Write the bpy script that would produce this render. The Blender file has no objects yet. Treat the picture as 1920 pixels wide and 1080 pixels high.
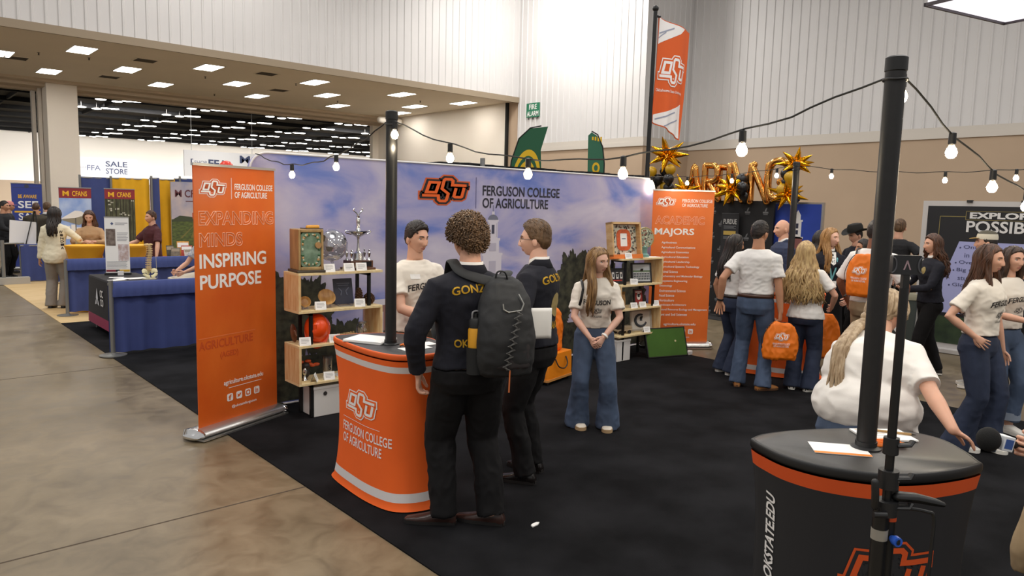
import bpy, bmesh, math, random
from mathutils import Vector, Matrix, Euler, noise
from mathutils.bvhtree import BVHTree

SC = bpy.context.scene
COL = SC.collection
WORK = bpy.data.scenes.new('work')      # scratch scene in which lettering and cloth are evaluated; removed at the end


def evaluated(o):
    WORK.collection.objects.link(o)
    vl = WORK.view_layers[0]
    vl.update()
    me = bpy.data.meshes.new_from_object(o.evaluated_get(vl.depsgraph))
    d = o.data
    bpy.data.objects.remove(o)
    (bpy.data.curves if isinstance(d, bpy.types.Curve) else bpy.data.meshes).remove(d)
    return me


random.seed(7)
R = math.radians

# ------------------------------------------------------------------ camera, world, lights, exposure
cam_d = bpy.data.cameras.new('camera')
cam_d.sensor_width = 36.0
cam_d.lens = 36.0 * 1372.0 / 1920.0
cam_d.clip_end = 400
cam = bpy.data.objects.new('camera', cam_d)
COL.objects.link(cam)
SC.camera = cam
CAM_H = 1.9
cam.matrix_world = Matrix(((0.7497, 0.0562, -0.6594, 0.0),
                           (-0.6613, 0.0995, -0.7435, 0.0),
                           (0.0238, 0.9934, 0.1118, CAM_H),
                           (0, 0, 0, 1)))

world = bpy.data.worlds.new('hall_ambient')
SC.world = world
world.use_nodes = True
world.node_tree.nodes['Background'].inputs[0].default_value = (1.0, 0.975, 0.95, 1)
world.node_tree.nodes['Background'].inputs[1].default_value = 0.36

SC.view_settings.view_transform = 'Standard'
SC.view_settings.look = 'None'
SC.view_settings.gamma = 1.0
SC.view_settings.use_curve_mapping = False
SC.view_settings.exposure = 0.37


def area(name, loc, size, power, rot=(0, 0, 0), col=(1.0, 0.97, 0.93), sy=None, spread=None):
    d = bpy.data.lights.new(name, 'AREA')
    d.energy = power
    d.color = col
    d.size = size
    if sy:
        d.shape = 'RECTANGLE'
        d.size_y = sy
    if spread:
        d.spread = spread
    o = bpy.data.objects.new(name, d)
    o.location = loc
    o.rotation_euler = rot
    COL.objects.link(o)
    return o


# high-bay lamps of the main hall, hanging under its (unseen) roof
for hx in (-4.0, 2.5, 9.0, 15.0):
    for hy in (-3.5, 3.0, 9.5, 16.0):
        area('high_bay_lamp', (hx, hy, 9.5), 1.3, 120.0)
# wall washing lamps near the bright corner of the hall
area('wall_wash_lamp', (17.6, 18.8, 11.0), 1.2, 420.0, (0, R(-24), R(20)))
area('wall_wash_lamp', (8.0, 20.2, 11.5), 1.2, 160.0, (R(24), 0, 0))
# area lights added behind the opening, standing for the far hall's lamp light
for hx in (16.0, 40.0, 64.0):
    area('far_hall_area_light', (hx, 66.0, 8.6), 10.0, 7000.0, (R(66), 0, 0), (1, 0.97, 0.93), spread=R(75))  # broad lights added and tilted to brighten the far white wall
area('far_hall_area_light', (21.0, 47.0, 8.6), 3.0, 420.0, (R(62), 0, 0), (1, 0.97, 0.93), spread=R(80))  # small dedicated light added to brighten the hanging sign


# ------------------------------------------------------------------ materials
def lin(c):
    if isinstance(c, str):
        c = c.lstrip('#')
        c = tuple(int(c[i:i + 2], 16) / 255 for i in (0, 2, 4))
    return tuple(x / 12.92 if x <= 0.04045 else ((x + 0.055) / 1.055) ** 2.4 for x in c)


MATS = {}


def M(name, col='#888888', rough=0.6, metal=0.0, var=0.0, vscale=8.0, bump=0.0, bscale=60.0, emit=0.0,
      stretch=(1, 1, 1), alpha=None, trans=0.0, spec=0.5, sheen=0.0, col2=None, detail=4.0):
    """procedural principled material: base colour modulated by noise, noise bump"""
    if name in MATS:
        return MATS[name]
    m = bpy.data.materials.new(name)
    m.use_nodes = True
    nt = m.node_tree
    b = nt.nodes['Principled BSDF']
    c = lin(col)
    b.inputs['Roughness'].default_value = rough
    b.inputs['Metallic'].default_value = metal
    b.inputs['Specular IOR Level'].default_value = spec
    if trans:
        b.inputs['Transmission Weight'].default_value = trans
    if sheen:
        b.inputs['Sheen Weight'].default_value = sheen
    tc = nt.nodes.new('ShaderNodeTexCoord')
    mp = nt.nodes.new('ShaderNodeMapping')
    mp.inputs['Scale'].default_value = stretch
    nt.links.new(tc.outputs['Object'], mp.inputs[0])
    if var > 0 or col2:
        n = nt.nodes.new('ShaderNodeTexNoise')
        n.inputs['Scale'].default_value = vscale
        n.inputs['Detail'].default_value = detail
        nt.links.new(mp.outputs[0], n.inputs['Vector'])
        r = nt.nodes.new('ShaderNodeValToRGB')
        c2 = lin(col2) if col2 else tuple(max(0, x * (1 - var)) for x in c)
        c1 = c if col2 else tuple(min(1, x * (1 + var)) for x in c)
        r.color_ramp.elements[0].position = 0.35
        r.color_ramp.elements[1].position = 0.65
        r.color_ramp.elements[0].color = (*c2, 1)
        r.color_ramp.elements[1].color = (*c1, 1)
        nt.links.new(n.outputs[0], r.inputs[0])
        nt.links.new(r.outputs[0], b.inputs['Base Color'])
        if emit:
            nt.links.new(r.outputs[0], b.inputs['Emission Color'])
    else:
        b.inputs['Base Color'].default_value = (*c, 1)
    if emit:
        b.inputs['Emission Strength'].default_value = emit
        if not (var > 0 or col2):
            b.inputs['Emission Color'].default_value = (*c, 1)
    if bump:
        n2 = nt.nodes.new('ShaderNodeTexNoise')
        n2.inputs['Scale'].default_value = bscale
        n2.inputs['Detail'].default_value = 3
        nt.links.new(mp.outputs[0], n2.inputs['Vector'])
        bp = nt.nodes.new('ShaderNodeBump')
        bp.inputs['Strength'].default_value = bump
        bp.inputs['Distance'].default_value = 0.01
        nt.links.new(n2.outputs[0], bp.inputs['Height'])
        nt.links.new(bp.outputs[0], b.inputs['Normal'])
    MATS[name] = m
    return m


def wood(name, c1, c2, axis=(1, 12, 12), scale=3.0):
    return M(name, c1, 0.55, col2=c2, vscale=scale, stretch=axis, bump=0.05, bscale=40)


# ------------------------------------------------------------------ geometry collector
class G:
    def __init__(s):
        s.v, s.f, s.m = [], [], []

    def add(s, vs, fs, mi=0):
        o = len(s.v)
        s.v += [Vector(p) for p in vs]
        s.f += [tuple(i + o for i in f) for f in fs]
        s.m += [mi] * len(fs)
        return o

    def box(s, c, d, mi=0, rot=None):
        hx, hy, hz = d[0] / 2, d[1] / 2, d[2] / 2
        vs = [Vector((x, y, z)) for x in (-hx, hx) for y in (-hy, hy) for z in (-hz, hz)]
        if rot is not None:
            vs = [rot @ p for p in vs]
        c = Vector(c)
        s.add([p + c for p in vs], [(0, 1, 3, 2), (4, 6, 7, 5), (0, 4, 5, 1), (2, 3, 7, 6), (0, 2, 6, 4), (1, 5, 7, 3)], mi)
        return s

    def bx(s, x0, x1, y0, y1, z0, z1, mi=0):
        return s.box(((x0 + x1) / 2, (y0 + y1) / 2, (z0 + z1) / 2), (x1 - x0, y1 - y0, z1 - z0), mi)

    def rings(s, rings, mi=0, caps=True, closed=False):
        n = len(rings[0])
        o = len(s.v)
        vs, fs = [], []
        for r in rings:
            vs += r
        for i in range(len(rings) - (0 if closed else 1)):
            a, b = i * n, ((i + 1) % len(rings)) * n
            for k in range(n):
                fs.append((a + k, a + (k + 1) % n, b + (k + 1) % n, b + k))
        if caps and not closed:
            fs.append(tuple(range(n - 1, -1, -1)))
            fs.append(tuple((len(rings) - 1) * n + k for k in range(n)))
        s.add(vs, fs, mi)
        return s

    def tube(s, pts, rad, seg=10, mi=0, side=None, rnd=False, flat=1.0):
        """swept tube; rad number / list of numbers / list of (ra, rb) with ra along side"""
        pts = [Vector(p) for p in pts]
        n = len(pts)
        if not isinstance(rad, (list, tuple)):
            rad = [rad] * n
        rad = [(r, r * flat) if not isinstance(r, (list, tuple)) else r for r in rad]
        if rnd:  # rounded ends
            d0 = (pts[0] - pts[1]).normalized()
            d1 = (pts[-1] - pts[-2]).normalized()
            e0 = [(pts[0] + d0 * min(rad[0]) * math.sin(a), math.cos(a)) for a in (1.35, 0.9, 0.45)]
            e1 = [(pts[-1] + d1 * min(rad[-1]) * math.sin(a), math.cos(a)) for a in (0.45, 0.9, 1.35)]
            r0, r1 = rad[0], rad[-1]
            pts = [e[0] for e in e0] + pts + [e[0] for e in e1]
            rad = [(r0[0] * e[1], r0[1] * e[1]) for e in e0] + rad + [(r1[0] * e[1], r1[1] * e[1]) for e in e1]
            n = len(pts)
        u = Vector(side) if side is not None else None
        rings = []
        for i in range(n):
            t = (pts[min(i + 1, n - 1)] - pts[max(i - 1, 0)])
            t = t.normalized() if t.length > 1e-9 else Vector((0, 0, 1))
            if u is None:
                u = Vector((1, 0, 0)) if abs(t.x) < 0.9 else Vector((0, 1, 0))
            w = u - t * u.dot(t)
            if w.length < 1e-6:
                w = t.orthogonal()
            w.normalize()
            if side is None:
                u = w
            b = t.cross(w)
            ra, rb = rad[i]
            rings.append([pts[i] + w * (ra * math.cos(2 * math.pi * k / seg)) + b * (rb * math.sin(2 * math.pi * k / seg)) for k in range(seg)])
        return s.rings(rings, mi)

    def cyl(s, p0, p1, r0, r1=None, seg=16, mi=0):
        return s.tube([p0, p1], [r0, r0 if r1 is None else r1], seg, mi)

    def lathe(s, prof, c=(0, 0, 0), seg=24, mi=0, sx=1.0, sy=1.0):
        c = Vector(c)
        rings = [[c + Vector((r * sx * math.cos(2 * math.pi * k / seg), r * sy * math.sin(2 * math.pi * k / seg), z)) for k in range(seg)] for r, z in prof]
        return s.rings(rings, mi)

    def ball(s, c, r, seg=14, ring=10, mi=0, rot=None):
        if not isinstance(r, (list, tuple)):
            r = (r, r, r)
        c = Vector(c)
        rings = []
        for i in range(ring + 1):
            th = math.pi * (0.02 + 0.96 * i / ring)
            row = []
            for k in range(seg):
                ph = 2 * math.pi * k / seg
                p = Vector((r[0] * math.sin(th) * math.cos(ph), r[1] * math.sin(th) * math.sin(ph), -r[2] * math.cos(th)))
                if rot is not None:
                    p = rot @ p
                row.append(c + p)
            rings.append(row)
        return s.rings(rings, mi)

    def prism(s, outl, z0, z1, mi=0):
        """vertical prism of a 2D outline"""
        return s.rings([[Vector((x, y, z0)) for x, y in outl], [Vector((x, y, z1)) for x, y in outl]], mi)

    def plate(s, outl, y0, y1, mi=0):
        """prism of an outline drawn in the XZ plane, thick along y"""
        return s.rings([[Vector((x, y1, z)) for x, z in outl], [Vector((x, y0, z)) for x, z in outl]], mi)

    def xf(s, mat, start=0):
        for i in range(start, len(s.v)):
            s.v[i] = mat @ s.v[i]
        return s

    def mesh(s, name='mesh'):
        me = bpy.data.meshes.new(name)
        me.from_pydata([tuple(p) for p in s.v], [], s.f)
        me.polygons.foreach_set('material_index', s.m)
        me.validate()
        bm = bmesh.new()
        bm.from_mesh(me)
        bmesh.ops.recalc_face_normals(bm, faces=bm.faces)
        bm.to_mesh(me)
        bm.free()
        return me

    def build(s, name, mats, parent=None, smooth=True, ang=35, bevel=0.0, seg=2, loc=None):
        return link(name, s.mesh(name), mats, parent, smooth, ang, bevel, seg, loc)


def link(name, me, mats, parent=None, smooth=True, ang=35, bevel=0.0, seg=2, loc=None):
    if not isinstance(mats, (list, tuple)):
        mats = [mats]
    for m in mats:
        me.materials.append(m)
    if smooth:
        me.shade_smooth()
        if ang < 180:
            me.set_sharp_from_angle(angle=R(ang))
    o = bpy.data.objects.new(name, me)
    COL.objects.link(o)
    if parent:
        o.parent = parent
    if loc is not None:
        o.location = loc
    if bevel:
        b = o.modifiers.new('bevel', 'BEVEL')
        b.width = bevel
        b.segments = seg
        b.limit_method = 'ANGLE'
        b.angle_limit = R(40)
    return o


def tag(o, label=None, cat=None, group=None, kind=None):
    if label:
        o['label'] = label
    if cat:
        o['category'] = cat
    if group:
        o['group'] = group
    if kind:
        o['kind'] = kind
    return o


def thing(name, label, cat, loc=(0, 0, 0), rz=0.0, group=None):
    o = bpy.data.objects.new(name, None)
    o.empty_display_size = 0.1
    o.location = loc
    o.rotation_euler = (0, 0, rz)
    COL.objects.link(o)
    return tag(o, label, cat, group)


def copy_tree(o, loc=None, rz=None, label=None, parent=None):
    c = o.copy()
    COL.objects.link(c)
    if parent is not None:
        c.parent = parent
    if loc is not None:
        c.location = loc
    if rz is not None:
        c.rotation_euler = (0, 0, rz)
    if label:
        c['label'] = label
    for ch in list(o.children):
        copy_tree(ch, parent=c)
    return c


def spline(pts, n=8, closed=False):
    """Catmull-Rom through points (tuples of any dimension)"""
    P = [Vector(p) for p in pts]
    out = []
    m = len(P)
    for i in range(m if closed else m - 1):
        g = (lambda k: P[k % m]) if closed else (lambda k: P[max(0, min(m - 1, k))])
        p0, p1, p2, p3 = g(i - 1), g(i), g(i + 1), g(i + 2)
        for k in range(n):
            t = k / n
            out.append(0.5 * (2 * p1 + (p2 - p0) * t + (2 * p0 - 5 * p1 + 4 * p2 - p3) * t * t + (3 * p1 - p0 - 3 * p2 + p3) * t ** 3))
    if not closed:
        out.append(P[-1].copy())
    return out


def rrect(x0, x1, z0, z1, r, n=5):
    out = []
    for cx, cz, a0 in ((x1 - r, z1 - r, 0), (x0 + r, z1 - r, 90), (x0 + r, z0 + r, 180), (x1 - r, z0 + r, 270)):
        for k in range(n + 1):
            a = R(a0 + 90 * k / n)
            out.append((cx + r * math.cos(a), cz + r * math.sin(a)))
    return out


# ------------------------------------------------------------------ lettering
def text_geo(body, bold=0.0, spacing=1.0, line=1.0, outline=0.0, align='LEFT', res=3):
    cu = bpy.data.curves.new('lettering', 'FONT')
    cu.body = body
    cu.size = 1.0
    cu.offset = bold
    cu.space_character = spacing
    cu.space_line = line
    cu.align_x = align
    cu.resolution_u = res
    if outline:
        cu.fill_mode = 'NONE'
        cu.bevel_depth = outline
        cu.bevel_resolution = 0
    else:
        cu.extrude = 0.006
    me = evaluated(bpy.data.objects.new('lettering', cu))
    g = G()
    g.add([v.co.copy() for v in me.vertices], [tuple(p.vertices) for p in me.polygons])
    bpy.data.meshes.remove(me)
    return g


def fit(g, x0, z0, w, h, y=-0.003, keep=False, shear=0.0):
    """place XY-plane geometry on the XZ plane of a panel whose front is -y; box corner x0,z0 size w,h"""
    xs = [v.x for v in g.v]
    ys = [v.y for v in g.v]
    a, b, c, d = min(xs), max(xs), min(ys), max(ys)
    sy = h / max(1e-6, d - c)
    sx = sy if keep else w / max(1e-6, b - a)
    g.lay = [max(0.0, v.z / 0.72) for v in g.v]
    if keep and w:
        sx = min(sx, w / max(1e-6, b - a))
    for v in g.v:
        x, yy, z = v
        v.x = x0 + (x - a) * sx + shear * (yy - c) * sy
        v.z = z0 + (yy - c) * sy
        v.y = y - z * 0.12
    return g


def words(parent, name, body, x0, z0, w, h, mat, y=-0.003, bold=0.0, line=1.0, outline=0.0, align='LEFT', keep=False, shear=0.0, spacing=1.0):
    g = fit(text_geo(body, bold, spacing, line, outline, align), x0, z0, w, h, y, keep, shear)
    return g.build(name, mat, parent, smooth=False)


# three interlocked block letters used on the orange displays (drawn as mitred strokes)
LOGO = [[(382, 255), (280, 255), (243, 385), (345, 385), (382, 255)],
        [(690, 281), (528, 281), (535, 225), (515, 205), (452, 205), (435, 222), (412, 335), (482, 398), (462, 480), (445, 497), (392, 497), (375, 480), (372, 428), (197, 428)],
        [(570, 318), (545, 430), (560, 440), (622, 440), (636, 430), (662, 310)]]


def stroke(g, pts, w, z, mi=0, ext=0.0):
    P = [Vector(p) for p in pts]
    closed = (P[0] - P[-1]).length < 1
    if closed:
        P = P[:-1]
    n = len(P)
    if not closed and ext:
        P[0] = P[0] + (P[0] - P[1]).normalized() * ext
        P[-1] = P[-1] + (P[-1] - P[-2]).normalized() * ext
    L, Rr = [], []
    for i in range(n):
        if closed:
            a, b = (P[i] - P[i - 1]).normalized(), (P[(i + 1) % n] - P[i]).normalized()
        else:
            a = (P[i] - P[max(i - 1, 0)])
            b = (P[min(i + 1, n - 1)] - P[i])
            a = a.normalized() if a.length else b.normalized()
            b = b.normalized() if b.length else a
        nrm = Vector((-a.y - b.y, a.x + b.x)).normalized()
        k = 1 / max(0.5, nrm.dot(Vector((-a.y, a.x))))
        L.append(P[i] + nrm * (w / 2 * k))
        Rr.append(P[i] - nrm * (w / 2 * k))
    vs = [(p.x, -p.y, z) for p in L] + [(p.x, -p.y, z) for p in Rr]
    fs = []
    for i in range(n if closed else n - 1):
        j = (i + 1) % n
        fs.append((i, j, n + j, n + i))
    g.add(vs, fs, mi)


def logo_geo(layers):
    """layers: list of (stroke width, material index) from back to front"""
    g = G()
    for k, (w, mi) in enumerate(layers):
        z = 12.0 * k
        for st in LOGO:
            stroke(g, st, w, z, mi, ext=(w - 36) / 2)
        if w > 60:
            g.add([(x, -y, z) for x, y in [(270, 260), (480, 240), (640, 290), (630, 430), (500, 430), (420, 440), (250, 380)]], [(0, 1, 2, 3, 4, 5, 6)], mi)
    for v in g.v:
        v.z *= 0.06
    return g


def put_logo(parent, x0, z0, w, h, mats, layers, y=-0.002, name='logo'):
    g = logo_geo(layers)
    xs = [v.x for v in g.v]
    ys = [v.y for v in g.v]
    a, b, c, d = min(xs), max(xs), min(ys), max(ys)
    for v in g.v:
        x, yy, z = v
        v.x = x0 + (x - a) / (b - a) * w
        v.z = z0 + (yy - c) / (d - c) * h
        v.y = y - z * 0.0016
    return g.build(name, mats, parent, smooth=False)


def drape_on(g, bvh, origin, direction, off=0.003):
    """lay the flat geometry (already in its place in front of a surface) on to that surface along direction"""
    d = Vector(direction).normalized()
    miss = set()
    lay = getattr(g, 'lay', None)
    for i, v in enumerate(g.v):
        hit = bvh.ray_cast(v - d * 0.6, d, 1.6)
        if hit[0] is not None:
            v.x, v.y, v.z = hit[0] - d * (off + 0.0014 * (lay[i] if lay else 0))
        else:
            miss.add(i)
    if miss:
        keep = [k for k, f in enumerate(g.f) if not any(i in miss for i in f)]
        g.f, g.m = [g.f[k] for k in keep], [g.m[k] for k in keep]
        used = sorted({i for f in g.f for i in f})
        mp = {i: n for n, i in enumerate(used)}
        g.kept = used
        g.v = [g.v[i] for i in used]
        g.f = [tuple(mp[i] for i in f) for f in g.f]
    else:
        g.kept = list(range(len(g.v)))
    return g


def bvh_of(me, mat=None):
    vs = [(mat @ v.co) if mat else v.co.copy() for v in me.vertices]
    return BVHTree.FromPolygons(vs, [tuple(p.vertices) for p in me.polygons])
# ------------------------------------------------------------------ the hall: floor, walls, soffit
def floor_mat():
    m = bpy.data.materials.new('polished_concrete')
    m.use_nodes = True
    nt = m.node_tree
    b = nt.nodes['Principled BSDF']
    tc = nt.nodes.new('ShaderNodeTexCoord')
    n1 = nt.nodes.new('ShaderNodeTexNoise')
    n1.inputs['Scale'].default_value = 0.9
    n1.inputs['Detail'].default_value = 8
    n1.inputs['Roughness'].default_value = 0.62
    n2 = nt.nodes.new('ShaderNodeTexNoise')
    n2.inputs['Scale'].default_value = 5.0
    n2.inputs['Detail'].default_value = 6
    n2.inputs['Distortion'].default_value = 1.2
    for n in (n1, n2):
        nt.links.new(tc.outputs['Object'], n.inputs['Vector'])
    r1 = nt.nodes.new('ShaderNodeValToRGB')
    r1.color_ramp.elements[0].position = 0.32
    r1.color_ramp.elements[0].color = (*lin('#685b45'), 1)
    r1.color_ramp.elements[1].position = 0.68
    r1.color_ramp.elements[1].color = (*lin('#8d7e66'), 1)
    r2 = nt.nodes.new('ShaderNodeValToRGB')
    r2.color_ramp.elements[0].position = 0.3
    r2.color_ramp.elements[0].color = (0.70, 0.68, 0.64, 1)
    r2.color_ramp.elements[1].position = 0.6
    r2.color_ramp.elements[1].color = (1.03, 1.02, 1.0, 1)
    mx = nt.nodes.new('ShaderNodeMix')
    mx.data_type = 'RGBA'
    mx.blend_type = 'MULTIPLY'
    mx.inputs[0].default_value = 1.0
    nt.links.new(n1.outputs[0], r1.inputs[0])
    nt.links.new(n2.outputs[0], r2.inputs[0])
    nt.links.new(r1.outputs[0], mx.inputs[6])
    nt.links.new(r2.outputs[0], mx.inputs[7])
    nt.links.new(mx.outputs[2], b.inputs['Base Color'])
    rr = nt.nodes.new('ShaderNodeMapRange')
    rr.inputs['To Min'].default_value = 0.22
    rr.inputs['To Max'].default_value = 0.46
    nt.links.new(n2.outputs[0], rr.inputs[0])
    nt.links.new(rr.outputs[0], b.inputs['Roughness'])
    bp = nt.nodes.new('ShaderNodeBump')
    bp.inputs['Strength'].default_value = 0.06
    nt.links.new(n2.outputs[0], bp.inputs['Height'])
    nt.links.new(bp.outputs[0], b.inputs['Normal'])
    return m


S = 'structure'
joint_m = M('joint_dark', '#4d4033', 0.8)
g = G()
g.bx(-14, 90, -10, 112, -0.2, 0, 0)
floor = tag(g.build('floor', floor_mat(), smooth=False), kind=S)
g = G()
for yy in (4.42, 8.95, 13.6, 18.3):
    g.bx(-14, 30, yy - 0.006, yy + 0.006, 0.0003, 0.0012)
g.bx(-2.35, -2.338, -10, 40, 0.0003, 0.0012)
tag(g.build('trim_1', joint_m, smooth=False), kind=S)

white_siding = M('white_siding', '#d8d5d3', 0.55, var=0.02, vscale=0.6)
beige_wall = M('beige_wall', '#b9a188', 0.8, var=0.03, vscale=0.7)
soffit_m = M('soffit_paint', '#e3d6c2', 0.85, var=0.02, vscale=0.5)
cream_wall = M('cream_wall', '#efe6d8', 0.8, var=0.02, vscale=0.5)
dark_gap = M('dark_gap', '#14120f', 0.9)


def siding(name, axis, fixed, a0, a1, z0, z1, sign, pitch=0.31):
    """vertical ribbed metal siding along x (axis 0) or y (axis 1); ribs stand out towards sign"""
    prof = []
    n = int((a1 - a0) / pitch)
    for i in range(n + 1):
        a = a0 + i * pitch
        prof += [(a, 0), (a + pitch * 0.74, 0), (a + pitch * 0.80, 0.028), (a + pitch * 0.94, 0.028)]
    prof = [p for p in prof if p[0] <= a1] + [(a1, 0)]
    vs, fs = [], []
    for z in (z0, z1):
        for a, d in prof:
            vs.append((a, fixed + d * sign, z) if axis == 0 else (fixed + d * sign, a, z))
    k = len(prof)
    for i in range(k - 1):
        fs.append((i, i + 1, k + i + 1, k + i))
    g = G()
    g.add(vs, fs)
    # solid backing behind the sheet
    if axis == 0:
        g.bx(a0 + 0.32, a1, min(fixed - 0.02 * sign, fixed - 0.3 * sign), max(fixed - 0.02 * sign, fixed - 0.3 * sign), z0, z1)
    else:
        g.bx(min(fixed - 0.02 * sign, fixed - 0.3 * sign), max(fixed - 0.02 * sign, fixed - 0.3 * sign), a0, a1, z0, z1)
    return tag(g.build(name, white_siding, smooth=False), kind=S)


WX, WY, SOF = 20.65, 23.175, 6.2
siding('wall_back', 0, WY, -10, WX, SOF, 13.5, -1)
siding('wall_corner', 1, WX, 16.56, WY - 0.0, 4.25, 13.5, -1)
siding('wall_return', 0, 16.55, WX, 23.3, 4.25, 13.5, -1)
siding('wall_right', 1, 23.3, -8, 16.55, 4.25, 13.5, -1)
g = G()
g.bx(WX, WX + 0.3, 16.55, WY, 0, 4.1)
tag(g.build('wall_corner_lower', beige_wall, smooth=False), kind=S)
g = G()
g.bx(WX + 0.3, 23.3, 16.55, 16.85, 0, 4.1)
tag(g.build('wall_return_lower', beige_wall, smooth=False), kind=S)
g = G()
g.bx(23.3, 23.6, -8, 16.55, 0, 4.1)
tag(g.build('wall_right_lower', beige_wall, smooth=False), kind=S)
g = G()
g.bx(WX - 0.05, WX + 0.2, 16.5, WY, 4.1, 4.25)
g.bx(WX + 0.2, 23.25, 16.5, 16.7, 4.1, 4.25)
g.bx(23.25, 23.5, -8, 16.5, 4.1, 4.25)
g.bx(WX - 0.035, WX - 0.02, 16.52, WY, 4.25, 4.42)
g.bx(WX - 0.02, 23.26, 16.505, 16.52, 4.25, 4.42)
g.bx(23.26, 23.272, -8, 16.505, 4.25, 4.42)
tag(g.build('trim_2', M('wall_rail', '#d0c8bd', 0.6), smooth=False), kind=S)

# soffit over the opening to the next hall, its header, side wall and column
g = G()
g.bx(-10, WX, WY + 0.03, 34.5, SOF, SOF + 0.3)
tag(g.build('ceiling', soffit_m, smooth=False), kind=S)
g = G()
g.bx(-10, WX, WY - 0.06, WY + 0.02, SOF - 0.06, SOF + 0.16)
tag(g.build('trim_3', M('soffit_edge', '#9a8a74', 0.7), smooth=False), kind=S)
g = G()
g.bx(-10, WX, 32.6, 33.2, 6.1, 6.25)
g.bx(-10, WX, 33.2, 34.0, 5.98, 6.25)
g.bx(-10, WX, 34.0, 34.5, 5.9, 6.25)
tag(g.build('wall_header', M('header_paint', '#c4b29a', 0.8), smooth=False), kind=S)
g = G()
g.bx(20.65, 20.95, WY + 0.75, 34.5, 0, SOF)
g.bx(20.3, 20.65, 34.2, 34.5, 0, SOF)
tag(g.build('wall_side', cream_wall, smooth=False), kind=S)
g = G()
g.bx(20.6, 20.9, WY + 0.62, WY + 0.75, 0, SOF)
tag(g.build('trim_4', dark_gap, smooth=False), kind=S)
g = G()
g.bx(20.7, 20.95, WY, WY + 0.62, 0, SOF)
tag(g.build('wall_jamb', beige_wall, smooth=False), kind=S)
g = G()
g.bx(5.46, 6.5, 33.0, 34.2, 0, SOF)
g.bx(5.40, 6.56, 32.94, 34.26, 0, 0.2)
tag(g.build('wall_column', cream_wall, smooth=False, bevel=0.02), kind=S)
g = G()
g.bx(5.16, 5.28, 34.2, 34.5, 0, SOF)
g.bx(5.32, 5.44, 33.9, 34.2, 0, SOF)
tag(g.build('trim_5', M('column_trim', '#cfc6b8', 0.5), smooth=False), kind=S)

# next hall: far wall and black ceiling
g = G()
g.bx(-10, 95, 102, 102.3, 3.45, 9.2)
tag(g.build('wall_far', M('far_white', '#e9e3da', 0.8, var=0.03, vscale=0.05), smooth=False), kind=S)
g = G()
g.bx(-10, 95, 102, 102.3, 0, 3.45)
tag(g.build('wall_far_lower', M('far_beige', '#a8957f', 0.8), smooth=False), kind=S)
g = G()
g.bx(-12, 95, 34.5, 103, 9.25, 9.5)
for k in range(11):
    g.bx(-12, 95, 36.3 + k * 6.3, 36.6 + k * 6.3, 8.9, 9.25)
for k in range(16):
    g.bx(-4 + 6.3 * k, -3.85 + 6.3 * k, 34.5, 103, 8.98, 9.25)
tag(g.build('ceiling_far', M('black_ceiling', '#100f10', 0.9), smooth=False), kind=S)
lamp_white = M('lamp_white', '#fffaf2', 0.5, emit=14.0)
panel_white = M('panel_white', '#fffaf4', 0.5, emit=14.0)
fix_gray = M('fixture_gray', '#3a3836', 0.5)
hl = None
for k, yy in enumerate((59.9, 66.2, 72.5, 78.8, 85.1, 91.4, 97.7)):
    for i in range(10):
        x0 = 7.0 + 6.3 * i
        if not (0.20 < (x0 + 0.5) / yy < 0.66):
            continue
        for dx, dy in ((0, 0.2), (1.15, 0.55), (1.6, -0.45), (2.15, -0.6)):
            if hl is None:
                g = G()
                g.cyl((0, 0, 0), (0, 0, 0.09), 0.36, 0.18, 12, 0)
                g.cyl((0, 0, 0.09), (0, 0, 0.449), 0.02, seg=6)
                g.lathe([(0.05, -0.05), (0.3, -0.03), (0.36, 0.0)], seg=12, mi=1)
                hl = g.build('hall_light', [fix_gray, lamp_white])
                tag(hl, 'small round ceiling light glowing among rows on the black ceiling of the next hall', 'ceiling light', 'lights on the black far ceiling')
                o = hl
            else:
                o = hl.copy()
                COL.objects.link(o)
            o.location = (x0 + dx, yy + dy, 8.8)

# square light panels and vents in the soffit
cl = None
names = {}
for yy, xs in ((25.33, (-2.2, 1.45, 5.15, 8.84, 12.61, 16.34, 19.45)), (27.95, (3.45, 7.03, 10.77, 14.46, 18.72)), (30.58, (1.5, 5.17, 8.85, 12.62, 16.34, 19.6))):
    for i, xx in enumerate(xs):
        row = {25.33: 'front', 27.95: 'middle', 30.58: 'back'}[yy]
        order = ['first', 'second', 'third', 'fourth', 'fifth', 'sixth', 'seventh'][i]
        lab = 'bright rectangular light panel in the beige soffit, %s row, %s from the left end' % (row, order)
        if cl is None:
            cl = thing('ceiling_light', lab, 'ceiling light', (xx, yy, SOF), 0, 'light panels in the soffit')
            g = G()
            for a, b, c, d in ((-0.33, -0.3, -0.63, 0.63), (0.3, 0.33, -0.63, 0.63), (-0.33, 0.33, -0.63, -0.6), (-0.33, 0.33, 0.6, 0.63)):
                g.bx(a, b, c, d, -0.02, 0.02)
            g.build('frame', M('panel_frame', '#e8e4dc', 0.5), cl, smooth=False)
            g = G()
            g.bx(-0.3, 0.3, -0.6, 0.6, -0.012, 0.01)
            g.build('diffuser', panel_white, cl, smooth=False)
        else:
            copy_tree(cl, (xx, yy, SOF), 0, lab)
vt = None
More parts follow.
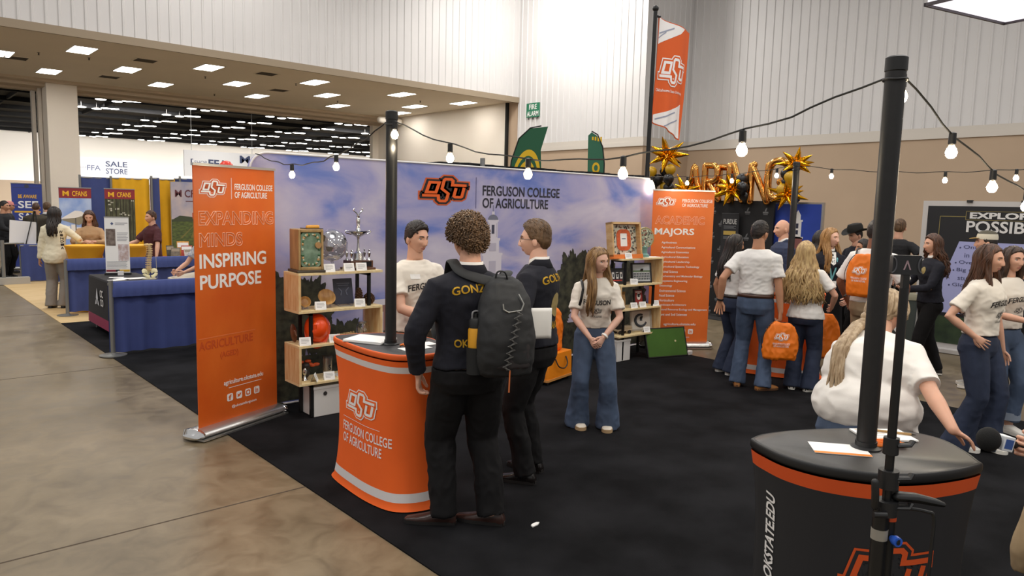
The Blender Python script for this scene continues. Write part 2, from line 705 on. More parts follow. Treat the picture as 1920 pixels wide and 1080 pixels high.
for xx, yy, lab in ((6.99, 25.66, 'dark slotted air vent in the soffit near its front edge, left of the others'), (6.99, 30.2, 'dark slotted air vent in the soffit close to the column'),
                    (10.66, 24.96, 'dark slotted air vent at the middle of the soffit front edge'), (12.56, 28.26, 'pale framed air vent in the middle of the soffit'), (3.94, 28.5, 'pale framed air vent at the left end of the soffit')):
    if vt is None:
        vt = thing('air_vent', lab, 'vent', (xx, yy, SOF), 0, 'vents in the soffit')
        g = G()
        for k in range(7):
            g.bx(-0.3, 0.3, -0.28 + k * 0.09, -0.22 + k * 0.09, -0.012, 0.004)
        g.build('slats', M('vent_dark', '#4a3f33', 0.7), vt, smooth=False)
        g = G()
        for a, b, c, d in ((-0.34, -0.3, -0.34, 0.34), (0.3, 0.34, -0.34, 0.34), (-0.34, 0.34, -0.34, -0.3), (-0.34, 0.34, 0.3, 0.34)):
            g.bx(a, b, c, d, -0.016, 0.006)
        g.build('frame', soffit_m, vt, smooth=False)
    else:
        copy_tree(vt, (xx, yy, SOF), 0, lab)
sp = None
for xx, yy in ((5.6, 26.6), (9.4, 27.3), (12.3, 26.2), (15.6, 29.2), (17.9, 26.3), (4.3, 26.9), (11.2, 31.5)):
    if sp is None:
        g = G()
        g.lathe([(0.05, 0.01), (0.05, 0.0), (0.02, -0.01), (0.02, -0.06), (0.035, -0.07), (0.0, -0.08)], seg=10)
        sp = g.build('sprinkler', M('sprinkler_metal', '#5d5347', 0.4, 0.6))
        tag(sp, 'small sprinkler head under the beige soffit between the light panels', 'sprinkler', 'sprinklers under the soffit')
        sp.location = (xx, yy, SOF)
    else:
        o = sp.copy()
        COL.objects.link(o)
        o.location = (xx, yy, SOF)
# unlit fixture at the end of the soffit (white cylinder under the ceiling)
t = thing('ceiling_fixture', 'white rounded fixture hanging under the soffit beside the side wall', 'fixture', (19.9, 31.9, 5.95))
g = G()
g.tube([(-0.55, 0, 0), (0.55, 0, 0)], [0.16, 0.16], 16, 0, rnd=True)
g.build('housing', M('fixture_white', '#e9e4da', 0.4), t)
g = G()
g.cyl((0, 0, 0.1), (0, 0, 0.28), 0.03)
g.build('bracket', fix_gray, t)

# FIRE ALARM sign on the corner wall
t = thing('fire_alarm_sign', 'green and white FIRE ALARM sign on the white ribbed wall', 'sign', (WX - 0.06, 22.21, 5.78), R(-90))
g = G()
g.bx(-0.38, 0.38, 0, 0.03, -0.29, 0.27, 0)
g.build('sign_plate', M('sign_green', '#1f7a57', 0.5), t, smooth=False)
g = G()
g.bx(-0.36, 0.36, -0.004, 0, -0.27, -0.02)
words(t, 'lettering', 'FIRE', -0.22, 0.02, 0.46, 0.2, M('sign_white', '#f2f2ee', 0.6), y=-0.004, bold=0.02)
words(t, 'lettering', 'ALARM', -0.34, -0.25, 0.68, 0.2, M('sign_white'), y=-0.006, bold=0.02)
for k in (-0.25, 0.0, 0.25):
    g = G()
    g.bx(k - 0.02, k + 0.02, 0, 0.02, -0.38, -0.29)
    g.build('bracket', fix_gray, t, smooth=False)

# carpets
black_carpet = M('black_carpet', '#19191b', 0.95, var=0.45, vscale=2.2, bump=0.35, bscale=260, spec=0.1, detail=6)
tag(G().bx(2.115, 8.05, -6, 12.45, 0, 0.008).build('booth_carpet', black_carpet, smooth=False), 'black carpet under the orange display counters and shelves', 'carpet')
tag(G().bx(2.115, 8.05, 12.45, 19.0, 0, 0.008).build('booth_carpet', wood('tan_vinyl', '#d9bd8d', '#c8a873', (1, 10, 1), 2.0), smooth=False), 'tan wood-look flooring under the maroon and gold booth', 'carpet')
tag(G().bx(11.05, 17.5, 5.0, 16, 0, 0.008).build('booth_carpet', M('black_carpet_far', '#1b1a1b', 0.95, var=0.25, vscale=2.5), smooth=False), 'black carpet under the gold balloon booth across the aisle', 'carpet')

# big hanging light box at the top right of the view
t = thing('hanging_light_box', 'white light box with thin dark frame hanging above the booths', 'light', (12.9, 3.6, 5.0), R(-14))
g = G()
g.bx(-1.0, 1.0, -0.62, 0.62, 0.03, 0.30)
g.build('diffuser', M('softbox_cloth', '#f6f1fa', 0.6, emit=0.9), t, smooth=False, bevel=0.02)
g = G()
for a, b, c, d in ((-1.03, -1.0, -0.65, 0.65), (1.0, 1.03, -0.65, 0.65), (-1.03, 1.03, -0.65, -0.62), (-1.03, 1.03, 0.62, 0.65)):
    g.bx(a, b, c, d, 0.0, 0.05)
g.build('frame', M('dark_frame', '#3c3438', 0.5), t, smooth=False)
for sx in (-0.9, 0.9):
    g = G()
    g.cyl((sx, 0, 0.3), (sx, 0, 4.2), 0.006, seg=6)
    g.build('hanging_wire', M('dark_frame'), t)
# ------------------------------------------------------------------ orange booth: backdrop, banners, counters, poles
orange_fab = M('orange_fabric', '#f5661a', 0.75, var=0.03, vscale=3, bump=0.04, bscale=400)
white_print = M('white_print', '#f3f0ee', 0.6)
black_print = M('black_print', '#191a22', 0.6)
alu = M('aluminium', '#c9c8c6', 0.3, 0.9)
steel = M('steel', '#d5d5d3', 0.18, 1.0)
blk_metal = M('black_metal', '#161616', 0.45, 0.2)
blk_plastic = M('black_plastic', '#1b1b1c', 0.5)
gray_pole = M('gray_pole', '#8f8f8c', 0.4, 0.7)
paper_m = M('paper', '#f5f3ef', 0.7)

# --- sky printed backdrop
sky_m = M('sky_print', '#b5abc6', 0.7)
nt = sky_m.node_tree
bs = nt.nodes['Principled BSDF']
tc = nt.nodes.new('ShaderNodeTexCoord')
mp = nt.nodes.new('ShaderNodeMapping')
mp.inputs['Scale'].default_value = (0.75, 1, 1.5)
ns = nt.nodes.new('ShaderNodeTexNoise')
ns.inputs['Scale'].default_value = 1.35
ns.inputs['Detail'].default_value = 7
ns.inputs['Distortion'].default_value = 0.5
cr = nt.nodes.new('ShaderNodeValToRGB')
for p, c in ((0.0, '#4f6cc0'), (0.36, '#7686c8'), (0.46, '#a9a5cd'), (0.55, '#bfb8d0'), (0.7, '#d3ccdb')):
    if p == 0.0:
        e = cr.color_ramp.elements[0]
    elif p == 0.7:
        e = cr.color_ramp.elements[-1]
    else:
        e = cr.color_ramp.elements.new(p)
    e.position = p + (0.02 if p else 0.28)
    e.color = (*lin(c), 1)
nt.links.new(tc.outputs['Object'], mp.inputs[0])
nt.links.new(mp.outputs[0], ns.inputs['Vector'])
nt.links.new(ns.outputs[0], cr.inputs[0])
nt.links.new(cr.outputs[0], bs.inputs['Base Color'])

bd = thing('display_backdrop', 'wide fabric backdrop printed with cloudy sky, trees and a college name', 'backdrop', (2.55, 6.36, 0))
outl = rrect(0, 5.68, 0.02, 2.315, 0.16, 8)
g = G()
g.plate(outl, 0.0, 0.06)
g.build('fabric_panel', sky_m, bd, ang=40)
g = G()
ring = [(x, -0.002, z) for x, z in outl]
g.tube(ring + ring[:1], 0.009, 8)
g.build('piping', white_print, bd)
put_logo(bd, 1.76, 1.885, 0.68, 0.325, [M('logo_halo', '#d8602f', 0.6), M('logo_black', '#20181a', 0.6), M('logo_orange', '#f0641c', 0.6)], [(118, 0), (84, 1), (34, 2)])
g = G()
g.bx(2.523, 2.529, -0.004, -0.001, 1.86, 2.2)
g.build('divider_line', M('rule_blue', '#5a5a86', 0.6), bd, smooth=False)
words(bd, 'lettering', 'FERGUSON COLLEGE', 2.62, 2.005, 1.205, 0.112, M('navy_print', '#23222f', 0.6), bold=0.015)
words(bd, 'lettering', 'OF AGRICULTURE', 2.62, 1.868, 1.015, 0.112, M('navy_print'), bold=0.015)
# printed bell tower
g = G()
cx = 2.78


def pl(x0, x1, z0, z1, mi, d=0.002):
    g.bx(cx + x0, cx + x1, -d, -d + 0.0015, z0, z1, mi)


pl(-0.005, 0.005, 1.83, 1.9, 1)
pl(-0.02, 0.02, 1.79, 1.83, 0)
g.plate([(cx + 0.075 * math.cos(R(a)), 1.735 + 0.06 * math.sin(R(a))) for a in range(0, 181, 15)], -0.002, -0.0005, 1)
pl(-0.085, 0.085, 1.715, 1.737, 0)
pl(-0.07, 0.07, 1.53, 1.715, 0)
pl(-0.02, 0.02, 1.58, 1.68, 2, 0.004)
pl(-0.06, -0.052, 1.54, 1.70, 3, 0.004)
pl(0.052, 0.06, 1.54, 1.70, 3, 0.004)
pl(-0.11, 0.11, 1.50, 1.53, 0)
pl(-0.095, 0.095, 1.36, 1.50, 0)
pl(-0.05, 0.05, 1.385, 1.475, 3, 0.004)
pl(-0.15, 0.15, 1.33, 1.36, 0)
pl(-0.135, 0.135, 0.95, 1.33, 0)
pl(-0.05, 0.05, 1.08, 1.27, 3, 0.004)
pl(-0.9, 0.9, 0.5, 0.95, 4, 0.001)
for k in range(9):
    pl(-0.8 + 0.2 * k, -0.7 + 0.2 * k, 0.62, 0.84, 0, 0.004)
g.build('printed_tower', [M('print_stone', '#d9d3dd', 0.7), M('print_slate', '#767889', 0.7), M('print_dark', '#474759', 0.7), M('print_shade', '#bcb6c6', 0.7), M('print_brick', '#96706b', 0.7)], bd, smooth=False)
# printed trees and lawn
tree_m = M('print_trees', '#4b4b3a', 0.8, col2='#1f211b', vscale=11, detail=8)
g = G()
rt = random.Random(3)
for tx, tz, tr in ((0.12, 0.75, 0.42), (0.5, 0.8, 0.36), (0.9, 0.4, 0.35), (1.3, 0.28, 0.3), (4.1, 1.0, 0.34), (4.45, 0.98, 0.36), (4.8, 0.75, 0.38), (5.25, 0.8, 0.35), (3.75, 0.6, 0.34), (5.5, 0.5, 0.2)):
    pts = []
    for k in range(140):
        a = 2 * math.pi * k / 140
        q_ = Vector((math.cos(a) * 2.5 + tx * 7, math.sin(a) * 2.5, tx))
        r = tr * (0.85 + 0.26 * noise.noise(q_) + 0.16 * noise.noise(q_ * 4) + 0.10 * noise.noise(q_ * 11))
        pts.append((max(0.01, min(5.67, tx + r * math.cos(a))), max(0.03, tz + 1.25 * r * math.sin(a))))
    g.plate(pts, -0.0035 - 0.0002 * len(g.v) / 280, -0.001)
g.bx(0.01, 5.67, -0.003, -0.001, 0.04, 0.45)
g.build('printed_trees', tree_m, bd, smooth=False)
g = G()
g.bx(1.12, 1.75, -0.0034, -0.0012, 0.42, 0.93, 0)
g.bx(1.1, 1.78, -0.004, -0.0014, 0.87, 0.93, 1)
for k in range(5):
    g.bx(1.16 + 0.12 * k, 1.23 + 0.12 * k, -0.005, -0.0018, 0.55, 0.8, 1)
g.build('printed_hall', [M('print_brick'), M('print_stone')], bd, smooth=False)

# black cloth and pipes behind the backdrop
t = thing('pipe_and_drape', 'black drape on gray pipes rising just above the sky backdrop', 'drape', (4.42, 7.0, 0))
g = G()
top, bot = [], []
for k in range(141):
    x = 4.4 * k / 140
    y = 0.02 * math.sin(k * 1.1) + 0.012 * math.sin(k * 0.37)
    top.append((x, y, 2.40 - (0.07 if k < 20 else 0) * (1 - k / 20) - 0.012 * abs(math.sin(k * 0.09))))
    bot.append((x, y * 1.6, 0.03))
n = len(top)
g.add(top + bot, [(i, i + 1, n + i + 1, n + i) for i in range(n - 1)])
g.add([(x, y + 0.012, z) for x, y, z in top + bot], [(i, i + 1, n + i + 1, n + i) for i in range(n - 1)])
g.build('drape', M('black_drape', '#141416', 0.9, bump=0.1), t)
for px in (1.22, 4.4):
    g = G()
    g.cyl((px, -0.05, 0.01), (px, -0.05, 2.46), 0.03)
    g.bx(px - 0.2, px + 0.2, -0.25, 0.15, 0.0, 0.012)
    g.build('upright', gray_pole, t)

# --- flag on a tall pole
t = thing('flag_pole', 'tall black pole with orange and white flag behind the sky backdrop', 'flag', (8.58, 6.80, 0))
g = G()
g.cyl((0, 0, 0.0), (0.06, 0, 4.72), 0.035, 0.028)
g.bx(-0.2, 0.2, -0.12, 0.12, 0, 0.03)
g.ball((0.06, 0, 4.74), 0.045)
g.cyl((0.06, 0, 4.64), (0.17, 0, 4.65), 0.018)
g.build('pole', blk_metal, t)


def cloth_sheet(cols, rows, fn, th=0.006):
    g = G()
    vs = [fn(i / (cols - 1), j / (rows - 1)) for j in range(rows) for i in range(cols)]
    fs = [(j * cols + i, j * cols + i + 1, (j + 1) * cols + i + 1, (j + 1) * cols + i) for j in range(rows - 1) for i in range(cols - 1)]
    g.add(vs, fs)
    g.add([(a, b + th, c) for a, b, c in vs], fs)
    return g


def flag_pt(u, v):
    # u across from pole, v down
    lx = 0.14 + 0.02 * math.sin(v * 4)
    zl = 4.66 - 1.50 * v
    zr = 4.55 - 1.60 * v - 0.05 * math.sin(v * 3.1)
    x = lx + (0.80 - 0.12 * v) * u
    z = zl + (zr - zl) * u
    y = 0.035 * math.sin(u * 7.5 + v * 1.5) + 0.02 * math.sin(u * 15) * v
    return (x, y, z)


gf = cloth_sheet(36, 44, flag_pt)
fl = gf.build('flag_cloth', M('flag_orange', '#dd5f24', 0.8, bump=0.05), t)
bv = bvh_of(fl.data)


def subdivide(g, cuts=6, lim=0.05):
    bm = bmesh.new()
    bm.from_mesh(g.mesh('tmp'))
    bmesh.ops.triangulate(bm, faces=bm.faces)
    for _ in range(cuts):
        es = [e for e in bm.edges if e.calc_length() > lim]
        if not es:
            break
        bmesh.ops.subdivide_edges(bm, edges=es, cuts=1)
        bmesh.ops.triangulate(bm, faces=[f for f in bm.faces if len(f.verts) > 4])
    g2 = G()
    bm.verts.index_update()
    g2.add([v.co.copy() for v in bm.verts], [tuple(v.index for v in f.verts) for f in bm.faces])
    g2.m = [f.material_index for f in bm.faces]
    bm.free()
    return g2


for pg_ in ([(0.17, -0.2, 4.645), (0.74, -0.2, 4.562), (0.64, -0.2, 4.48), (0.17, -0.2, 4.27)], [(0.155, -0.2, 3.27), (0.50, -0.2, 3.37), (0.80, -0.2, 3.48), (0.79, -0.2, 2.97), (0.155, -0.2, 3.165)]):
    gw = G()
    gw.add(pg_, [tuple(range(len(pg_)))])
    drape_on(subdivide(gw, 9), bv, None, (0, 1, 0), 0.004).build('white_band', white_print, t, smooth=False)


def decal_flat(g, x0, z0, w, h, y=-0.2):
    return fit(g, x0, z0, w, h, y)


g = subdivide(logo_geo([(104, 0), (76, 1), (34, 0)]), 6, 22)
decal_flat(g, 0.22, 3.70, 0.62, 0.46)
drape_on(g, bv, None, (0, 1, 0), 0.006)
g.build('logo', [white_print, M('flag_orange')], t, smooth=False)
g = subdivide(text_geo('Oklahoma State University', 0.01), 3)
decal_flat(g, 0.2, 3.60, 0.6, 0.055)
drape_on(g, bv, None, (0, 1, 0), 0.006).build('lettering', white_print, t, smooth=False)
for z, a, b in ((4.40, 0.15, 0.5), (4.33, 0.15, 0.36), (3.2, 0.2, 0.6), (3.1, 0.3, 0.7)):
    g = G()
    g.add([(a, -0.2, z), (b, -0.2, z + 0.13), (b, -0.2, z + 0.15), (a, -0.2, z + 0.02)], [(0, 1, 2, 3)])
    drape_on(subdivide(g), bv, None, (0, 1, 0), 0.008).build('printed_stripe', M('flag_lines', '#9aa0b4', 0.7), t, smooth=False)


# --- roll-up banners
def banner(label, loc, rz, w, h, print_mat, name='rollup_banner', base_w=None, foot=True):
    t = thing(name, label, 'banner', loc, rz)
    g = G()
    bw = base_w or w + 0.06
    g.tube([(-bw / 2, 0.02, 0.045), (bw / 2, 0.02, 0.045)], [(0.11, 0.042)] * 2, 18, 0, side=(0, 1, 0))
    g.bx(-bw / 2 - 0.01, bw / 2 + 0.01, -0.10, 0.14, 0.0, 0.014, 0)
    g.build('base', alu, t, ang=40)
    for sx in (-1, 1):
        g = G()
        g.tube([(sx * bw / 2, 0.02, 0.045), (sx * (bw / 2 + 0.035), 0.02, 0.03)], [(0.12, 0.046), (0.09, 0.026)], 16, 0, side=(0, 1, 0), rnd=True)
        g.build('end_cap', M('chrome', '#e3e3e3', 0.12, 1.0), t)
    g = G()
    g.bx(-w / 2, w / 2, -0.004, 0.004, 0.08, h - 0.015)
    g.build('print_sheet', print_mat, t, smooth=False)
    g = G()
    g.bx(-w / 2 - 0.005, w / 2 + 0.005, -0.014, 0.014, h - 0.02, h)
    g.build('top_rail', alu, t, smooth=False)
    g = G()
    g.cyl((0, 0.06, 0.05), (0, 0.02, h - 0.01), 0.012)
    g.build('support_pole', alu, t)
    return t


ban_m = M('banner_orange', '#df6d20', 0.45, col2='#d05812', vscale=1.6, stretch=(1, 1, 0.8), detail=5)
out_m = M('outline_print', '#f3b698', 0.6)
ghost_m = M('ghost_print', '#c34c14', 0.6)
b1 = banner('orange roll-up banner reading EXPANDING MINDS beside the aisle', (2.285, 5.985, 0.008), R(22.8), 0.85, 2.16, ban_m)
put_logo(b1, -0.375, 1.90, 0.27, 0.145, [white_print, M('logo_orange2', '#d2581c', 0.6)], [(104, 0), (76, 1), (34, 0)], y=-0.006)
g = G()
g.bx(-0.055, -0.051, -0.0055, -0.0045, 1.89, 2.06)
g.build('divider_line', white_print, b1, smooth=False)
words(b1, 'lettering', 'FERGUSON COLLEGE', -0.02, 1.965, 0.42, 0.05, white_print, y=-0.0055, bold=0.012)
words(b1, 'lettering', 'OF AGRICULTURE', -0.02, 1.90, 0.355, 0.05, white_print, y=-0.0055, bold=0.012)
words(b1, 'lettering', 'EXPANDING', -0.385, 1.68, 0.79, 0.115, out_m, y=-0.0055, bold=0.02, outline=0.02)
words(b1, 'lettering', 'MINDS', -0.385, 1.51, 0.44, 0.115, out_m, y=-0.0055, bold=0.02, outline=0.02)
words(b1, 'lettering', 'INSPIRING', -0.385, 1.345, 0.70, 0.115, white_print, y=-0.0055, bold=0.022)
words(b1, 'lettering', 'PURPOSE', -0.385, 1.18, 0.64, 0.115, white_print, y=-0.0055, bold=0.022)
words(b1, 'faint_lettering', 'AGRICULTURE', -0.41, 0.70, 0.56, 0.07, ghost_m, y=-0.005, bold=0.02)
words(b1, 'faint_lettering', '(AGED)', -0.2, 0.60, 0.19, 0.06, ghost_m, y=-0.005, bold=0.02)
g = G()
g.bx(-0.41, 0.18, -0.0052, -0.0045, 0.79, 0.796)
g.build('faint_rule', M('ghost_rule', '#e27a45', 0.6), b1, smooth=False)
words(b1, 'lettering', 'agriculture.okstate.edu', -0.17, 0.365, 0.43, 0.05, white_print, y=-0.0055, bold=0.012)
g = G()
g.bx(-0.12, 0.24, -0.0055, -0.0045, 0.345, 0.349)
g.build('rule', white_print, b1, smooth=False)
words(b1, 'lettering', '@okstateferguson', -0.09, 0.165, 0.27, 0.03, white_print, y=-0.0055)


def icons(parent, x0, z0, s, gap, ink):
    """four white social tiles: f, bird, camera, in"""
    for k, ch in enumerate(('f', 'v', 'o', 'in')):
        g = G()
        x = x0 + k * gap
        g.plate(rrect(x, x + s, z0, z0 + s, s * 0.22), -0.0058, -0.0045, 0)
        if ch == 'o':
            g.plate(rrect(x + s * .15, x + s * .85, z0 + s * .15, z0 + s * .85, s * .2), -0.0064, -0.0058, 1)
            g.plate([(x + s * .5 + s * .2 * math.cos(a), z0 + s * .5 + s * .2 * math.sin(a)) for a in [i * math.pi / 8 for i in range(16)]], -0.007, -0.0064, 0)
        elif ch == 'v':
            g.plate([(x + s * .15, z0 + s * .3), (x + s * .45, z0 + s * .25), (x + s * .75, z0 + s * .5), (x + s * .85, z0 + s * .75), (x + s * .6, z0 + s * .72), (x + s * .5, z0 + s * .55), (x + s * .2, z0 + s * .72), (x + s * .25, z0 + s * .45)], -0.0064, -0.0058, 1)
        o = g.build('icon', [white_print, ink], parent, smooth=False)
        if ch in ('f', 'in'):
            words(o, 'icon_letter', ch, x + s * .25, z0 + s * .15, s * .5, s * .7, ink, y=-0.0064, bold=0.02)


icons(b1, -0.14, 0.235, 0.062, 0.098, ban_m)

b2 = banner('orange roll-up banner reading ACADEMIC MAJORS at the far end of the booth', (8.32, 5.93, 0.008), R(-36), 0.85, 2.16, M('banner_orange_light', '#e87a34', 0.5, col2='#df6a26', vscale=1.4))
put_logo(b2, -0.38, 1.925, 0.27, 0.135, [white_print, M('logo_orange2')], [(104, 0), (76, 1), (34, 0)], y=-0.006)
words(b2, 'lettering', 'FERGUSON COLLEGE', -0.02, 1.99, 0.42, 0.045, white_print, y=-0.0055, bold=0.012)
words(b2, 'lettering', 'OF AGRICULTURE', -0.02, 1.93, 0.355, 0.045, white_print, y=-0.0055, bold=0.012)
words(b2, 'lettering', 'ACADEMIC', -0.385, 1.69, 0.69, 0.115, out_m, y=-0.0055, bold=0.02, outline=0.02)
words(b2, 'lettering', 'MAJORS', -0.385, 1.525, 0.55, 0.115, white_print, y=-0.0055, bold=0.022)
mj = ['Agribusiness', 'Agricultural Communications', 'Agricultural Economics', 'Agricultural Education', 'Agricultural Leadership', 'Agricultural Systems Technology', 'Animal Science',
      'Biochemistry and Molecular Biology', 'Biosystems Engineering', 'Entomology', 'Environmental Science', 'Food Science', 'Horticulture', 'Landscape Architecture',
      'Natural Resource Ecology and Management', 'Plant and Soil Sciences']
for k, s in enumerate(mj):
    words(b2, 'lettering', s, -0.28, 1.425 - k * 0.0655, 0.0188 * len(s) * 0.93, 0.036, white_print, y=-0.0055, bold=0.012)
words(b2, 'lettering', 'agriculture.okstate.edu', -0.2, 0.30, 0.45, 0.045, white_print, y=-0.0055, bold=0.012)
words(b2, 'lettering', '@okstateferguson', -0.13, 0.13, 0.3, 0.03, white_print, y=-0.0055)
icons(b2, -0.18, 0.19, 0.07, 0.11, M('banner_orange_light'))


# --- fabric counters
OUT_L = [(-.17, .45), (-.21, .12), (-.205, -.15), (-.15, -.32), (0.0, -.40), (.17, -.37), (.28, -.22), (.34, 0), (.33, .18), (.26, .33), (.12, .43), (-.05, .48)]
OUT_R = [(-.265, .335), (-.30, .275), (-.345, .15), (-.335, 0), (-.255, -.15), (-.13, -.25), (.03, -.32), (.165, -.352), (.20, -.335), (.29, -.26), (.385, -.14), (.37, 0), (.23, .15), (.02, .28), (-.15, .345), (-.24, .35)]


def counter(label, loc, outl, top_m, rim_m, fab_m, bands, rz=0.0, rz0=0.945):
    t = thing('display_counter', label, 'counter', loc, rz)
    o2 = [tuple(p) for p in spline(outl, 6, True)]
    # area centre for scaling
    mx = sum(p[0] for p in o2) / len(o2)
    my = sum(p[1] for p in o2) / len(o2)

    def ringz(s, z, fold=0.0):
        return [Vector((mx + (x - mx) * s * (1 + fold * math.sin(k * 0.9)), my + (y - my) * s * (1 + fold * math.sin(k * 0.9)), z)) for k, (x, y) in enumerate(o2)]
    g = G()
    g.rings([ringz(0.96, 0.972), ringz(0.968, 0.981), ringz(0.962, 0.984)])
    g.build('top_panel', top_m, t, ang=60)
    g = G()
    g.rings([ringz(0.955, rz0), ringz(0.99, rz0 + 0.003), ringz(1.0, rz0 + 0.012), ringz(1.0, 0.973), ringz(0.994, 0.981), ringz(0.982, 0.9845), ringz(0.964, 0.984)], caps=False)
    g.build('rim', rim_m, t, ang=60)
    g = G()
    zs = [0.008, 0.03] + sorted({z for b in bands for z in b[:2]} | {0.16, 0.25, 0.35, 0.45, 0.55, 0.65, 0.75, 0.85}) + [0.94]
    zs = sorted(set(zs))
    prev = None

    def sc(z):
        u = z / 0.94
        return 0.90 + (0.115 if u < 0.5 else 0.088) * abs(2 * u - 1) ** 2.6 + (0.03 if u < 0.03 else 0)
    for i in range(len(zs) - 1):
        mi = 0
        for b in bands:
            if zs[i] >= b[0] - 1e-6 and zs[i + 1] <= b[1] + 1e-6:
                mi = b[2]
        f0 = 0.004 * math.sin(math.pi * zs[i] / 0.94)
        f1 = 0.004 * math.sin(math.pi * zs[i + 1] / 0.94)
        g.rings([ringz(sc(zs[i]), zs[i], f0), ringz(sc(zs[i + 1]), zs[i + 1], f1)], mi, caps=False)
    bm = bmesh.new()
    me = g.mesh('skirt')
    bm.from_mesh(me)
    bmesh.ops.remove_doubles(bm, verts=bm.verts, dist=0.0005)
    bmesh.ops.recalc_face_normals(bm, faces=bm.faces)
    bm.to_mesh(me)
    bm.free()
    sk = link('fabric_skirt', me, fab_m, t, True, 60)
    return t, bvh_of(sk.data)


def decal(t, bv, g, origin, right, up, w, h, mats, name='lettering', off=0.004, shear=0.0):
    """flat geometry g (XY) scaled to w x h, laid on a surface of thing t; origin is the lower left corner in the thing's frame"""
    xs = [v.x for v in g.v]
    ys = [v.y for v in g.v]
    a, b, c, d = min(xs), max(xs), min(ys), max(ys)
    r, u = Vector(right).normalized(), Vector(up).normalized()
    nrm = r.cross(u)
    o = Vector(origin)
    z0 = [v.z for v in g.v]
    for v in g.v:
        yy = (v.y - c) / (d - c) * h
        p = o + r * ((v.x - a) / (b - a) * w + shear * yy) + u * yy
        v.x, v.y, v.z = p
    drape_on(g, bv, None, -nrm, off)
    zm = min(z0)
    z0 = [z0[i] for i in g.kept]
    for v, z in zip(g.v, z0):
        p = v + nrm * max(0.0, (z - zm)) * 0.0016
        v.x, v.y, v.z = p
    return g.build(name, mats, t, smooth=False)


top_black = M('counter_black', '#2c2b2d', 0.5, var=0.05, vscale=40)
cl1, bvL = counter('orange stretch-fabric counter with black top, white bands and college logo', (2.51, 4.0, 0.008), OUT_L, top_black, M('rim_orange', '#ee6420', 0.5),
                   [orange_fab, M('band_white', '#dcd6d4', 0.7)], [(0.865, 0.905, 1), (0.055, 0.11, 1)])
decal(cl1, bvL, subdivide(logo_geo([(104, 0), (76, 1), (34, 0)]), 6, 22), (-0.6, 0.26, 0.50), (0, -1, 0), (0, 0, 1), 0.40, 0.20, [white_print, orange_fab], 'logo')
decal(cl1, bvL, subdivide(text_geo('FERGUSON COLLEGE', 0.01)), (-0.6, 0.30, 0.385), (0, -1, 0), (0, 0, 1), 0.56, 0.062, white_print)
decal(cl1, bvL, subdivide(text_geo('OF AGRICULTURE', 0.01)), (-0.6, 0.30, 0.305), (0, -1, 0), (0, 0, 1), 0.48, 0.062, white_print)
gl = G()
gl.add([(0, 0, 0), (1, 0, 0), (1, 0.01, 0), (0, 0.01, 0)], [(0, 1, 2, 3)])
for v in gl.v:
    v.z = 0
decal(cl1, bvL, subdivide(gl), (-0.6, 0.30, 0.475), (0, -1, 0), (0, 0, 1), 0.46, 0.003, white_print, 'rule')
decal(cl1, bvL, text_geo('AGRICULTURE.OKSTATE.EDU', 0.01), (0.085, -0.8, 0.87), (0, 0, -1), (1, 0, 0), 0.75, 0.055, M('pale_print', '#e8b99e', 0.6))

cl2, bvR = counter('black display counter with orange band and black rimmed top, in front', (2.887, 1.15, 0.008), OUT_R, M('counter_top_gray', '#3b3937', 0.42, var=0.04, vscale=60), blk_plastic,
                   [M('black_fabric', '#262527', 0.8, var=0.05, vscale=2), M('band_orange', '#d9531a', 0.7)], [(0.885, 0.94, 1)])
decal(cl2, bvR, text_geo('OKSTATE.EDU', 0.03), (-0.95, 0.195, 0.455), (0, 0, 1), (0, 1, 0), 0.345, 0.05, white_print, shear=0.2)
lg = subdivide(logo_geo([(104, 0), (76, 1), (34, 0)]), 6, 22)
decal(cl2, bvR, lg, (-0.58, -0.27, 0.475), (0.6, -0.8, 0), (0, 0, 1), 0.34, 0.25, [M('band_orange'), M('black_fabric')], 'logo')
cl3, bv3 = counter('orange fabric counter behind the people chatting in white shirts', (7.98, 4.18, 0.008), OUT_L, top_black, M('rim_orange'), [orange_fab, M('band_white')], [(0.865, 0.905, 1), (0.055, 0.11, 1)], R(20))
decal(cl3, bv3, text_geo('AGRICULTURE.OKSTATE.EDU', 0.01), (0.085, -0.8, 0.87), (0, 0, -1), (1, 0, 0), 0.75, 0.055, M('pale_print'))


# --- string light poles
def pole(label, loc, h, r=0.036):
    t = thing('light_pole', label, 'pole', loc)
    g = G()
    g.cyl((0, 0, 0), (0, 0, h - 0.05), r, seg=20)
    g.build('tube', M('pole_black', '#1e1d1d', 0.5, var=0.1, vscale=30), t)
    g = G()
    g.lathe([(r, 0), (r + 0.003, 0.003), (r + 0.003, 0.05), (r * 0.8, 0.056), (0.0, 0.056)], (0, 0, h - 0.056), 20)
    g.build('cap', blk_plastic, t)
    g = G()
    g.lathe([(r + 0.02, 0.0), (r + 0.02, 0.006), (r + 0.004, 0.012), (r + 0.004, 0.03)], seg=20)
    g.build('base_collar', blk_plastic, t)
    g = G()
    pts = [((r + 0.005) * math.cos(a), (r + 0.005) * math.sin(a), h - 0.085 + 0.002 * math.sin(3 * a)) for a in [2 * math.pi * k / 24 for k in range(25)]]
    g.tube(pts, 0.004, 6)
    g.build('cable_tie', blk_plastic, t)
    return t


TOPC = 0.992
PL, PR, P3, P4 = (2.51, 4.0), (2.887, 1.15), (7.98, 4.18), (8.05, 1.15)
pole('black string-light pole standing on the orange counter', (*PL, TOPC), 2.47 - TOPC)
pole('thick black string-light pole standing on the black counter in front', (*PR, TOPC), 2.48 - TOPC)
pole('black string-light pole behind the group of people in white shirts', (*P3, TOPC), 2.47 - TOPC)
t = pole('black string-light pole at the far right corner of the carpet', (*P4, 0.02), 2.45)

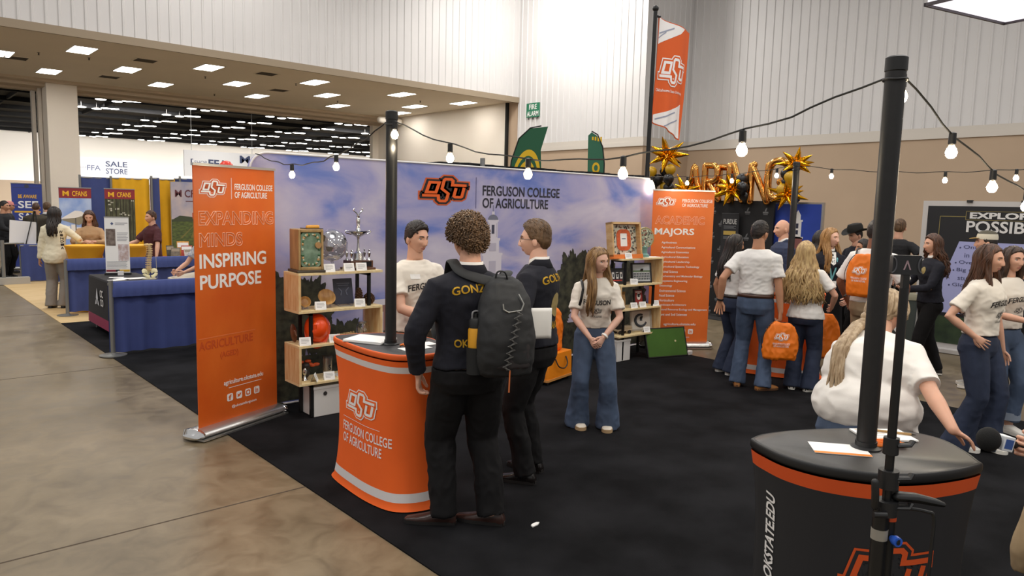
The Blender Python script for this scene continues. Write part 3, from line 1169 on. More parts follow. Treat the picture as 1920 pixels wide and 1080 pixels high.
bulb_glass = M('bulb_glow', '#ffe9c4', 0.3, emit=26.0)
glass = M('clear_glass', '#ffffff', 0.03, trans=1.0)
cable_m = M('cable_black', '#15130f', 0.6)


def string_light(label, A, B, sag, ts, tilt=0.0):
    A, B = Vector(A), Vector(B)
    t = thing('string_light', label, 'string light', A)
    g = G()
    pts = []
    for k in range(33):
        u = k / 32
        p = A.lerp(B, u)
        p.z -= sag * 4 * u * (1 - u)
        p += Vector((0.006 * math.sin(k * 2.1), 0.006 * math.cos(k * 1.7), 0.006 * math.sin(k * 1.3)))
        pts.append(p - A)
    g.tube(pts, 0.0042, 6)
    g.build('cable', cable_m, t)
    for u in ts:
        p = A.lerp(B, u) - A
        p.z -= sag * 4 * u * (1 - u)
        g = G()
        g.lathe([(0.004, 0.005), (0.015, 0.0), (0.016, -0.045), (0.012, -0.05), (0, -0.05)], p, 12)
        so = g.build('socket', blk_plastic, t)
        g = G()
        g.lathe([(0.010, -0.045), (0.013, -0.055), (0.022, -0.066), (0.0255, -0.082), (0.022, -0.098), (0.012, -0.106), (0, -0.108)], p, 16)
        g.build('bulb', glass, t)
        g = G()
        g.lathe([(0.003, -0.056), (0.012, -0.068), (0.016, -0.082), (0.012, -0.095), (0, -0.1)], p, 8)
        g.build('filament', bulb_glass, t)
        lt = bpy.data.lights.new('bulb_light', 'POINT')
        lt.energy = 2.0
        lt.color = (1, 0.85, 0.6)
        lt.shadow_soft_size = 0.03
        lo = bpy.data.objects.new('bulb_light', lt)
        COL.objects.link(lo)
        lo.parent = t
        lo.location = p + Vector((0, 0, -0.16))
    return t


string_light('string of clear glowing bulbs between the two nearest black poles', (2.50, 3.95, 2.40), (2.90, 1.19, 2.41), 0.27, (0.0, 0.175, 0.385, 0.595, 0.805))
string_light('string of bulbs from the pole on the orange counter back to the orange banner', (2.5, 4.05, 2.40), (2.6, 6.34, 2.30), 0.17, (0.31, 0.655))
string_light('string of bulbs running right from the thick front pole', (2.93, 1.15, 2.43), (8.0, 1.15, 2.42), 0.42, (0.004, 0.118, 0.235, 0.353, 0.47, 0.588, 0.7, 0.82))
string_light('string of bulbs along the far edge of the carpet at the right', (8.0, 4.1, 2.42), (8.05, 1.2, 2.42), 0.09, (0.11, 0.305, 0.50, 0.705, 0.9))
string_light('string of bulbs between the far pole and the tall flag pole', (7.98, 4.25, 2.42), (8.15, 6.7, 2.36), 0.06, (0.07, 0.32, 0.6, 0.85))

# --- papers, cards and pens on the counters
TZ = 0.9935
t = thing('paper_stack', 'neat stack of white sheets on the orange counter left of the pole', 'paper', (2.46, 4.17, TZ), R(28))
g = G()
for k in range(5):
    g.box((0.002 * math.sin(k * 5), 0.002 * math.cos(k * 3), 0.0015 + 0.0032 * k), (0.215, 0.28, 0.0026), 0, Matrix.Rotation(R(2 * math.sin(k * 7)), 3, 'Z'))
tag(g.build('sheets', paper_m, t, smooth=False))
for lab, x, y, rz in (('white card lying on the orange counter beside the orange pens', 2.56, 3.79, 15), ('small white card on the orange counter against the navy jacket', 2.70, 3.87, 10)):
    tag(G().box((0, 0, 0.0012), (0.20 if 'beside' in lab else 0.11, 0.1, 0.002)).build('card', paper_m, None, smooth=False), lab, 'card').location = (x, y, TZ)
t = thing('postcard', 'white postcard with orange edge lying on the black counter', 'card', (2.78, 1.205, TZ), R(-52))
G().box((0, 0, 0.0012), (0.205, 0.135, 0.002)).build('sheet', paper_m, t, smooth=False)
G().bx(-0.1025, 0.1025, -0.0675, -0.045, 0.0021, 0.0028).build('orange_edge', M('edge_orange', '#e98a35', 0.6), t, smooth=False)
t = thing('notepad', 'white printed notepad lying on the black counter right of the pole', 'notepad', (3.10, 1.17, TZ), R(-40))
G().box((0, 0, 0.004), (0.21, 0.15, 0.007)).build('pages', paper_m, t, smooth=False)
g = G()
for k in range(4):
    g.bx(-0.07, 0.05 - 0.02 * k, -0.045 + k * 0.025, -0.040 + k * 0.025, 0.0077, 0.0082)
g.bx(-0.09, -0.02, 0.05, 0.065, 0.0077, 0.0082)
g.build('printed_lines', M('line_gray', '#c9b9a8', 0.7), t, smooth=False)
t = thing('pencil', 'wooden pencil lying across the white notepad on the black counter', 'pencil', (3.14, 1.15, TZ + 0.0135), R(-62))
g = G()
g.cyl((-0.085, 0, 0), (0.07, 0, 0), 0.005, seg=6)
g.build('shaft', M('pencil_wood', '#a9834d', 0.5), t)
g = G()
g.cyl((0.07, 0, 0), (0.088, 0, 0), 0.005, 0.001, seg=6)
g.build('tip', M('pencil_tip', '#3a3028', 0.5), t)
pen = None
rp = random.Random(5)
for (ox, oy, lab, az) in ((2.60, 3.885, 'orange pen in the loose bundle at the pole foot on the orange counter', 20), (2.985, 1.105, 'orange pen in the loose bundle at the pole foot on the black counter', -40)):
    for k in range(6):
        x = ox + 0.017 * (k - 3) * math.sin(R(az)) + rp.uniform(-.006, .006)
        y = oy - 0.017 * (k - 3) * math.cos(R(az)) + rp.uniform(-.006, .006)
        z = TZ + 0.0062 + 0.0045 * (k % 2)
        rz = R(az + rp.uniform(-16, 16))
        if pen is None:
            pen = thing('pen', lab, 'pen', (x, y, z), rz, 'orange pens on the counters')
            g = G()
            g.tube([(-0.07, 0, 0), (0.045, 0, 0)], 0.0056, 10, rnd=True)
            g.build('barrel', M('pen_orange', '#f07a18', 0.35), pen)
            g = G()
            g.tube([(0.045, 0, 0), (0.062, 0, 0), (0.07, 0, 0)], [0.006, 0.0045, 0.0015], 10)
            g.build('tip', M('pen_tip', '#e88b3a', 0.4), pen)
            g = G()
            g.box((-0.045, 0, 0.0064), (0.04, 0.003, 0.0015))
            g.build('clip', M('pen_orange'), pen, smooth=False)
        else:
            c = copy_tree(pen, (x, y, z), rz, lab)
tag(G().prism([(0, 0), (0.05, 0.005), (0.075, 0.022), (0.06, 0.034), (0.02, 0.03), (0.004, 0.02)], 0, 0.006).build('paper_scrap', paper_m, None, smooth=False), 'torn scrap of white paper lying on the black carpet', 'paper').location = (2.87, 3.0, 0.009)
# ------------------------------------------------------------------ zigzag shelves and what stands on them
pine = M('pine', '#f0dcae', 0.55, col2='#e6ca92', vscale=2.2, stretch=(14, 3, 14), bump=0.03)
pine_knot = M('pine_side', '#efd3a0', 0.55, col2='#dcb078', vscale=3.0, stretch=(4, 9, 2.0), detail=6)
LV = (1.28, 0.955, 0.655, 0.325)


def shelf(label, loc, mirror, rz=0.0):
    t = thing('display_shelf', label, 'shelf', loc, rz)
    W, D, th = 0.82, 0.29, 0.022

    def X(x):
        return W - x if mirror else x
    for i, z in enumerate(LV):
        g = G()
        g.bx(0, W, 0, D, z - th, z)
        g.build('board', pine, t, smooth=False, bevel=0.002)
    for i in range(3):
        x = 0.011 if i != 1 else W - 0.011
        g = G()
        g.bx(X(x) - 0.011, X(x) + 0.011, 0, D, LV[i + 1], LV[i] - th)
        g.build('side_panel', pine_knot, t, smooth=False)
    w = 0.026
    for x0, z0, z1 in ((0.70, LV[1], LV[0] - th), (0.13, LV[2], LV[1] - th), (0.70, LV[3], LV[2] - th), (0.13, 0.012, LV[3] - th), (0.70, 0.012, LV[3] - th)):
        g = G()
        for y in (0.03, D - 0.05):
            g.bx(X(x0) - w / 2, X(x0) + w / 2, y, y + w, z0, z1)
        g.bx(X(x0) - w / 2, X(x0) + w / 2, 0.03, D - 0.024, z1 - w, z1 - 0.0005)
        g.build('steel_frame', blk_metal, t, smooth=False)
    return t


SL, SR = Vector((2.72, 5.78, 0.008)), Vector((6.86, 5.74, 0.008))
shelf('pine zigzag shelf with black steel frame between the banner and the orange counter', SL, False)
shelf('pine zigzag shelf with black steel frame beside the ACADEMIC MAJORS banner', SR, True)


def atL(x, y, lv):
    return SL + Vector((x, y, LV[lv] + 0.0005 if lv < 4 else 0.0005))


def atR(x, y, lv):
    return SR + Vector((x, y, LV[lv] + 0.0005 if lv < 4 else 0.0005))


# white tent cards, one per exhibit
tc0 = None


def tent(p, rz, lab):
    global tc0
    if tc0 is None:
        tc0 = thing('name_card', lab, 'card', p, rz, 'white name cards on the shelves')
        g = G()
        g.add([(-0.048, -0.028, 0), (0.048, -0.028, 0), (0.048, 0, 0.07), (-0.048, 0, 0.07), (0.048, 0.03, 0), (-0.048, 0.03, 0)], [(0, 1, 2, 3), (3, 2, 4, 5)])
        g.add([(-0.048, -0.0265, 0), (0.048, -0.0265, 0), (0.048, 0, 0.068), (-0.048, 0, 0.068), (0.048, 0.0285, 0), (-0.048, 0.0285, 0)], [(0, 1, 2, 3), (3, 2, 4, 5)])
        g.build('card', paper_m, tc0, smooth=False)
        g = G()
        for k in range(4):
            z = 0.052 - 0.011 * k
            y = -0.028 + 0.4 * z - 0.0008
            x1 = (0.03, 0.034, 0.03, 0.01)[k]
            g.add([(-0.034, y, z), (x1, y, z), (x1, y + 0.0016, z + 0.004), (-0.034, y + 0.0016, z + 0.004)], [(0, 1, 2, 3)])
        g.build('printed_lines', M('text_gray', '#a9a6a4', 0.7), tc0, smooth=False)
    else:
        copy_tree(tc0, p, rz, lab)


tent(atL(0.30, 0.035, 0), R(-12), 'white name card in front of the silver globe, left one')
tent(atL(0.49, 0.035, 0), R(-8), 'white name card between the silver globe and the trophy')
tent(atL(0.615, 0.035, 0), R(-16), 'white name card right in front of the trophy')
tent(atL(0.215, 0.035, 1), R(-12), 'white name card in front of the small wooden plates')
tent(atL(0.60, 0.035, 1), R(-18), 'white name card in front of the dark framed plaque and pinecone')
tent(atL(0.07, 0.035, 2), R(-16), 'white name card below the orange hard hat, left end of the board')
tent(atL(0.35, 0.035, 2), R(-18), 'white name card right of the orange hard hat')
tent(atL(0.16, 0.04, 3), R(55), 'white name card turned sideways beside the orange and black figure')
tent(atL(0.295, 0.035, 3), R(-14), 'white name card in front of the steel tumbler')
tent(atR(0.145, 0.03, 0), R(-20), 'white name card under the framed orange letter O')
tent(atR(0.29, 0.04, 1), R(-35), 'white name card leaning between the two dark picture frames')
tent(atR(0.30, 0.035, 2), R(-20), 'white name card beside the tan bag, left of two near the red picture')
tent(atR(0.47, 0.035, 2), R(-20), 'white name card just in front of the red picture')
tent(atR(0.735, 0.035, 2), R(-20), 'white name card at the right end below the row of frames')
tent(atR(0.575, 0.035, 3), R(-20), 'white name card in front of the framed horseshoe')

# resin-front wooden box
t = thing('wooden_case', 'wooden case with green resin front standing at the left end of the top shelf', 'case', atL(0.035, 0.015, 0), R(-6))
g = G()
g.bx(-0.035, 0.215, 0, 0.25, 0, 0.022)
g.build('base', M('case_base', '#4a4136', 0.5), t, smooth=False, bevel=0.005)
g = G()
for a, b, c, d in ((-0.02, 0.0, 0.022, 0.37), (0.18, 0.2, 0.022, 0.37)):
    g.bx(a, b, 0.01, 0.24, c, d)
g.bx(0, 0.18, 0.01, 0.24, 0.022, 0.05)
g.bx(0, 0.18, 0.01, 0.24, 0.345, 0.37)
g.bx(0, 0.18, 0.2, 0.24, 0.05, 0.345)
g.build('body', M('case_wood', '#b59664', 0.55, col2='#97794c', vscale=4, stretch=(3, 3, 1)), t, smooth=False, bevel=0.006)
g = G()
g.plate(rrect(0.004, 0.176, 0.052, 0.343, 0.03), 0.02, 0.05)
g.build('resin_front', M('resin_green', '#7f9a84', 0.15, col2='#5b7560', vscale=14), t)
g = G()
rr = random.Random(9)
for k in range(34):
    a = 2 * math.pi * k / 34
    x, z = 0.09 + 0.072 * (abs(math.cos(a)) ** 0.6) * (1 if math.cos(a) > 0 else -1), 0.198 + 0.128 * (abs(math.sin(a)) ** 0.6) * (1 if math.sin(a) > 0 else -1)
    g.ball((x, 0.018, z), (rr.uniform(.008, .015), 0.006, rr.uniform(.008, .014)), 8, 6, k % 3)
g.build('inlay', [M('inlay_green', '#3f6a45', 0.4), M('inlay_tan', '#b28c5a', 0.5), M('inlay_shell', '#b9bfa9', 0.3)], t)
g = G()
g.tube([(0.15, 0.018, 0.235), (0.151, 0.0, 0.235)], [0.027, 0.027], 20, 0)
g.build('medallion', M('medallion', '#a98152', 0.4), t)
g = G()
g.tube([(0.10, 0.12, 0.385), (0.18, 0.10, 0.388)], [0.018, 0.018], 12, rnd=True)
g.build('handle', M('handle_amber', '#d2952f', 0.3), t)
g = G()
g.bx(0.06, 0.205, 0.03, 0.2, 0.37, 0.378)
g.build('lid_strip', M('case_base'), t, smooth=False)

# silver globe
t = thing('globe', 'glossy silver globe on a clear stand on the top shelf', 'globe', atL(0.385, 0.15, 0))
g = G()
g.ball((0, 0, 0.225), 0.143, 40, 26)
gm = M('globe_glass', '#c9c9cf', 0.04, 0.25, spec=1.0)
gm.node_tree.nodes['Principled BSDF'].inputs['Transmission Weight'].default_value = 0.7
gm.node_tree.nodes['Principled BSDF'].inputs['IOR'].default_value = 1.04
gm.node_tree.nodes['Principled BSDF'].inputs['Coat Weight'].default_value = 1.0
gm.node_tree.nodes['Principled BSDF'].inputs['Coat Roughness'].default_value = 0.03
gm.node_tree.nodes['Principled BSDF'].inputs['Coat IOR'].default_value = 2.0
g.build('sphere', gm, t)
g = G()
rg = random.Random(4)
for (lo, la, sc_) in ((200, 25, 1.0), (250, 40, 0.8), (235, -10, 0.7), (300, 15, 0.9), (330, 45, 0.8), (160, 10, 0.8), (280, -35, 0.5)):
    pts = []
    for k in range(18):
        a = 2 * math.pi * k / 18
        r = sc_ * (14 + 6 * noise.noise(Vector((math.cos(a) * 1.7 + lo, math.sin(a) * 1.7, la))))
        o_, l_ = R(lo + r * math.cos(a) * 1.3), R(la + r * math.sin(a))
        pts.append((0.1442 * math.cos(l_) * math.cos(o_), 0.1442 * math.cos(l_) * math.sin(o_), 0.225 + 0.1442 * math.sin(l_)))
    cen = sum((Vector(p) for p in pts), Vector()) / len(pts)
    cen = Vector((0, 0, .225)) + (cen - Vector((0, 0, .225))).normalized() * 0.1445
    g.add(pts + [cen], [(k, (k + 1) % 18, 18) for k in range(18)])
g.build('continents', M('globe_silver', '#8f8f94', 0.15, 1.0), t)
g = G()
g.cyl((0, 0, 0.0), (0, 0, 0.012), 0.07)
g.tube([(0.01, 0, 0.012), (0.02, 0.01, 0.05), (0.0, 0.0, 0.09)], [0.016, 0.01, 0.014])
g.build('stand', M('acrylic', '#dcdce2', 0.05, trans=0.8), t)

# trophy
t = thing('trophy', 'tall silver cup trophy with figures on a wooden base on the top shelf', 'trophy', atL(0.645, 0.14, 0))
g = G()
g.bx(-0.13, 0.14, -0.08, 0.1, 0, 0.02, 0)
g.bx(-0.11, 0.12, -0.065, 0.08, 0.02, 0.085, 0)
g.build('wooden_base', M('trophy_wood', '#5a3824', 0.3, var=0.2, vscale=8), t, smooth=False, bevel=0.006)
g = G()
g.bx(0.0, 0.10, -0.068, -0.065, 0.03, 0.075)
g.build('name_plate', M('plate_dark', '#25252a', 0.2, 0.5), t, smooth=False)
g = G()
g.lathe([(0.045, 0.085), (0.05, 0.09), (0.045, 0.15), (0.03, 0.158), (0.018, 0.165), (0.012, 0.2), (0.009, 0.27), (0.014, 0.29), (0.03, 0.30), (0.075, 0.325), (0.095, 0.345), (0.098, 0.35), (0.085, 0.345), (0.03, 0.335), (0.018, 0.35), (0.024, 0.365), (0.014, 0.385), (0.018, 0.43), (0.02, 0.455), (0.012, 0.47), (0.016, 0.485), (0.0, 0.5)], seg=28)
g.build('cup', steel, t)
for s in (-1, 1):
    g = G()
    g.tube(spline([(s * 0.09, 0, 0.345), (s * 0.12, 0, 0.355), (s * 0.125, 0, 0.335), (s * 0.07, 0, 0.32)], 5), 0.005, 8)
    g.build('cup_handle', steel, t)
    g = G()
    g.tube(spline([(0, 0, 0.49), (s * 0.02, 0, 0.515), (s * 0.045, 0, 0.535), (s * 0.035, 0, 0.555)], 5), [0.006] * 15 + [0.003], 8)
    g.build('wing', steel, t)
    for dy in (-0.04, 0.045):
        g = G()
        x = s * 0.09
        g.lathe([(0.018, 0.085), (0.014, 0.095), (0.006, 0.11), (0.012, 0.13), (0.016, 0.15), (0.006, 0.165), (0.009, 0.175), (0.0, 0.185)], (x, dy, 0), 12)
        g.build('small_figure', steel, t)

# second board: wooden bowls, plaque, pinecone
for lab, x, r_, tilt in (('small round wooden dish on a clear stand beside the dark printed trees', 0.11, 0.05, 62), ('larger round wooden dish on a clear stand in the middle of the shelf', 0.315, 0.078, 55)):
    t = thing('wooden_dish', lab, 'dish', atL(x, 0.12, 1), R(-10))
    rot = Matrix.Rotation(R(tilt), 4, 'X')
    g = G()
    g.lathe([(0.0, 0.0), (r_ * 0.6, 0.004), (r_ * 0.95, 0.02), (r_, 0.026), (r_ * 0.93, 0.028), (r_ * 0.6, 0.012), (0, 0.008)], seg=28)
    g.xf(Matrix.Translation((0, 0, r_ * 0.92 + 0.012)) @ rot)
    g.build('bowl', M('dish_wood', '#c99a5a', 0.4, col2='#a8743c', vscale=6, stretch=(8, 1, 1)), t)
    g = G()
    for s in (-1, 1):
        g.tube([(s * r_ * 0.4, -0.04, 0.004), (s * r_ * 0.4, -0.03, 0.03), (s * r_ * 0.4, -0.01, 0.008), (s * r_ * 0.4, 0.04, 0.06)], 0.003, 6)
    g.tube([(-r_ * 0.4, 0.0, 0.005), (r_ * 0.4, 0.0, 0.005)], 0.003, 6)
    g.build('stand', M('acrylic'), t)
t = thing('plaque', 'dark blue engraved plaque leaning on a clear easel on the second board', 'plaque', atL(0.505, 0.14, 1), R(-8))
rot = Matrix.Rotation(R(-14), 3, 'X')
g = G()
g.box(Vector((0, 0.03, 0.128)), (0.18, 0.014, 0.235), 0, rot)
g.build('panel', M('plaque_blue', '#33364a', 0.35), t, smooth=False, bevel=0.004)
g = G()
for k, (a, b) in enumerate(((-0.06, 0.06), (-0.05, 0.05))):
    g.box(Vector((0, 0, 0.20 - 0.018 * k)) + Vector((0, 0.037, 0)), (b - a, 0.003, 0.007), 0, rot)
for s in (-1, 1):
    g.tube([rot @ Vector((s * 0.03, -0.0085, 0.09 - 0.128)) + Vector((0, 0.03, 0.128)), rot @ Vector((s * 0.02, -0.0085, 0.13 - 0.128)) + Vector((0, 0.03, 0.128)), rot @ Vector((s * 0.05, -0.0085, 0.16 - 0.128)) + Vector((0, 0.03, 0.128))], 0.006, 6)
g.build('engraving', M('engraving', '#6f7488', 0.4), t, smooth=False)
g = G()
g.tube([(-0.06, -0.05, 0.004), (0.06, -0.05, 0.004)], 0.004, 6)
for s in (-1, 1):
    g.tube([(s * 0.06, -0.05, 0.018), (s * 0.06, -0.03, 0.004), (s * 0.05, 0.09, 0.006), (s * 0.03, 0.075, 0.12)], 0.004, 6)
g.build('easel', M('acrylic'), t)


def pinecone(g, c, r_, h, n=70):
    g.ball(Vector(c) + Vector((0, 0, h / 2)), (r_ * 0.8, r_ * 0.8, h / 2), 12, 8)
    for k in range(n):
        u = (k + 0.5) / n
        a = k * 2.39996
        rad = r_ * (math.sin(math.pi * (0.12 + 0.83 * u)) ** 0.7)
        p = Vector(c) + Vector((rad * math.cos(a), rad * math.sin(a), h * u))
        g.ball(p, (0.012, 0.009, 0.006), 6, 4, 0, Matrix.Rotation(a, 3, 'Z') @ Matrix.Rotation(R(-35 + 60 * u), 3, 'Y'))


t = thing('pinecone', 'brown pinecone standing upright beside the black shelf post', 'pinecone', atL(0.665, 0.16, 1))
g = G()
pinecone(g, (0, 0, 0), 0.03, 0.15)
tag(g.build('cone', M('cone_brown', '#5d4029', 0.7, var=0.3, vscale=30), t))
t = thing('pinecone', 'fat brown pinecone lying at the right end of the second board', 'pinecone', atL(0.765, 0.15, 1))
g = G()
pinecone(g, (0, 0, 0), 0.048, 0.1, 80)
g.build('cone', M('cone_brown'), t)

# third board
t = thing('hard_hat', 'bright orange hard hat standing on its back rim on the third board', 'helmet', atL(0.245, 0.15, 2), R(-35))
g = G()
g.lathe([(0.115, 0.0), (0.118, 0.02), (0.112, 0.07), (0.092, 0.12), (0.055, 0.15), (0.0, 0.158)], seg=32, sx=0.92, sy=1.1)
g.tube([(0, -0.11, 0.05), (0, -0.06, 0.14), (0, 0, 0.165), (0, 0.06, 0.14), (0, 0.11, 0.05)], [(0.018, 0.006)] * 5, 8, side=(1, 0, 0))
rotm = Matrix.Translation((0, 0, 0.112)) @ Matrix.Rotation(R(68), 4, 'X')
g.xf(rotm)
hat_o = M('hat_orange', '#ef4f17', 0.25)
g.build('shell', hat_o, t)
g = G()
pts = [(0.115 * 0.98 * math.cos(a), 0.13 * math.sin(a) - (0.05 if math.sin(a) < 0 else 0) * abs(math.sin(a)), 0.004) for a in [2 * math.pi * k / 36 for k in range(36)]]
inn = [(0.105 * math.cos(a), 0.122 * math.sin(a), 0.006) for a in [2 * math.pi * k / 36 for k in range(36)]]
g.rings([[Vector(p) for p in inn], [Vector(p) for p in pts], [Vector((p[0], p[1], p[2] - 0.006)) for p in pts], [Vector((p[0], p[1], p[2] - 0.006)) for p in inn]], closed=True)
g.xf(rotm)
g.build('brim', hat_o, t)
t = thing('carved_leather_oval', 'brown oval leather piece propped at the left end of the third board', 'ornament', atL(0.045, 0.2, 2), R(20))
g = G()
g.ball((0, 0.0, 0.085), (0.035, 0.018, 0.085), 18, 14, 0, Matrix.Rotation(R(-12), 3, 'Y'))
g.build('body', M('leather_brown', '#6b3f28', 0.4, var=0.2, vscale=20), t)
g = G()
for k in range(5):
    g.box((0.004 - 0.005 * (k - 2), -0.018, 0.085 + 0.012 * (k - 2)), (0.016, 0.004, 0.003))
g.build('lacing', M('lace', '#cfc3ad', 0.6), t, smooth=False)
t = thing('glass_jar', 'clear glass jar with pale seeds on the right of the third board', 'jar', atL(0.69, 0.14, 2))
g = G()
g.lathe([(0.0, 0.002), (0.045, 0.002), (0.055, 0.02), (0.056, 0.09), (0.04, 0.115), (0.036, 0.125), (0.033, 0.125), (0.036, 0.112), (0.05, 0.088), (0.05, 0.02), (0.0, 0.008)], seg=24)
g.build('glass', glass, t)
g = G()
rj = random.Random(2)
for k in range(60):
    a, r_ = rj.uniform(0, 6.28), 0.038 * math.sqrt(rj.random())
    g.ball((r_ * math.cos(a), r_ * math.sin(a), rj.uniform(0.016, 0.075)), 0.009, 6, 4)
tag(g.build('seeds', M('seeds', '#d8cdb4', 0.6), t), kind='stuff')
g = G()
g.lathe([(0.039, 0.124), (0.039, 0.14), (0.0, 0.142)], seg=20)
g.build('lid', M('jar_lid', '#b9b9b5', 0.3, 0.8), t)
t = thing('dried_plant', 'pale dried seed head lying on the third board near the glass jar', 'ornament', atL(0.50, 0.12, 2), R(10))
g = G()
g.tube([(-0.12, 0, 0.02), (-0.05, 0.01, 0.028), (0.03, 0.0, 0.03), (0.1, -0.01, 0.022), (0.16, -0.01, 0.012)], [0.008, 0.024, 0.028, 0.02, 0.006], 12, rnd=True)
for k in range(26):
    g.ball((-0.08 + 0.008 * k, 0.02 * math.sin(k * 2.3), 0.035 + 0.012 * math.cos(k * 1.9)), 0.011, 6, 4)
g.build('body', M('straw', '#c9ad7d', 0.7, var=0.15, vscale=20), t)

# fourth board
t = thing('figurine', 'small orange, black and silver figurine at the left of the lowest board', 'figurine', atL(0.12, 0.16, 3), R(-10))
g = G()
g.ball((0, 0, 0.055), (0.05, 0.04, 0.05), 14, 10)
g.ball((0.01, -0.01, 0.12), (0.04, 0.036, 0.034), 14, 10)
g.build('body', M('fig_black', '#2a2625', 0.5), t)
g = G()
for sx, sz in ((-0.05, 0.11), (0.05, 0.13), (-0.03, 0.155), (0.035, 0.16), (0.075, 0.12), (0.11, 0.125)):
    g.ball((sx, 0, sz), (0.03, 0.022, 0.016), 10, 7)
g.build('orange_trim', M('fig_orange', '#c9501f', 0.5), t)
g = G()
g.ball((-0.005, -0.04, 0.075), (0.02, 0.012, 0.035), 10, 8)
g.lathe([(0.03, 0.0), (0.02, 0.01), (0.01, 0.04)], (-0.005, -0.03, 0), 12)
g.build('silver_trim', steel, t)
t = thing('tumbler', 'brushed steel tumbler with dark lettering on the lowest board', 'tumbler', atL(0.345, 0.16, 3))
g = G()
g.lathe([(0.0, 0.0), (0.036, 0.0), (0.038, 0.004), (0.045, 0.17), (0.045, 0.175), (0.04, 0.175), (0.036, 0.02), (0, 0.015)], seg=28)
g.build('body', M('brushed_steel', '#a9a49c', 0.3, 0.9), t)
g = G()
g.lathe([(0.046, 0.168), (0.046, 0.184), (0.0, 0.186)], seg=24)
g.build('lid', M('lid_smoke', '#4a4848', 0.3), t)
g = text_geo('S', 0.03)
fit(g, -0.012, 0.06, 0.025, 0.05, -0.044)
g.build('mark', black_print, t, smooth=False)
t = tag(G().box((0, 0, 0.002), (0.16, 0.12, 0.003)).build('leaflet', paper_m, None, smooth=False), 'white leaflet lying behind the steel tumbler on the lowest board', 'paper')
t.location = atL(0.48, 0.14, 3)
# storage cubes
for lab, p in (('white storage cube with a dark finger hole under the left shelf', atL(0.255, 0.03, 4)), ('white storage cube under the right shelf beside the green board', atR(0.12, 0.03, 4))):
    t = thing('storage_cube', lab, 'storage box', p)
    g = G()
    g.bx(-0.105, 0.145, 0.0, 0.25, 0.002, 0.265)
    g.build('body', M('box_white', '#dedbd6', 0.7), t, smooth=False, bevel=0.006)
    g = G()
    g.bx(-0.11, 0.15, -0.003, 0.255, 0.245, 0.27)
    g.build('lid', M('box_lid', '#e5e2dd', 0.7), t, smooth=False, bevel=0.004)
    if 'left' in lab:
        g = G()
        g.cyl((-0.0, -0.003, 0.205), (-0.0, -0.0055, 0.205), 0.018, seg=20)
        g.build('finger_hole', M('hole', '#2b2725', 0.7), t)
# right shelf exhibits
t = thing('shadow_box', 'framed shadow box showing an orange letter O on the right shelf', 'shadow box', atR(0.16, 0.04, 0), R(-8))
rot4 = Matrix.Translation((0, 0.0, 0.03)) @ Matrix.Rotation(R(-8), 4, 'X')
g = G()
for a, b, c, d in ((-0.24, -0.215, 0, 0.42), (0.215, 0.24, 0, 0.42), (-0.24, 0.24, 0.395, 0.42)):
    g.bx(a, b, 0, 0.11, c, d)
g.bx(-0.215, 0.215, 0.09, 0.11, 0.0, 0.395)
g.xf(rot4)
g.build('frame', M('frame_wood', '#d9b583', 0.5, col2='#c59a60', vscale=3, stretch=(2, 2, 8)), t, smooth=False)
g = G()
g.bx(-0.24, 0.24, -0.012, 0.11, -0.03, 0.022)
g.xf(rot4)
g.build('orange_ledge', M('ledge_orange', '#ec7f33', 0.5), t, smooth=False)
g = G()
g.bx(-0.212, 0.212, 0.07, 0.09, 0.022, 0.393)
g.xf(rot4)
g.build('backing', M('backing', '#d6d2c4', 0.7, col2='#c9c4ab', vscale=8), t, smooth=False)
g = G()
rb = random.Random(8)
for k in range(120):
    x, z = rb.uniform(-.2, .2), rb.uniform(.035, .38)
    if abs(x) < 0.125 and 0.07 < z < 0.34:
        continue
    g.ball((x, 0.066, z), (0.011, 0.004, 0.015), 6, 4, k % 3, Matrix.Rotation(rb.uniform(0, 3), 3, 'Y'))
g.xf(rot4)
tag(g.build('seeds', [M('seed_dark', '#3b3532', 0.6), M('seed_green', '#7f8f86', 0.6), M('seed_brown', '#7a5f4b', 0.6)], t), kind='stuff')
g = G()
o1, o2 = rrect(-0.115, 0.115, 0.075, 0.335, 0.075, 6), rrect(-0.055, 0.055, 0.125, 0.285, 0.008, 6)
g.rings([[Vector((x, 0.066, z)) for x, z in o2], [Vector((x, 0.062, z)) for x, z in o2], [Vector((x, 0.062, z)) for x, z in o1], [Vector((x, 0.066, z)) for x, z in o1]], closed=True)
g.xf(rot4)
g.build('letter_ring', M('letter_orange', '#cf5a28', 0.6, var=0.15, vscale=30), t)
g = G()
g.bx(-0.055, 0.055, 0.063, 0.067, 0.125, 0.285, 0)
g.bx(-0.03, 0.03, 0.061, 0.063, 0.215, 0.224, 1)
g.xf(rot4)
g.build('white_card', [paper_m, M('ink_blue', '#5c6680', 0.6)], t, smooth=False)
t = thing('seed_mosaic', 'round seed mosaic on a teal foot beside the shadow box', 'ornament', atR(0.575, 0.13, 0), R(-12))
g = G()
g.lathe([(0.0, 0.0), (0.07, 0.0), (0.072, 0.03), (0.045, 0.05), (0.042, 0.1), (0.055, 0.13), (0, 0.14)], seg=24)
g.build('foot', M('teal_glaze', '#6f9a94', 0.35), t)
g = G()
dpts = [(0.145 * math.cos(a), 0.235 + 0.145 * math.sin(a) * (1.0 if math.sin(a) > 0 else 0.82)) for a in [2 * math.pi * k / 40 for k in range(40)]]
g.plate(dpts, -0.018, 0.018)
g.build('disc', M('disc_sage', '#a8ab92', 0.6), t)
g = G()
for k in range(64):
    a, r_ = rb.uniform(0, 6.28), 0.125 * math.sqrt(rb.random())
    g.ball((r_ * math.cos(a), -0.02, 0.235 + r_ * math.sin(a) * 0.9), (0.014, 0.005, 0.01), 7, 5, k % 4, Matrix.Rotation(rb.uniform(0, 3), 3, 'Y'))
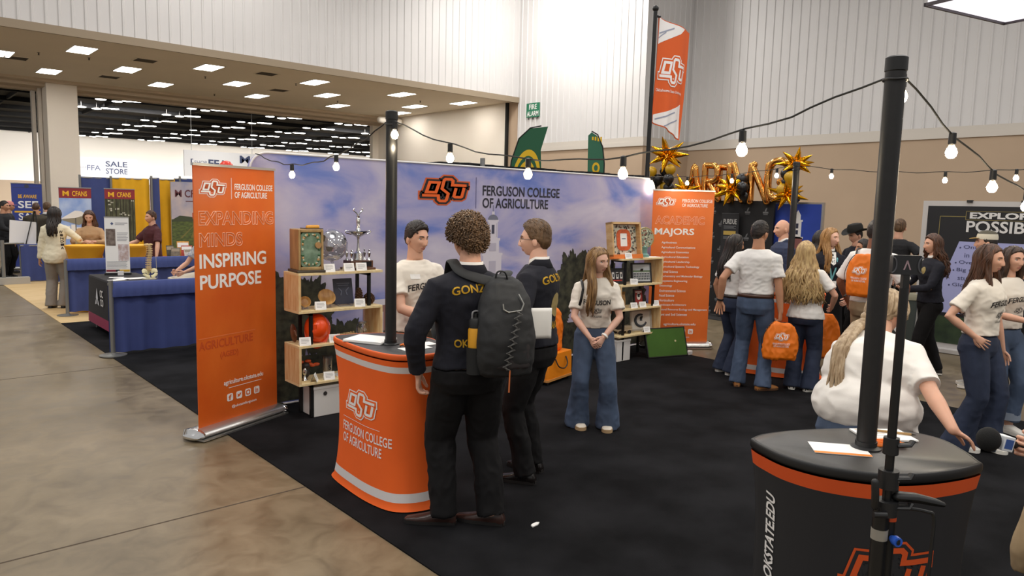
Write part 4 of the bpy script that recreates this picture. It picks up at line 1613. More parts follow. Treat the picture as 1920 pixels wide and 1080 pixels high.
for k in range(40):
    a = 2 * math.pi * k / 40
    g.ball((0.138 * math.cos(a), -0.016, 0.235 + 0.138 * math.sin(a) * (1.0 if math.sin(a) > 0 else 0.82)), 0.009, 6, 4, 4)
g.build('mosaic', [M('mos_red', '#9b5b4c', 0.5), M('mos_pale', '#d5d2bd', 0.5), M('mos_dark', '#43463f', 0.5), M('mos_teal', '#8fae9f', 0.5), M('mos_gold', '#b99a55', 0.5)], t)
t = tag(G().prism([(-0.13, -0.05), (0.13, -0.06), (0.14, 0.05), (-0.12, 0.06)], 0, 0.004).build('leaflet', paper_m, None, smooth=False), 'white leaflet lying before the round seed mosaic', 'paper')
t.location = atR(0.66, 0.075, 0)


def frame(lab, p, rz, w, h, art, fr_col, extra=None):
    t = thing('picture_frame', lab, 'picture frame', p, rz)
    rot = Matrix.Translation((0, 0.0, 0.0)) @ Matrix.Rotation(R(-10), 4, 'X')
    b = 0.02
    g = G()
    for a, c, d, e in ((-w / 2, -w / 2 + b, 0, h), (w / 2 - b, w / 2, 0, h), (-w / 2, w / 2, 0, b), (-w / 2, w / 2, h - b, h)):
        g.bx(a, c, 0, 0.02, d, e)
    g.xf(rot)
    g.build('frame', fr_col, t, smooth=False)
    g = G()
    g.bx(-w / 2 + b, w / 2 - b, 0.008, 0.018, b, h - b)
    g.xf(rot)
    g.build('picture', art, t, smooth=False)
    g = G()
    g.add([(-0.02, 0.018, h * 0.7), (0.02, 0.018, h * 0.7), (0.02, 0.09, 0.0), (-0.02, 0.09, 0.0)], [(0, 1, 2, 3)])
    g.build('strut', blk_plastic, t, smooth=False)
    if extra:
        g = extra(w, h, b)
        g.xf(rot)
        g.build('picture_detail', [white_print, M('pic_red', '#b23a36', 0.6), M('pic_green', '#5e7a52', 0.6), M('pic_dark', '#3a3f48', 0.6)], t, smooth=False)
    return t


def group_photo(w, h, b):
    g = G()
    for r_ in range(3):
        for k in range(10):
            x = -w / 2 + b + 0.02 + (w - 2 * b - 0.04) * k / 9
            z = b + 0.02 + 0.03 * r_
            g.bx(x - 0.007, x + 0.007, 0.0055, 0.008, z, z + 0.026, 3)
            g.bx(x - 0.004, x + 0.004, 0.005, 0.008, z + 0.026, z + 0.034, 0)
    g.bx(-w / 2 + b, w / 2 - b, 0.006, 0.008, h * 0.55, h * 0.62, 2)
    return g


def sign_photo(w, h, b):
    g = G()
    for k, x in enumerate((-0.06, 0.0, 0.06)):
        g.bx(x - 0.018, x + 0.018, 0.005, 0.008, h * 0.35, h * 0.75, 0)
        g.bx(x - 0.008, x + 0.008, 0.004, 0.008, h * 0.45, h * 0.65, 3)
    g.bx(-0.07, 0.07, 0.005, 0.008, h * 0.2, h * 0.28, 1)
    return g


def red_photo(w, h, b):
    g = G()
    g.plate([(0.03 * math.cos(a), h * 0.55 + 0.045 * math.sin(a)) for a in [k * 0.5236 for k in range(12)]], 0.005, 0.008, 0)
    g.bx(-0.015, 0.015, 0.004, 0.008, h * 0.5, h * 0.62, 3)
    g.bx(-0.045, 0.045, 0.005, 0.008, h * 0.78, h * 0.84, 0)
    return g


def shoe_photo(w, h, b):
    g = G()
    pts = [(0.085 * math.cos(R(a)) - 0.005, 0.005, h * 0.5 + 0.075 * math.sin(R(a))) for a in range(70, 341, 15)]
    g.tube(pts, [0.012 + 0.006 * math.sin(k / 18 * 3.14) for k in range(len(pts))], 8, 3)
    g.plate([(-0.02, h * 0.48), (0.02, h * 0.48), (0.012, h * 0.6), (-0.008, h * 0.62)], 0.004, 0.008, 3)
    return g


frame('dark picture frame with a lit sign photo on the upper part of the right shelf', atR(0.11, 0.14, 1), R(-14), 0.26, 0.2, M('photo_dark', '#2a2b31', 0.4), blk_plastic, sign_photo)
frame('black framed group photo at the right end of the second board', atR(0.535, 0.1, 1), R(-18), 0.30, 0.255, M('photo_sky', '#c3c9cf', 0.4), blk_plastic, group_photo)
frame('red picture with a white emblem standing on the third board', atR(0.56, 0.15, 2), R(-18), 0.155, 0.215, M('photo_red', '#a03533', 0.4), M('frame_black', '#201d1d', 0.4), red_photo)
frame('framed horseshoe on white backing on the lowest board of the right shelf', atR(0.62, 0.14, 3), R(-16), 0.33, 0.265, M('photo_white', '#dcd8d0', 0.5), M('frame_silver', '#bdb6aa', 0.4), shoe_photo)
t = thing('paper_bag', 'small tan paper bag standing on the third board', 'bag', atR(0.17, 0.15, 2), R(-10))
g = G()
g.rings([[Vector((x * s, y * s2, z)) for x, y in ((-.06, -.035), (.06, -.035), (.065, 0), (.06, .035), (-.06, .035), (-.065, 0))] for s, s2, z in ((1, 1, 0), (1.02, 1.0, 0.1), (0.97, 0.7, 0.16), (1.0, 0.5, 0.2))])
g.build('body', M('kraft', '#b08a5a', 0.8, var=0.1, vscale=20), t)
g = G()
g.bx(-0.06, 0.06, -0.026, -0.018, 0.17, 0.20)
g.build('folded_top', M('kraft_dark', '#94713f', 0.8), t, smooth=False)
t = thing('model_truck', 'small tan and black model on the lowest board of the right shelf', 'model', atR(0.22, 0.13, 3), R(-10))
g = G()
g.bx(-0.11, 0.13, -0.04, 0.05, 0.035, 0.06)
g.bx(-0.02, 0.12, -0.04, 0.05, 0.06, 0.10)
g.build('body', M('model_tan', '#b9a68a', 0.5), t, smooth=False, bevel=0.008)
g = G()
g.bx(-0.10, -0.05, -0.035, 0.045, 0.06, 0.155)
g.build('cab', M('model_dark', '#2d2a28', 0.5), t, smooth=False, bevel=0.008)
for wx in (-0.07, 0.08):
    for wy in (-0.045, 0.045):
        g = G()
        g.cyl((wx, wy, 0.024), (wx, wy + 0.012, 0.024), 0.024, seg=16)
        g.build('wheel', blk_plastic, t)
t = thing('game_board', 'green felt-covered board leaning against the right shelf', 'board', (7.68, 5.60, 0.01), R(-17))
rot = Matrix.Rotation(R(-18), 3, 'X')
g = G()
g.box(rot @ Vector((0, 0, 0.19)), (0.60, 0.03, 0.37), 0, rot)
g.build('green_panel', M('felt_green', '#3f6420', 0.9, var=0.08, vscale=4), t, smooth=False)
g = G()
for a in ((0, 0, 0.006, 0.63, 0.038, 0.012), (0, 0, 0.376, 0.63, 0.038, 0.012), (-0.307, 0, 0.19, 0.014, 0.038, 0.37), (0.307, 0, 0.19, 0.014, 0.038, 0.37)):
    g.box(rot @ Vector(a[:3]), a[3:], 0, rot)
g.build('border', blk_plastic, t, smooth=False)
g = G()
g.cyl(rot @ Vector((0.14, -0.016, 0.2)), rot @ Vector((0.14, -0.019, 0.2)), 0.014, seg=16)
g.build('peg', M('peg_pale', '#c9c391', 0.5), t)
t = tag(G().bx(-0.05, 0.05, -0.03, 0.03, 0, 0.06).build('power_adapter', M('adapter_white', '#d9d6d2', 0.5), None, smooth=False, bevel=0.012), 'white power adapter on the carpet right of the green board', 'adapter')
t.location = (8.02, 5.52, 0.009)
# ------------------------------------------------------------------ people
V = Vector
PUPIL = M('pupil', '#2a1d16', 0.2)
SCLERA = M('sclera', '#e3dcd6', 0.3)


def skin_m(name, col):
    m = M('skin_' + name, col, 0.5, var=0.05, vscale=7)
    b = m.node_tree.nodes['Principled BSDF']
    b.inputs['Subsurface Weight'].default_value = 0.12
    b.inputs['Subsurface Radius'].default_value = (0.012, 0.005, 0.003)
    return m


SKIN = {'light': skin_m('light', '#d9a68c'), 'pale': skin_m('pale', '#dfb09a'), 'tan': skin_m('tan', '#bf8a6a'), 'brown': skin_m('brown', '#8a5a42')}
LIPS = M('lips', '#b97a6c', 0.45)


def hair_m(name, c1, c2):
    return M('hair_' + name, c1, 0.45, col2=c2, vscale=16, stretch=(3, 3, 0.5), bump=0.35, bscale=70, detail=6)


HAIR = {'brown': hair_m('brown', '#4a3324', '#2a1b12'), 'dark': hair_m('dark', '#2c201a', '#15100d'), 'blonde': hair_m('blonde', '#cfb07a', '#94744a'), 'dirty': hair_m('dirty', '#a98456', '#664a2e'),
        'ashen': hair_m('ashen', '#bca688', '#8f7759'), 'chestnut': hair_m('chestnut', '#5d3a25', '#362012'), 'ginger': hair_m('ginger', '#b58a55', '#8a6336'), 'gray': hair_m('gray', '#8d867e', '#6a645d'), 'lightbrown': hair_m('lightbrown', '#6e5237', '#46321f')}
TEE = M('tee_cream', '#e9e0d3', 0.85, bump=0.08, bscale=300)
TEEW = M('tee_white', '#ebe7e2', 0.85, bump=0.08, bscale=300)
NAVY = M('navy_cord', '#12131f', 0.9, var=0.12, vscale=40, stretch=(3, 3, 0.2), bump=0.12, bscale=200, )
DENIM = M('denim', '#47566f', 0.85, var=0.18, vscale=9, stretch=(1, 1, 0.3), bump=0.1, bscale=350)
DENIMD = M('denim_dark', '#262f45', 0.85, var=0.15, vscale=9, stretch=(1, 1, 0.3), bump=0.1, bscale=350)
SLACK = M('black_slacks', '#111012', 0.85, var=0.1, vscale=10, spec=0.3)
GOLD = M('gold_thread', '#e2b325', 0.6)
LEATHER_B = M('leather_black', '#1b1716', 0.22)
LEATHER_BR = M('leather_brown_shoe', '#3b2722', 0.3)
SOLE = M('sole', '#e8e4dc', 0.6)
SOLE_D = M('sole_dark', '#191615', 0.7)


def remesh(g, vox, smooth=3, name='cloth', dec=None):
    me = g.mesh('tmp')
    o = bpy.data.objects.new('tmp', me)
    m = o.modifiers.new('r', 'REMESH')
    m.mode = 'VOXEL'
    m.voxel_size = vox
    if smooth:
        s = o.modifiers.new('s', 'SMOOTH')
        s.factor = 0.5
        s.iterations = smooth
    return evaluated(o)


def folds(me, amp, freq=(9, 9, 14), seed=0.0, fn=None):
    """cloth creases: push vertices along their normals by layered noise"""
    co = [v.co.copy() for v in me.vertices]
    no = [v.normal.copy() for v in me.vertices]
    flat = []
    for c, nn in zip(co, no):
        p = Vector((c.x * freq[0] + seed, c.y * freq[1], c.z * freq[2]))
        d = noise.noise(p) * 0.7 + abs(noise.noise(p * 1.9 + Vector((3, 1, 7)))) * -0.7 + 0.12
        q = c + nn * (d * amp * (fn(c) if fn else 1.0))
        flat += [q.x, q.y, q.z]
    me.vertices.foreach_set('co', flat)
    me.update()
    return me


def ik(S, T, a, b, pole):
    d = T - S
    L = min(d.length, (a + b) * 0.999)
    u = d.normalized()
    x = (a * a - b * b + L * L) / (2 * L)
    h = math.sqrt(max(0, a * a - x * x))
    p = pole - u * pole.dot(u)
    if p.length < 1e-5:
        p = u.orthogonal()
    return S + u * x + p.normalized() * h, S + u * L


def sstep(a, b, x):
    t = max(0.0, min(1.0, (x - a) / (b - a)))
    return t * t * (3 - 2 * t)


def head_dir(seg, ring):
    """unit directions with columns packed towards the face"""
    rows = []
    for i in range(ring + 1):
        th = math.pi * (0.012 + 0.976 * i / ring)
        row = []
        for k in range(seg):
            u = 2 * math.pi * k / seg
            ph = u - 0.52 * math.sin(u)
            row.append((math.sin(th) * math.sin(ph), math.sin(th) * math.cos(ph), -math.cos(th)))
        rows.append(row)
    return rows


def head_pt(d, fem=False, jaw=1.0, smile=0.0):
    """head surface in direction d, head centred at the ears' height, facing +y"""
    dx, dy, dz = d
    x, y, z = 0.0755 * dx, 0.097 * dy, 0.118 * dz
    # cranium fuller at the back, narrower at the temples
    if dy < 0:
        y *= 1.0 + 0.06 * sstep(-0.2, 0.5, dz)
        if dz < -0.15:
            y *= 1 - 0.42 * sstep(-0.15, -0.85, dz)
    # jaw
    if dz < 0.1:
        k = sstep(0.1, -1.0, dz)
        x *= 1 - (0.30 + (0.06 if fem else 0.0)) * k * jaw
        if dy > 0:
            y *= 1 + 0.12 * k * (1 - abs(dx))
    if dz < -0.75 and dy > 0.0:
        z *= 1 - 0.06 * sstep(-0.75, -1.0, dz)
    if dy > 0.0:
        f = sstep(0.15, 0.7, dy)
        e = lambda cx, cz, sx, sz: math.exp(-((x - cx) / sx) ** 2 - ((z - cz) / sz) ** 2)
        dyy = 0.0
        dyy -= 0.006 * sstep(0.03, 0.1, z)
        for s in (-1, 1):
            dyy -= 0.0125 * e(s * 0.031, 0.004, 0.017, 0.012)
            dyy += 0.005 * e(s * 0.030, 0.026, 0.020, 0.008)
            dyy += 0.005 * e(s * 0.040, -0.026, 0.018, 0.016)
            dyy += 0.006 * e(s * 0.0105, -0.040, 0.007, 0.007)
            dyy -= 0.003 * e(s * 0.028, -0.062, 0.010, 0.014)
        # nose: ridge that grows towards the tip
        w = 0.0085 + 0.005 * sstep(0.0, -0.035, z)
        hgt = 0.0
        if -0.052 < z < 0.03:
            hgt = 0.006 + 0.0145 * sstep(0.02, -0.036, z)
            hgt *= sstep(-0.052, -0.040, z) * sstep(0.03, 0.012, z)
        dyy += hgt * math.exp(-(x / w) ** 2)
        dyy += 0.0065 * e(0, -0.064, 0.019 + 0.004 * smile, 0.0045) + 0.007 * e(0, -0.074, 0.016, 0.005) - 0.004 * e(0, -0.069, 0.022, 0.0022)
        dyy -= 0.004 * e(0, -0.086, 0.022, 0.005)
        dyy += 0.007 * e(0, -0.103, 0.020, 0.011)
        y += dyy * f
    return V((x, y, z))


def hairline(a):
    """lowest hair height (dz) by azimuth from the face, a in degrees 0..180"""
    t = [(0, 0.63), (25, 0.60), (45, 0.50), (62, 0.36), (72, 0.12), (82, -0.02), (95, 0.02), (108, -0.12), (125, -0.40), (150, -0.56), (180, -0.6)]
    for (a0, z0), (a1, z1) in zip(t, t[1:]):
        if a <= a1:
            return z0 + (z1 - z0) * (a - a0) / (a1 - a0)
    return -0.55


def hair_shell(g, top, side, rough=0.0, seed=0.0, line=0.0, seg=64, ring=48, sweep=None, freq=9):
    rows = head_dir(seg, ring)
    rings = []
    for row in rows:
        r = []
        for d in row:
            a = math.degrees(math.atan2(abs(d[0]), d[1]))
            m = sstep(-0.05, 0.05, d[2] - hairline(a) - line)
            p = head_pt((d[0], d[1], d[2])) if d[1] < 0.4 else V((0.0755 * d[0], 0.097 * d[1] - 0.006 * sstep(.03, .1, .118 * d[2]), 0.118 * d[2]))
            n = V((d[0] / 0.0755, d[1] / 0.097, d[2] / 0.118)).normalized()
            t = side + (top - side) * sstep(0.1, 0.85, d[2])
            if rough:
                q = V((d[0] * freq + seed, d[1] * freq, d[2] * freq))
                t += rough * (noise.noise(q) + 0.6 * noise.noise(q * 2.3))
            off = t * m - 0.014 * (1 - m)
            if sweep:
                p = p + V(sweep) * (m * sstep(0.3, 1.0, d[2]))
            r.append(p + n * off)
        rings.append(r)
    g.rings(rings)


def hand(g, gp, W, D, N, side, s=1.0, curl=0.5, spread=0.12, thumb=0.6, fist=None):
    """palm goes into gp (fused with the arm), fingers and thumb into g; W wrist, D along the hand, N palm normal, side: direction of the thumb"""
    D = D.normalized()
    N = (N - D * N.dot(D)).normalized()
    A = D.cross(N)
    if A.dot(side) < 0:
        A = -A
    K = W + D * 0.088 * s
    gp.tube([W - D * 0.01 * s, W + D * 0.03 * s, W + D * 0.065 * s, K], [(0.026 * s, 0.018 * s), (0.036 * s, 0.016 * s), (0.041 * s, 0.0145 * s), (0.039 * s, 0.012 * s)], 14, 0, side=A, rnd=True)
    for k, (off, ln, cr) in enumerate(((0.029, 0.070, 0.9), (0.010, 0.078, 1.0), (-0.010, 0.073, 1.08), (-0.028, 0.058, 1.15))):
        base = K + A * off * s - D * 0.012 * s
        fd = (D + A * (spread * (off / 0.03))).normalized()
        pts = [base - fd * 0.02 * s, base]
        rad = [0.0085 * s, 0.0095 * s]
        ang = 0.0
        p = base
        for j, (fr, cu) in enumerate(((0.46, 0.55), (0.32, 0.95), (0.26, 0.6))):
            ang += curl * cr * cu
            dr = fd * math.cos(ang) + N * math.sin(ang)
            q = p + dr * ln * fr * s
            pts += [p.lerp(q, 0.5), q]
            rad += [0.0088 * s - 0.0005 * j, 0.0086 * s - 0.0009 * (j + 1)]
            p = q
        g.tube(pts, rad, 9, 0, rnd=True)
    tb = W + D * 0.022 * s + A * 0.026 * s + N * 0.004 * s
    td = (D * 0.72 + A * 0.62 + N * thumb * 0.55).normalized()
    td2 = (D * 0.93 + A * 0.18 + N * thumb * 0.6).normalized()
    p1 = tb + td * 0.036 * s
    p2 = p1 + td2 * 0.030 * s
    p3 = p2 + (td2 + N * 0.3 * thumb).normalized() * 0.024 * s
    g.tube([tb - td * 0.015 * s, tb, p1, p1.lerp(p2, .5), p2, p3], [0.013 * s, 0.014 * s, 0.0118 * s, 0.0108 * s, 0.0102 * s, 0.0082 * s], 9, 0, rnd=True)


def shoe_geo(A, fd, L=0.275, w=1.0, high=0.0, sole_h=0.022, toe=0.0):
    """shoe under the ankle A (point at ground), pointing along fd"""
    fd = fd.normalized()
    sd = V((fd.y, -fd.x, 0))
    g = G()
    up = V((0, 0, 1))
    prof = [(-0.075, 0.026, 0.05 + high), (-0.06, 0.034, 0.082 + high), (-0.01, 0.038, 0.092 + high), (0.045, 0.040, 0.078), (0.10, 0.045, 0.058), (0.15, 0.043, 0.045), (0.18 + toe, 0.032, 0.034), (0.193 + toe, 0.014, 0.024)]
    k = L / 0.275
    rings = []
    for x, hw, hh in prof:
        r = []
        for j in range(14):
            a = 2 * math.pi * j / 14
            c, s_ = math.cos(a), math.sin(a)
            zz = sole_h + (hh - sole_h) * max(0.0, s_) ** 0.75 if s_ > 0 else sole_h * (1 - 0.8 * abs(s_))
            r.append(A + fd * (x * k) + sd * (hw * w * (abs(c) ** 0.7) * (1 if c > 0 else -1)) + up * zz)
        rings.append(r)
    g.rings(rings, 0)
    o = len(g.v)
    ol = [(-0.08, 0.0), (-0.07, 0.03), (-0.01, 0.040), (0.05, 0.042), (0.10, 0.048), (0.15, 0.046), (0.182 + toe, 0.034), (0.198 + toe, 0.012)]
    pts = [A + fd * (x * k) + sd * (y * w) for x, y in ol] + [A + fd * (x * k) - sd * (y * w) for x, y in reversed(ol[1:])]
    g.rings([[p + up * 0.001 for p in pts], [p + up * sole_h for p in pts]], 1)
    return g


def person(label, pos, face, h=1.75, b=1.0, fem=False, skin='light', hair=None, top=None, legs=None, shoes=None, armL=None, armR=None,
           lean=0.0, twist=0.0, tilt=0.0, yaw=0.0, pitch=0.0, roll=0.0, feet=None, vox=0.011, pelvis=0.93, hipdx=0.0, belly=0.0, smile=0.0, group=None, neckfwd=0.0, extra=None, category='person', thighs=None, head_s=1.0, bust=None):
    """pos: floor point; face: heading relative to the line of sight (0 towards the viewer, 90 to the viewer's right, 180 away)"""
    az = math.degrees(math.atan2(pos[1], pos[0])) + 180 + face
    rz = R(az - 90)
    root = thing('person', label, category, (pos[0], pos[1], pos[2] if len(pos) > 2 else 0.009), rz, group)
    s = h / 1.75
    W3 = lambda p: V(p) * s
    PV = V((hipdx, 0, pelvis))
    lm = Matrix.Translation(PV) @ Matrix.Rotation(R(tilt), 4, 'Y') @ Matrix.Rotation(-R(lean), 4, 'X') @ Matrix.Rotation(R(twist), 4, 'Z') @ Matrix.Translation((0, 0, -0.93))
    U = lambda x, y, z: lm @ V((x, y, z))          # upper body frame (normalised, upright) -> person frame

    def blendU(z, x=0.0, y=0.0):
        # bend gradually between hips and ribs
        k = sstep(0.90, 1.22, z)
        q = V((x + hipdx, y, z + (pelvis - 0.93)))
        return q.lerp(U(x, y, z), k)
    shw = (0.158 if fem else 0.178) * (0.5 + 0.5 * b)
    SHL, SHR = U(-shw, -0.004, 1.378), U(shw, -0.004, 1.378)
    nb = U(0, -0.005, 1.475)
    hd = U(0, 0.02 + neckfwd, 1.632)
    HM = Matrix.Translation(hd) @ Matrix.Rotation(R(twist + yaw), 4, 'Z') @ Matrix.Rotation(R(pitch), 4, 'X') @ Matrix.Rotation(R(roll), 4, 'Y') @ Matrix.Scale(head_s, 4)
    # ---- arms
    arms = {}
    for nm, S0, a, sx in (('L', SHL, armL, -1), ('R', SHR, armR, 1)):
        a = dict(a or {})
        T = V(a.get('to', (sx * 0.27, 0.02, 0.80)))
        pole = V(a.get('elbow', (sx * 0.5, -0.6, 0.0)))
        E_, Wr = ik(S0, T, 0.295, 0.255, pole)
        fd = (Wr - E_).normalized()
        D = V(a['dir']) if 'dir' in a else fd
        N = V(a.get('palm', (-sx, 0.2, 0)))
        th = V(a.get('thumb', (0, 1, 0.2)))
        arms[nm] = dict(S=S0, E=E_, W=Wr, D=D, N=N, th=th, curl=a.get('curl', 0.5), spread=a.get('spread', 0.12), sx=sx, tp=a.get('tp', 0.6))
    # ---- legs
    feet = feet or [(-0.10, 0.0, 0), (0.10, 0.0, 0)]
    lg = []
    for i, (fx, fy, fa) in enumerate([f[:3] for f in feet]):
        sx = -1 if i == 0 else 1
        hip = V((hipdx + sx * 0.085 * (0.6 + 0.4 * b), 0, pelvis - 0.03))
        fz = feet[i][3] if len(feet[i]) > 3 else 0.0
        ank = V((fx, fy - 0.02, 0.075 + fz))
        kp = V(feet[i][4]) if len(feet[i]) > 4 else V((sx * 0.12, 1, 0))
        kn, an = ik(hip, ank, 0.43, 0.425, kp)
        lg.append((hip, kn, an, V((math.sin(R(fa)), math.cos(R(fa)), 0)), fz))
    # ---- the body, one surface
    sk = SKIN[skin]
    gp, gf = G(), G()
    tb = 0.90 * b

    def torso(g, zs, grow=0.0, kx=1.0, bell=belly, rnd=False):
        rows, rad = [], []
        base_m = [(0.80, .150, .100, 0), (0.86, .174, .122, -.005), (0.93, .172, .120, -.004), (1.00, .158, .112, 0), (1.08, .147, .106, .004), (1.16, .150, .108, .004), (1.24, .163, .115, .003), (1.32, .172, .118, 0), (1.39, .170, .106, -.006), (1.435, .138, .080, -.008), (1.468, .088, .062, -.008), (1.50, .062, .056, -.004)]
        base_f = [(0.80, .152, .102, 0), (0.86, .178, .124, -.008), (0.93, .172, .118, -.006), (1.00, .146, .100, 0), (1.08, .130, .092, .003), (1.16, .132, .094, .004), (1.24, .143, .108, .010), (1.30, .150, .118, .014), (1.38, .150, .096, 0), (1.435, .122, .074, -.008), (1.47, .072, .055, -.008), (1.50, .055, .050, -.004)]
        B = base_f if fem else base_m
        for z, rx, ry, yo in B:
            if z < zs[0] - 1e-6 or z > zs[1] + 1e-6:
                continue
            kb = b if z < 1.42 else (0.5 + 0.5 * b)
            bl = bell * math.exp(-((z - 1.05) / 0.16) ** 2)
            rows.append(blendU(z, 0, yo + bl * 0.6))
            rad.append((rx * kb * kx + grow, ry * kb + grow + bl * 0.6))
        d = U(1, 0, 1.2) - U(0, 0, 1.2)
        g.tube([p * s for p in rows], [(a * s, c * s) for a, c in rad], 28, 0, side=d, rnd=rnd)
    torso(gp, (0.80, 1.50), -0.020)
    for nm in 'LR':
        a = arms[nm]
        k = 0.55 + 0.45 * b
        S0, E_, Wr = a['S'], a['E'], a['W']
        gp.tube([p * s for p in (S0, S0.lerp(E_, .35), S0.lerp(E_, .8), E_, E_.lerp(Wr, .3), E_.lerp(Wr, .75), Wr)],
                [r * k * s * (0.88 if fem else 1.0) for r in (.044, .045, .042, .040, .041, .031, .026)], 14, 0, rnd=True)
        hand(gf, gp, Wr * s, a['D'], a['N'], a['th'], s * (0.88 if fem else 1.0), a['curl'], a['spread'], a['tp'])
    for hip, kn, an, fd, fz in lg:
        gp.tube([p * s for p in (hip, hip.lerp(kn, .5), kn, kn.lerp(an, .35), an)], [r * s * (0.6 + 0.4 * b) for r in (.080, .070, .052, .052, .038)], 14, 0, rnd=True)
        gp.tube([an * s, (an + V((0, 0, -.03)) + fd * .03) * s], [.032 * s, .028 * s], 10, 0, rnd=True)
    gp.tube([nb * s, ((nb + hd) / 2 + V((0, -0.012, 0))) * s, (HM @ V((0, -0.022, -0.05))) * s, (HM @ V((0, -0.015, 0.0))) * s], [r * s * (0.86 if fem else 1.0) * (0.7 + 0.3 * b) for r in (.064, .056, .054, .05)], 16, 0)
    bodyme = remesh(gp, vox, 3)
    g = G()
    g.add([v.co for v in bodyme.vertices], [tuple(p.vertices) for p in bodyme.polygons], 0)
    bpy.data.meshes.remove(bodyme)
    g.add(gf.v, gf.f, 0)
    hs = s * 1.0
    # head
    st = len(g.v)
    seg, ring = (72, 60) if vox < 0.0115 else (48, 42)
    rows = head_dir(seg, ring)
    hg = G()
    hg.rings([[head_pt(d, fem, 1.0, smile) for d in row] for row in rows])
    for i, f in enumerate(hg.f):
        c = sum((hg.v[k] for k in f), V()) / len(f)
        if c.y > 0.06 and abs(c.x) < 0.021 + 0.004 * smile and -0.0775 < c.z < -0.060 and abs(c.x) < 0.024 - abs(c.z + 0.069) * 1.2:
            hg.m[i] = 1
    for sx in (-1, 1):
        hg.ball((sx * 0.0775, -0.008, -0.012), (0.009, 0.019, 0.031), 12, 9, 0, Matrix.Rotation(R(sx * 18), 3, 'Z') @ Matrix.Rotation(R(-12), 3, 'X'))
        hg.ball((sx * 0.081, -0.003, -0.008), (0.006, 0.010, 0.018), 8, 6, 0)
        ex = V((sx * 0.031, head_pt(V((sx * 0.40, 0.91, 0.03)).normalized(), fem).y - 0.0065, 0.003))
        hg.ball(ex, (0.0135, 0.0105, 0.0085), 12, 8, 2)
        hg.ball(ex + V((0, 0.0075, 0)), (0.0058, 0.0045, 0.0058), 10, 6, 3)
        # brow and upper lid
        bp = []
        for k in range(6):
            xx = sx * (0.013 + 0.0068 * k)
            zz = 0.0205 + 0.004 * math.sin(k / 5 * 2.6)
            dd = V((xx / 0.0755, math.sqrt(max(0.05, 1 - (xx / .0755) ** 2 - (zz / .118) ** 2)), zz / 0.118))
            bp.append(head_pt(dd.normalized(), fem) + V((0, 0.0005, 0)))
        hg.tube(bp, [(0.0016, 0.0025), (0.0024, 0.0040), (0.0024, 0.0040), (0.0024, 0.0036), (0.002, 0.003), (0.001, 0.0014)], 8, 4, side=(0, 1, 0))
        lp = [ex + V((sx * (-0.0135 + 0.0054 * k), 0.0085 - 0.004 * abs(k - 2.5) / 2.5, 0.0045 + 0.0035 * math.sin((k) / 5 * math.pi))) for k in range(6)]
        hg.tube(lp, 0.0014 if not fem else 0.002, 6, 3)
    hg.xf(Matrix.Scale(s, 4) @ HM if False else Matrix.Diagonal((s, s, s, 1)) @ HM)
    g.add(hg.v, hg.f)
    g.m[-len(hg.f):] = hg.m
    hcol = (hair or {}).get('col', 'brown')
    g.build('body', [sk, LIPS, SCLERA, PUPIL, HAIR[hcol]], root, True, 180)
    SM = Matrix.Diagonal((s, s, s, 1))
    # ---- hair
    if hair and hair.get('style') != 'bald':
        hg = G()
        stl = hair['style']
        sd = hair.get('seed', 1.0)
        hair_shell(hg, hair.get('top', 0.016), hair.get('side', 0.009), hair.get('rough', 0.0035), sd, hair.get('line', 0.0), sweep=hair.get('sweep'), freq=hair.get('freq', 9))
        if stl == 'curly':
            rr = random.Random(int(sd * 10))
            for k in range(hair.get('n', 420)):
                u = (k + 0.5) / hair.get('n', 420)
                dz = 1 - 1.55 * u
                a = k * 2.39996
                q = math.sqrt(max(0, 1 - dz * dz))
                d = V((q * math.sin(a), q * math.cos(a), dz))
                aa = math.degrees(math.atan2(abs(d.x), d.y))
                if dz < hairline(aa) + 0.02:
                    continue
                n = V((d.x / 0.0755, d.y / 0.097, d.z / 0.118)).normalized()
                p = head_pt(d) + n * (hair.get('side', .02) + (hair.get('top', .03) - hair.get('side', .02)) * sstep(-.1, .9, dz) - 0.004 + rr.uniform(-.004, .006))
                # a little coil
                t1 = n.orthogonal().normalized()
                t2 = n.cross(t1)
                ph = rr.uniform(0, 6.28)
                pts = [p + (t1 * math.cos(ph + w) + t2 * math.sin(ph + w)) * 0.0072 + n * (0.0045 * w - 0.012) for w in (0, 1.2, 2.4, 3.6, 4.8, 6.0)]
                hg.tube(pts, [0.003, 0.0042, 0.0045, 0.0042, 0.004, 0.002], 5)
        elif stl == 'short':
            rr = random.Random(int(sd * 10))
            for k in range(hair.get('n', 130)):
                a = rr.uniform(0, 6.283)
                dz = rr.uniform(0.35, 0.98)
                q = math.sqrt(1 - dz * dz)
                d = V((q * math.sin(a), q * math.cos(a), dz))
                if dz < hairline(math.degrees(math.atan2(abs(d.x), d.y))) + 0.06:
                    continue
                n = V((d.x / 0.0755, d.y / 0.097, d.z / 0.118)).normalized()
                p = head_pt(d) + n * (hair.get('top', .016) * sstep(.2, .8, dz) + hair.get('side', .009) * (1 - sstep(.2, .8, dz)) - 0.003)
                dr = (V(hair.get('comb', (0.3, -0.8, 0))) - n * n.dot(V(hair.get('comb', (0.3, -0.8, 0))))).normalized()
                pts = [p - dr * 0.012 - n * 0.004, p + n * 0.002, p + dr * 0.016 + n * 0.001, p + dr * 0.03 - n * 0.005]
                hg.tube(pts, [(0.003, 0.002), (0.006, 0.003), (0.005, 0.003), (0.0015, 0.001)], 6, 0)
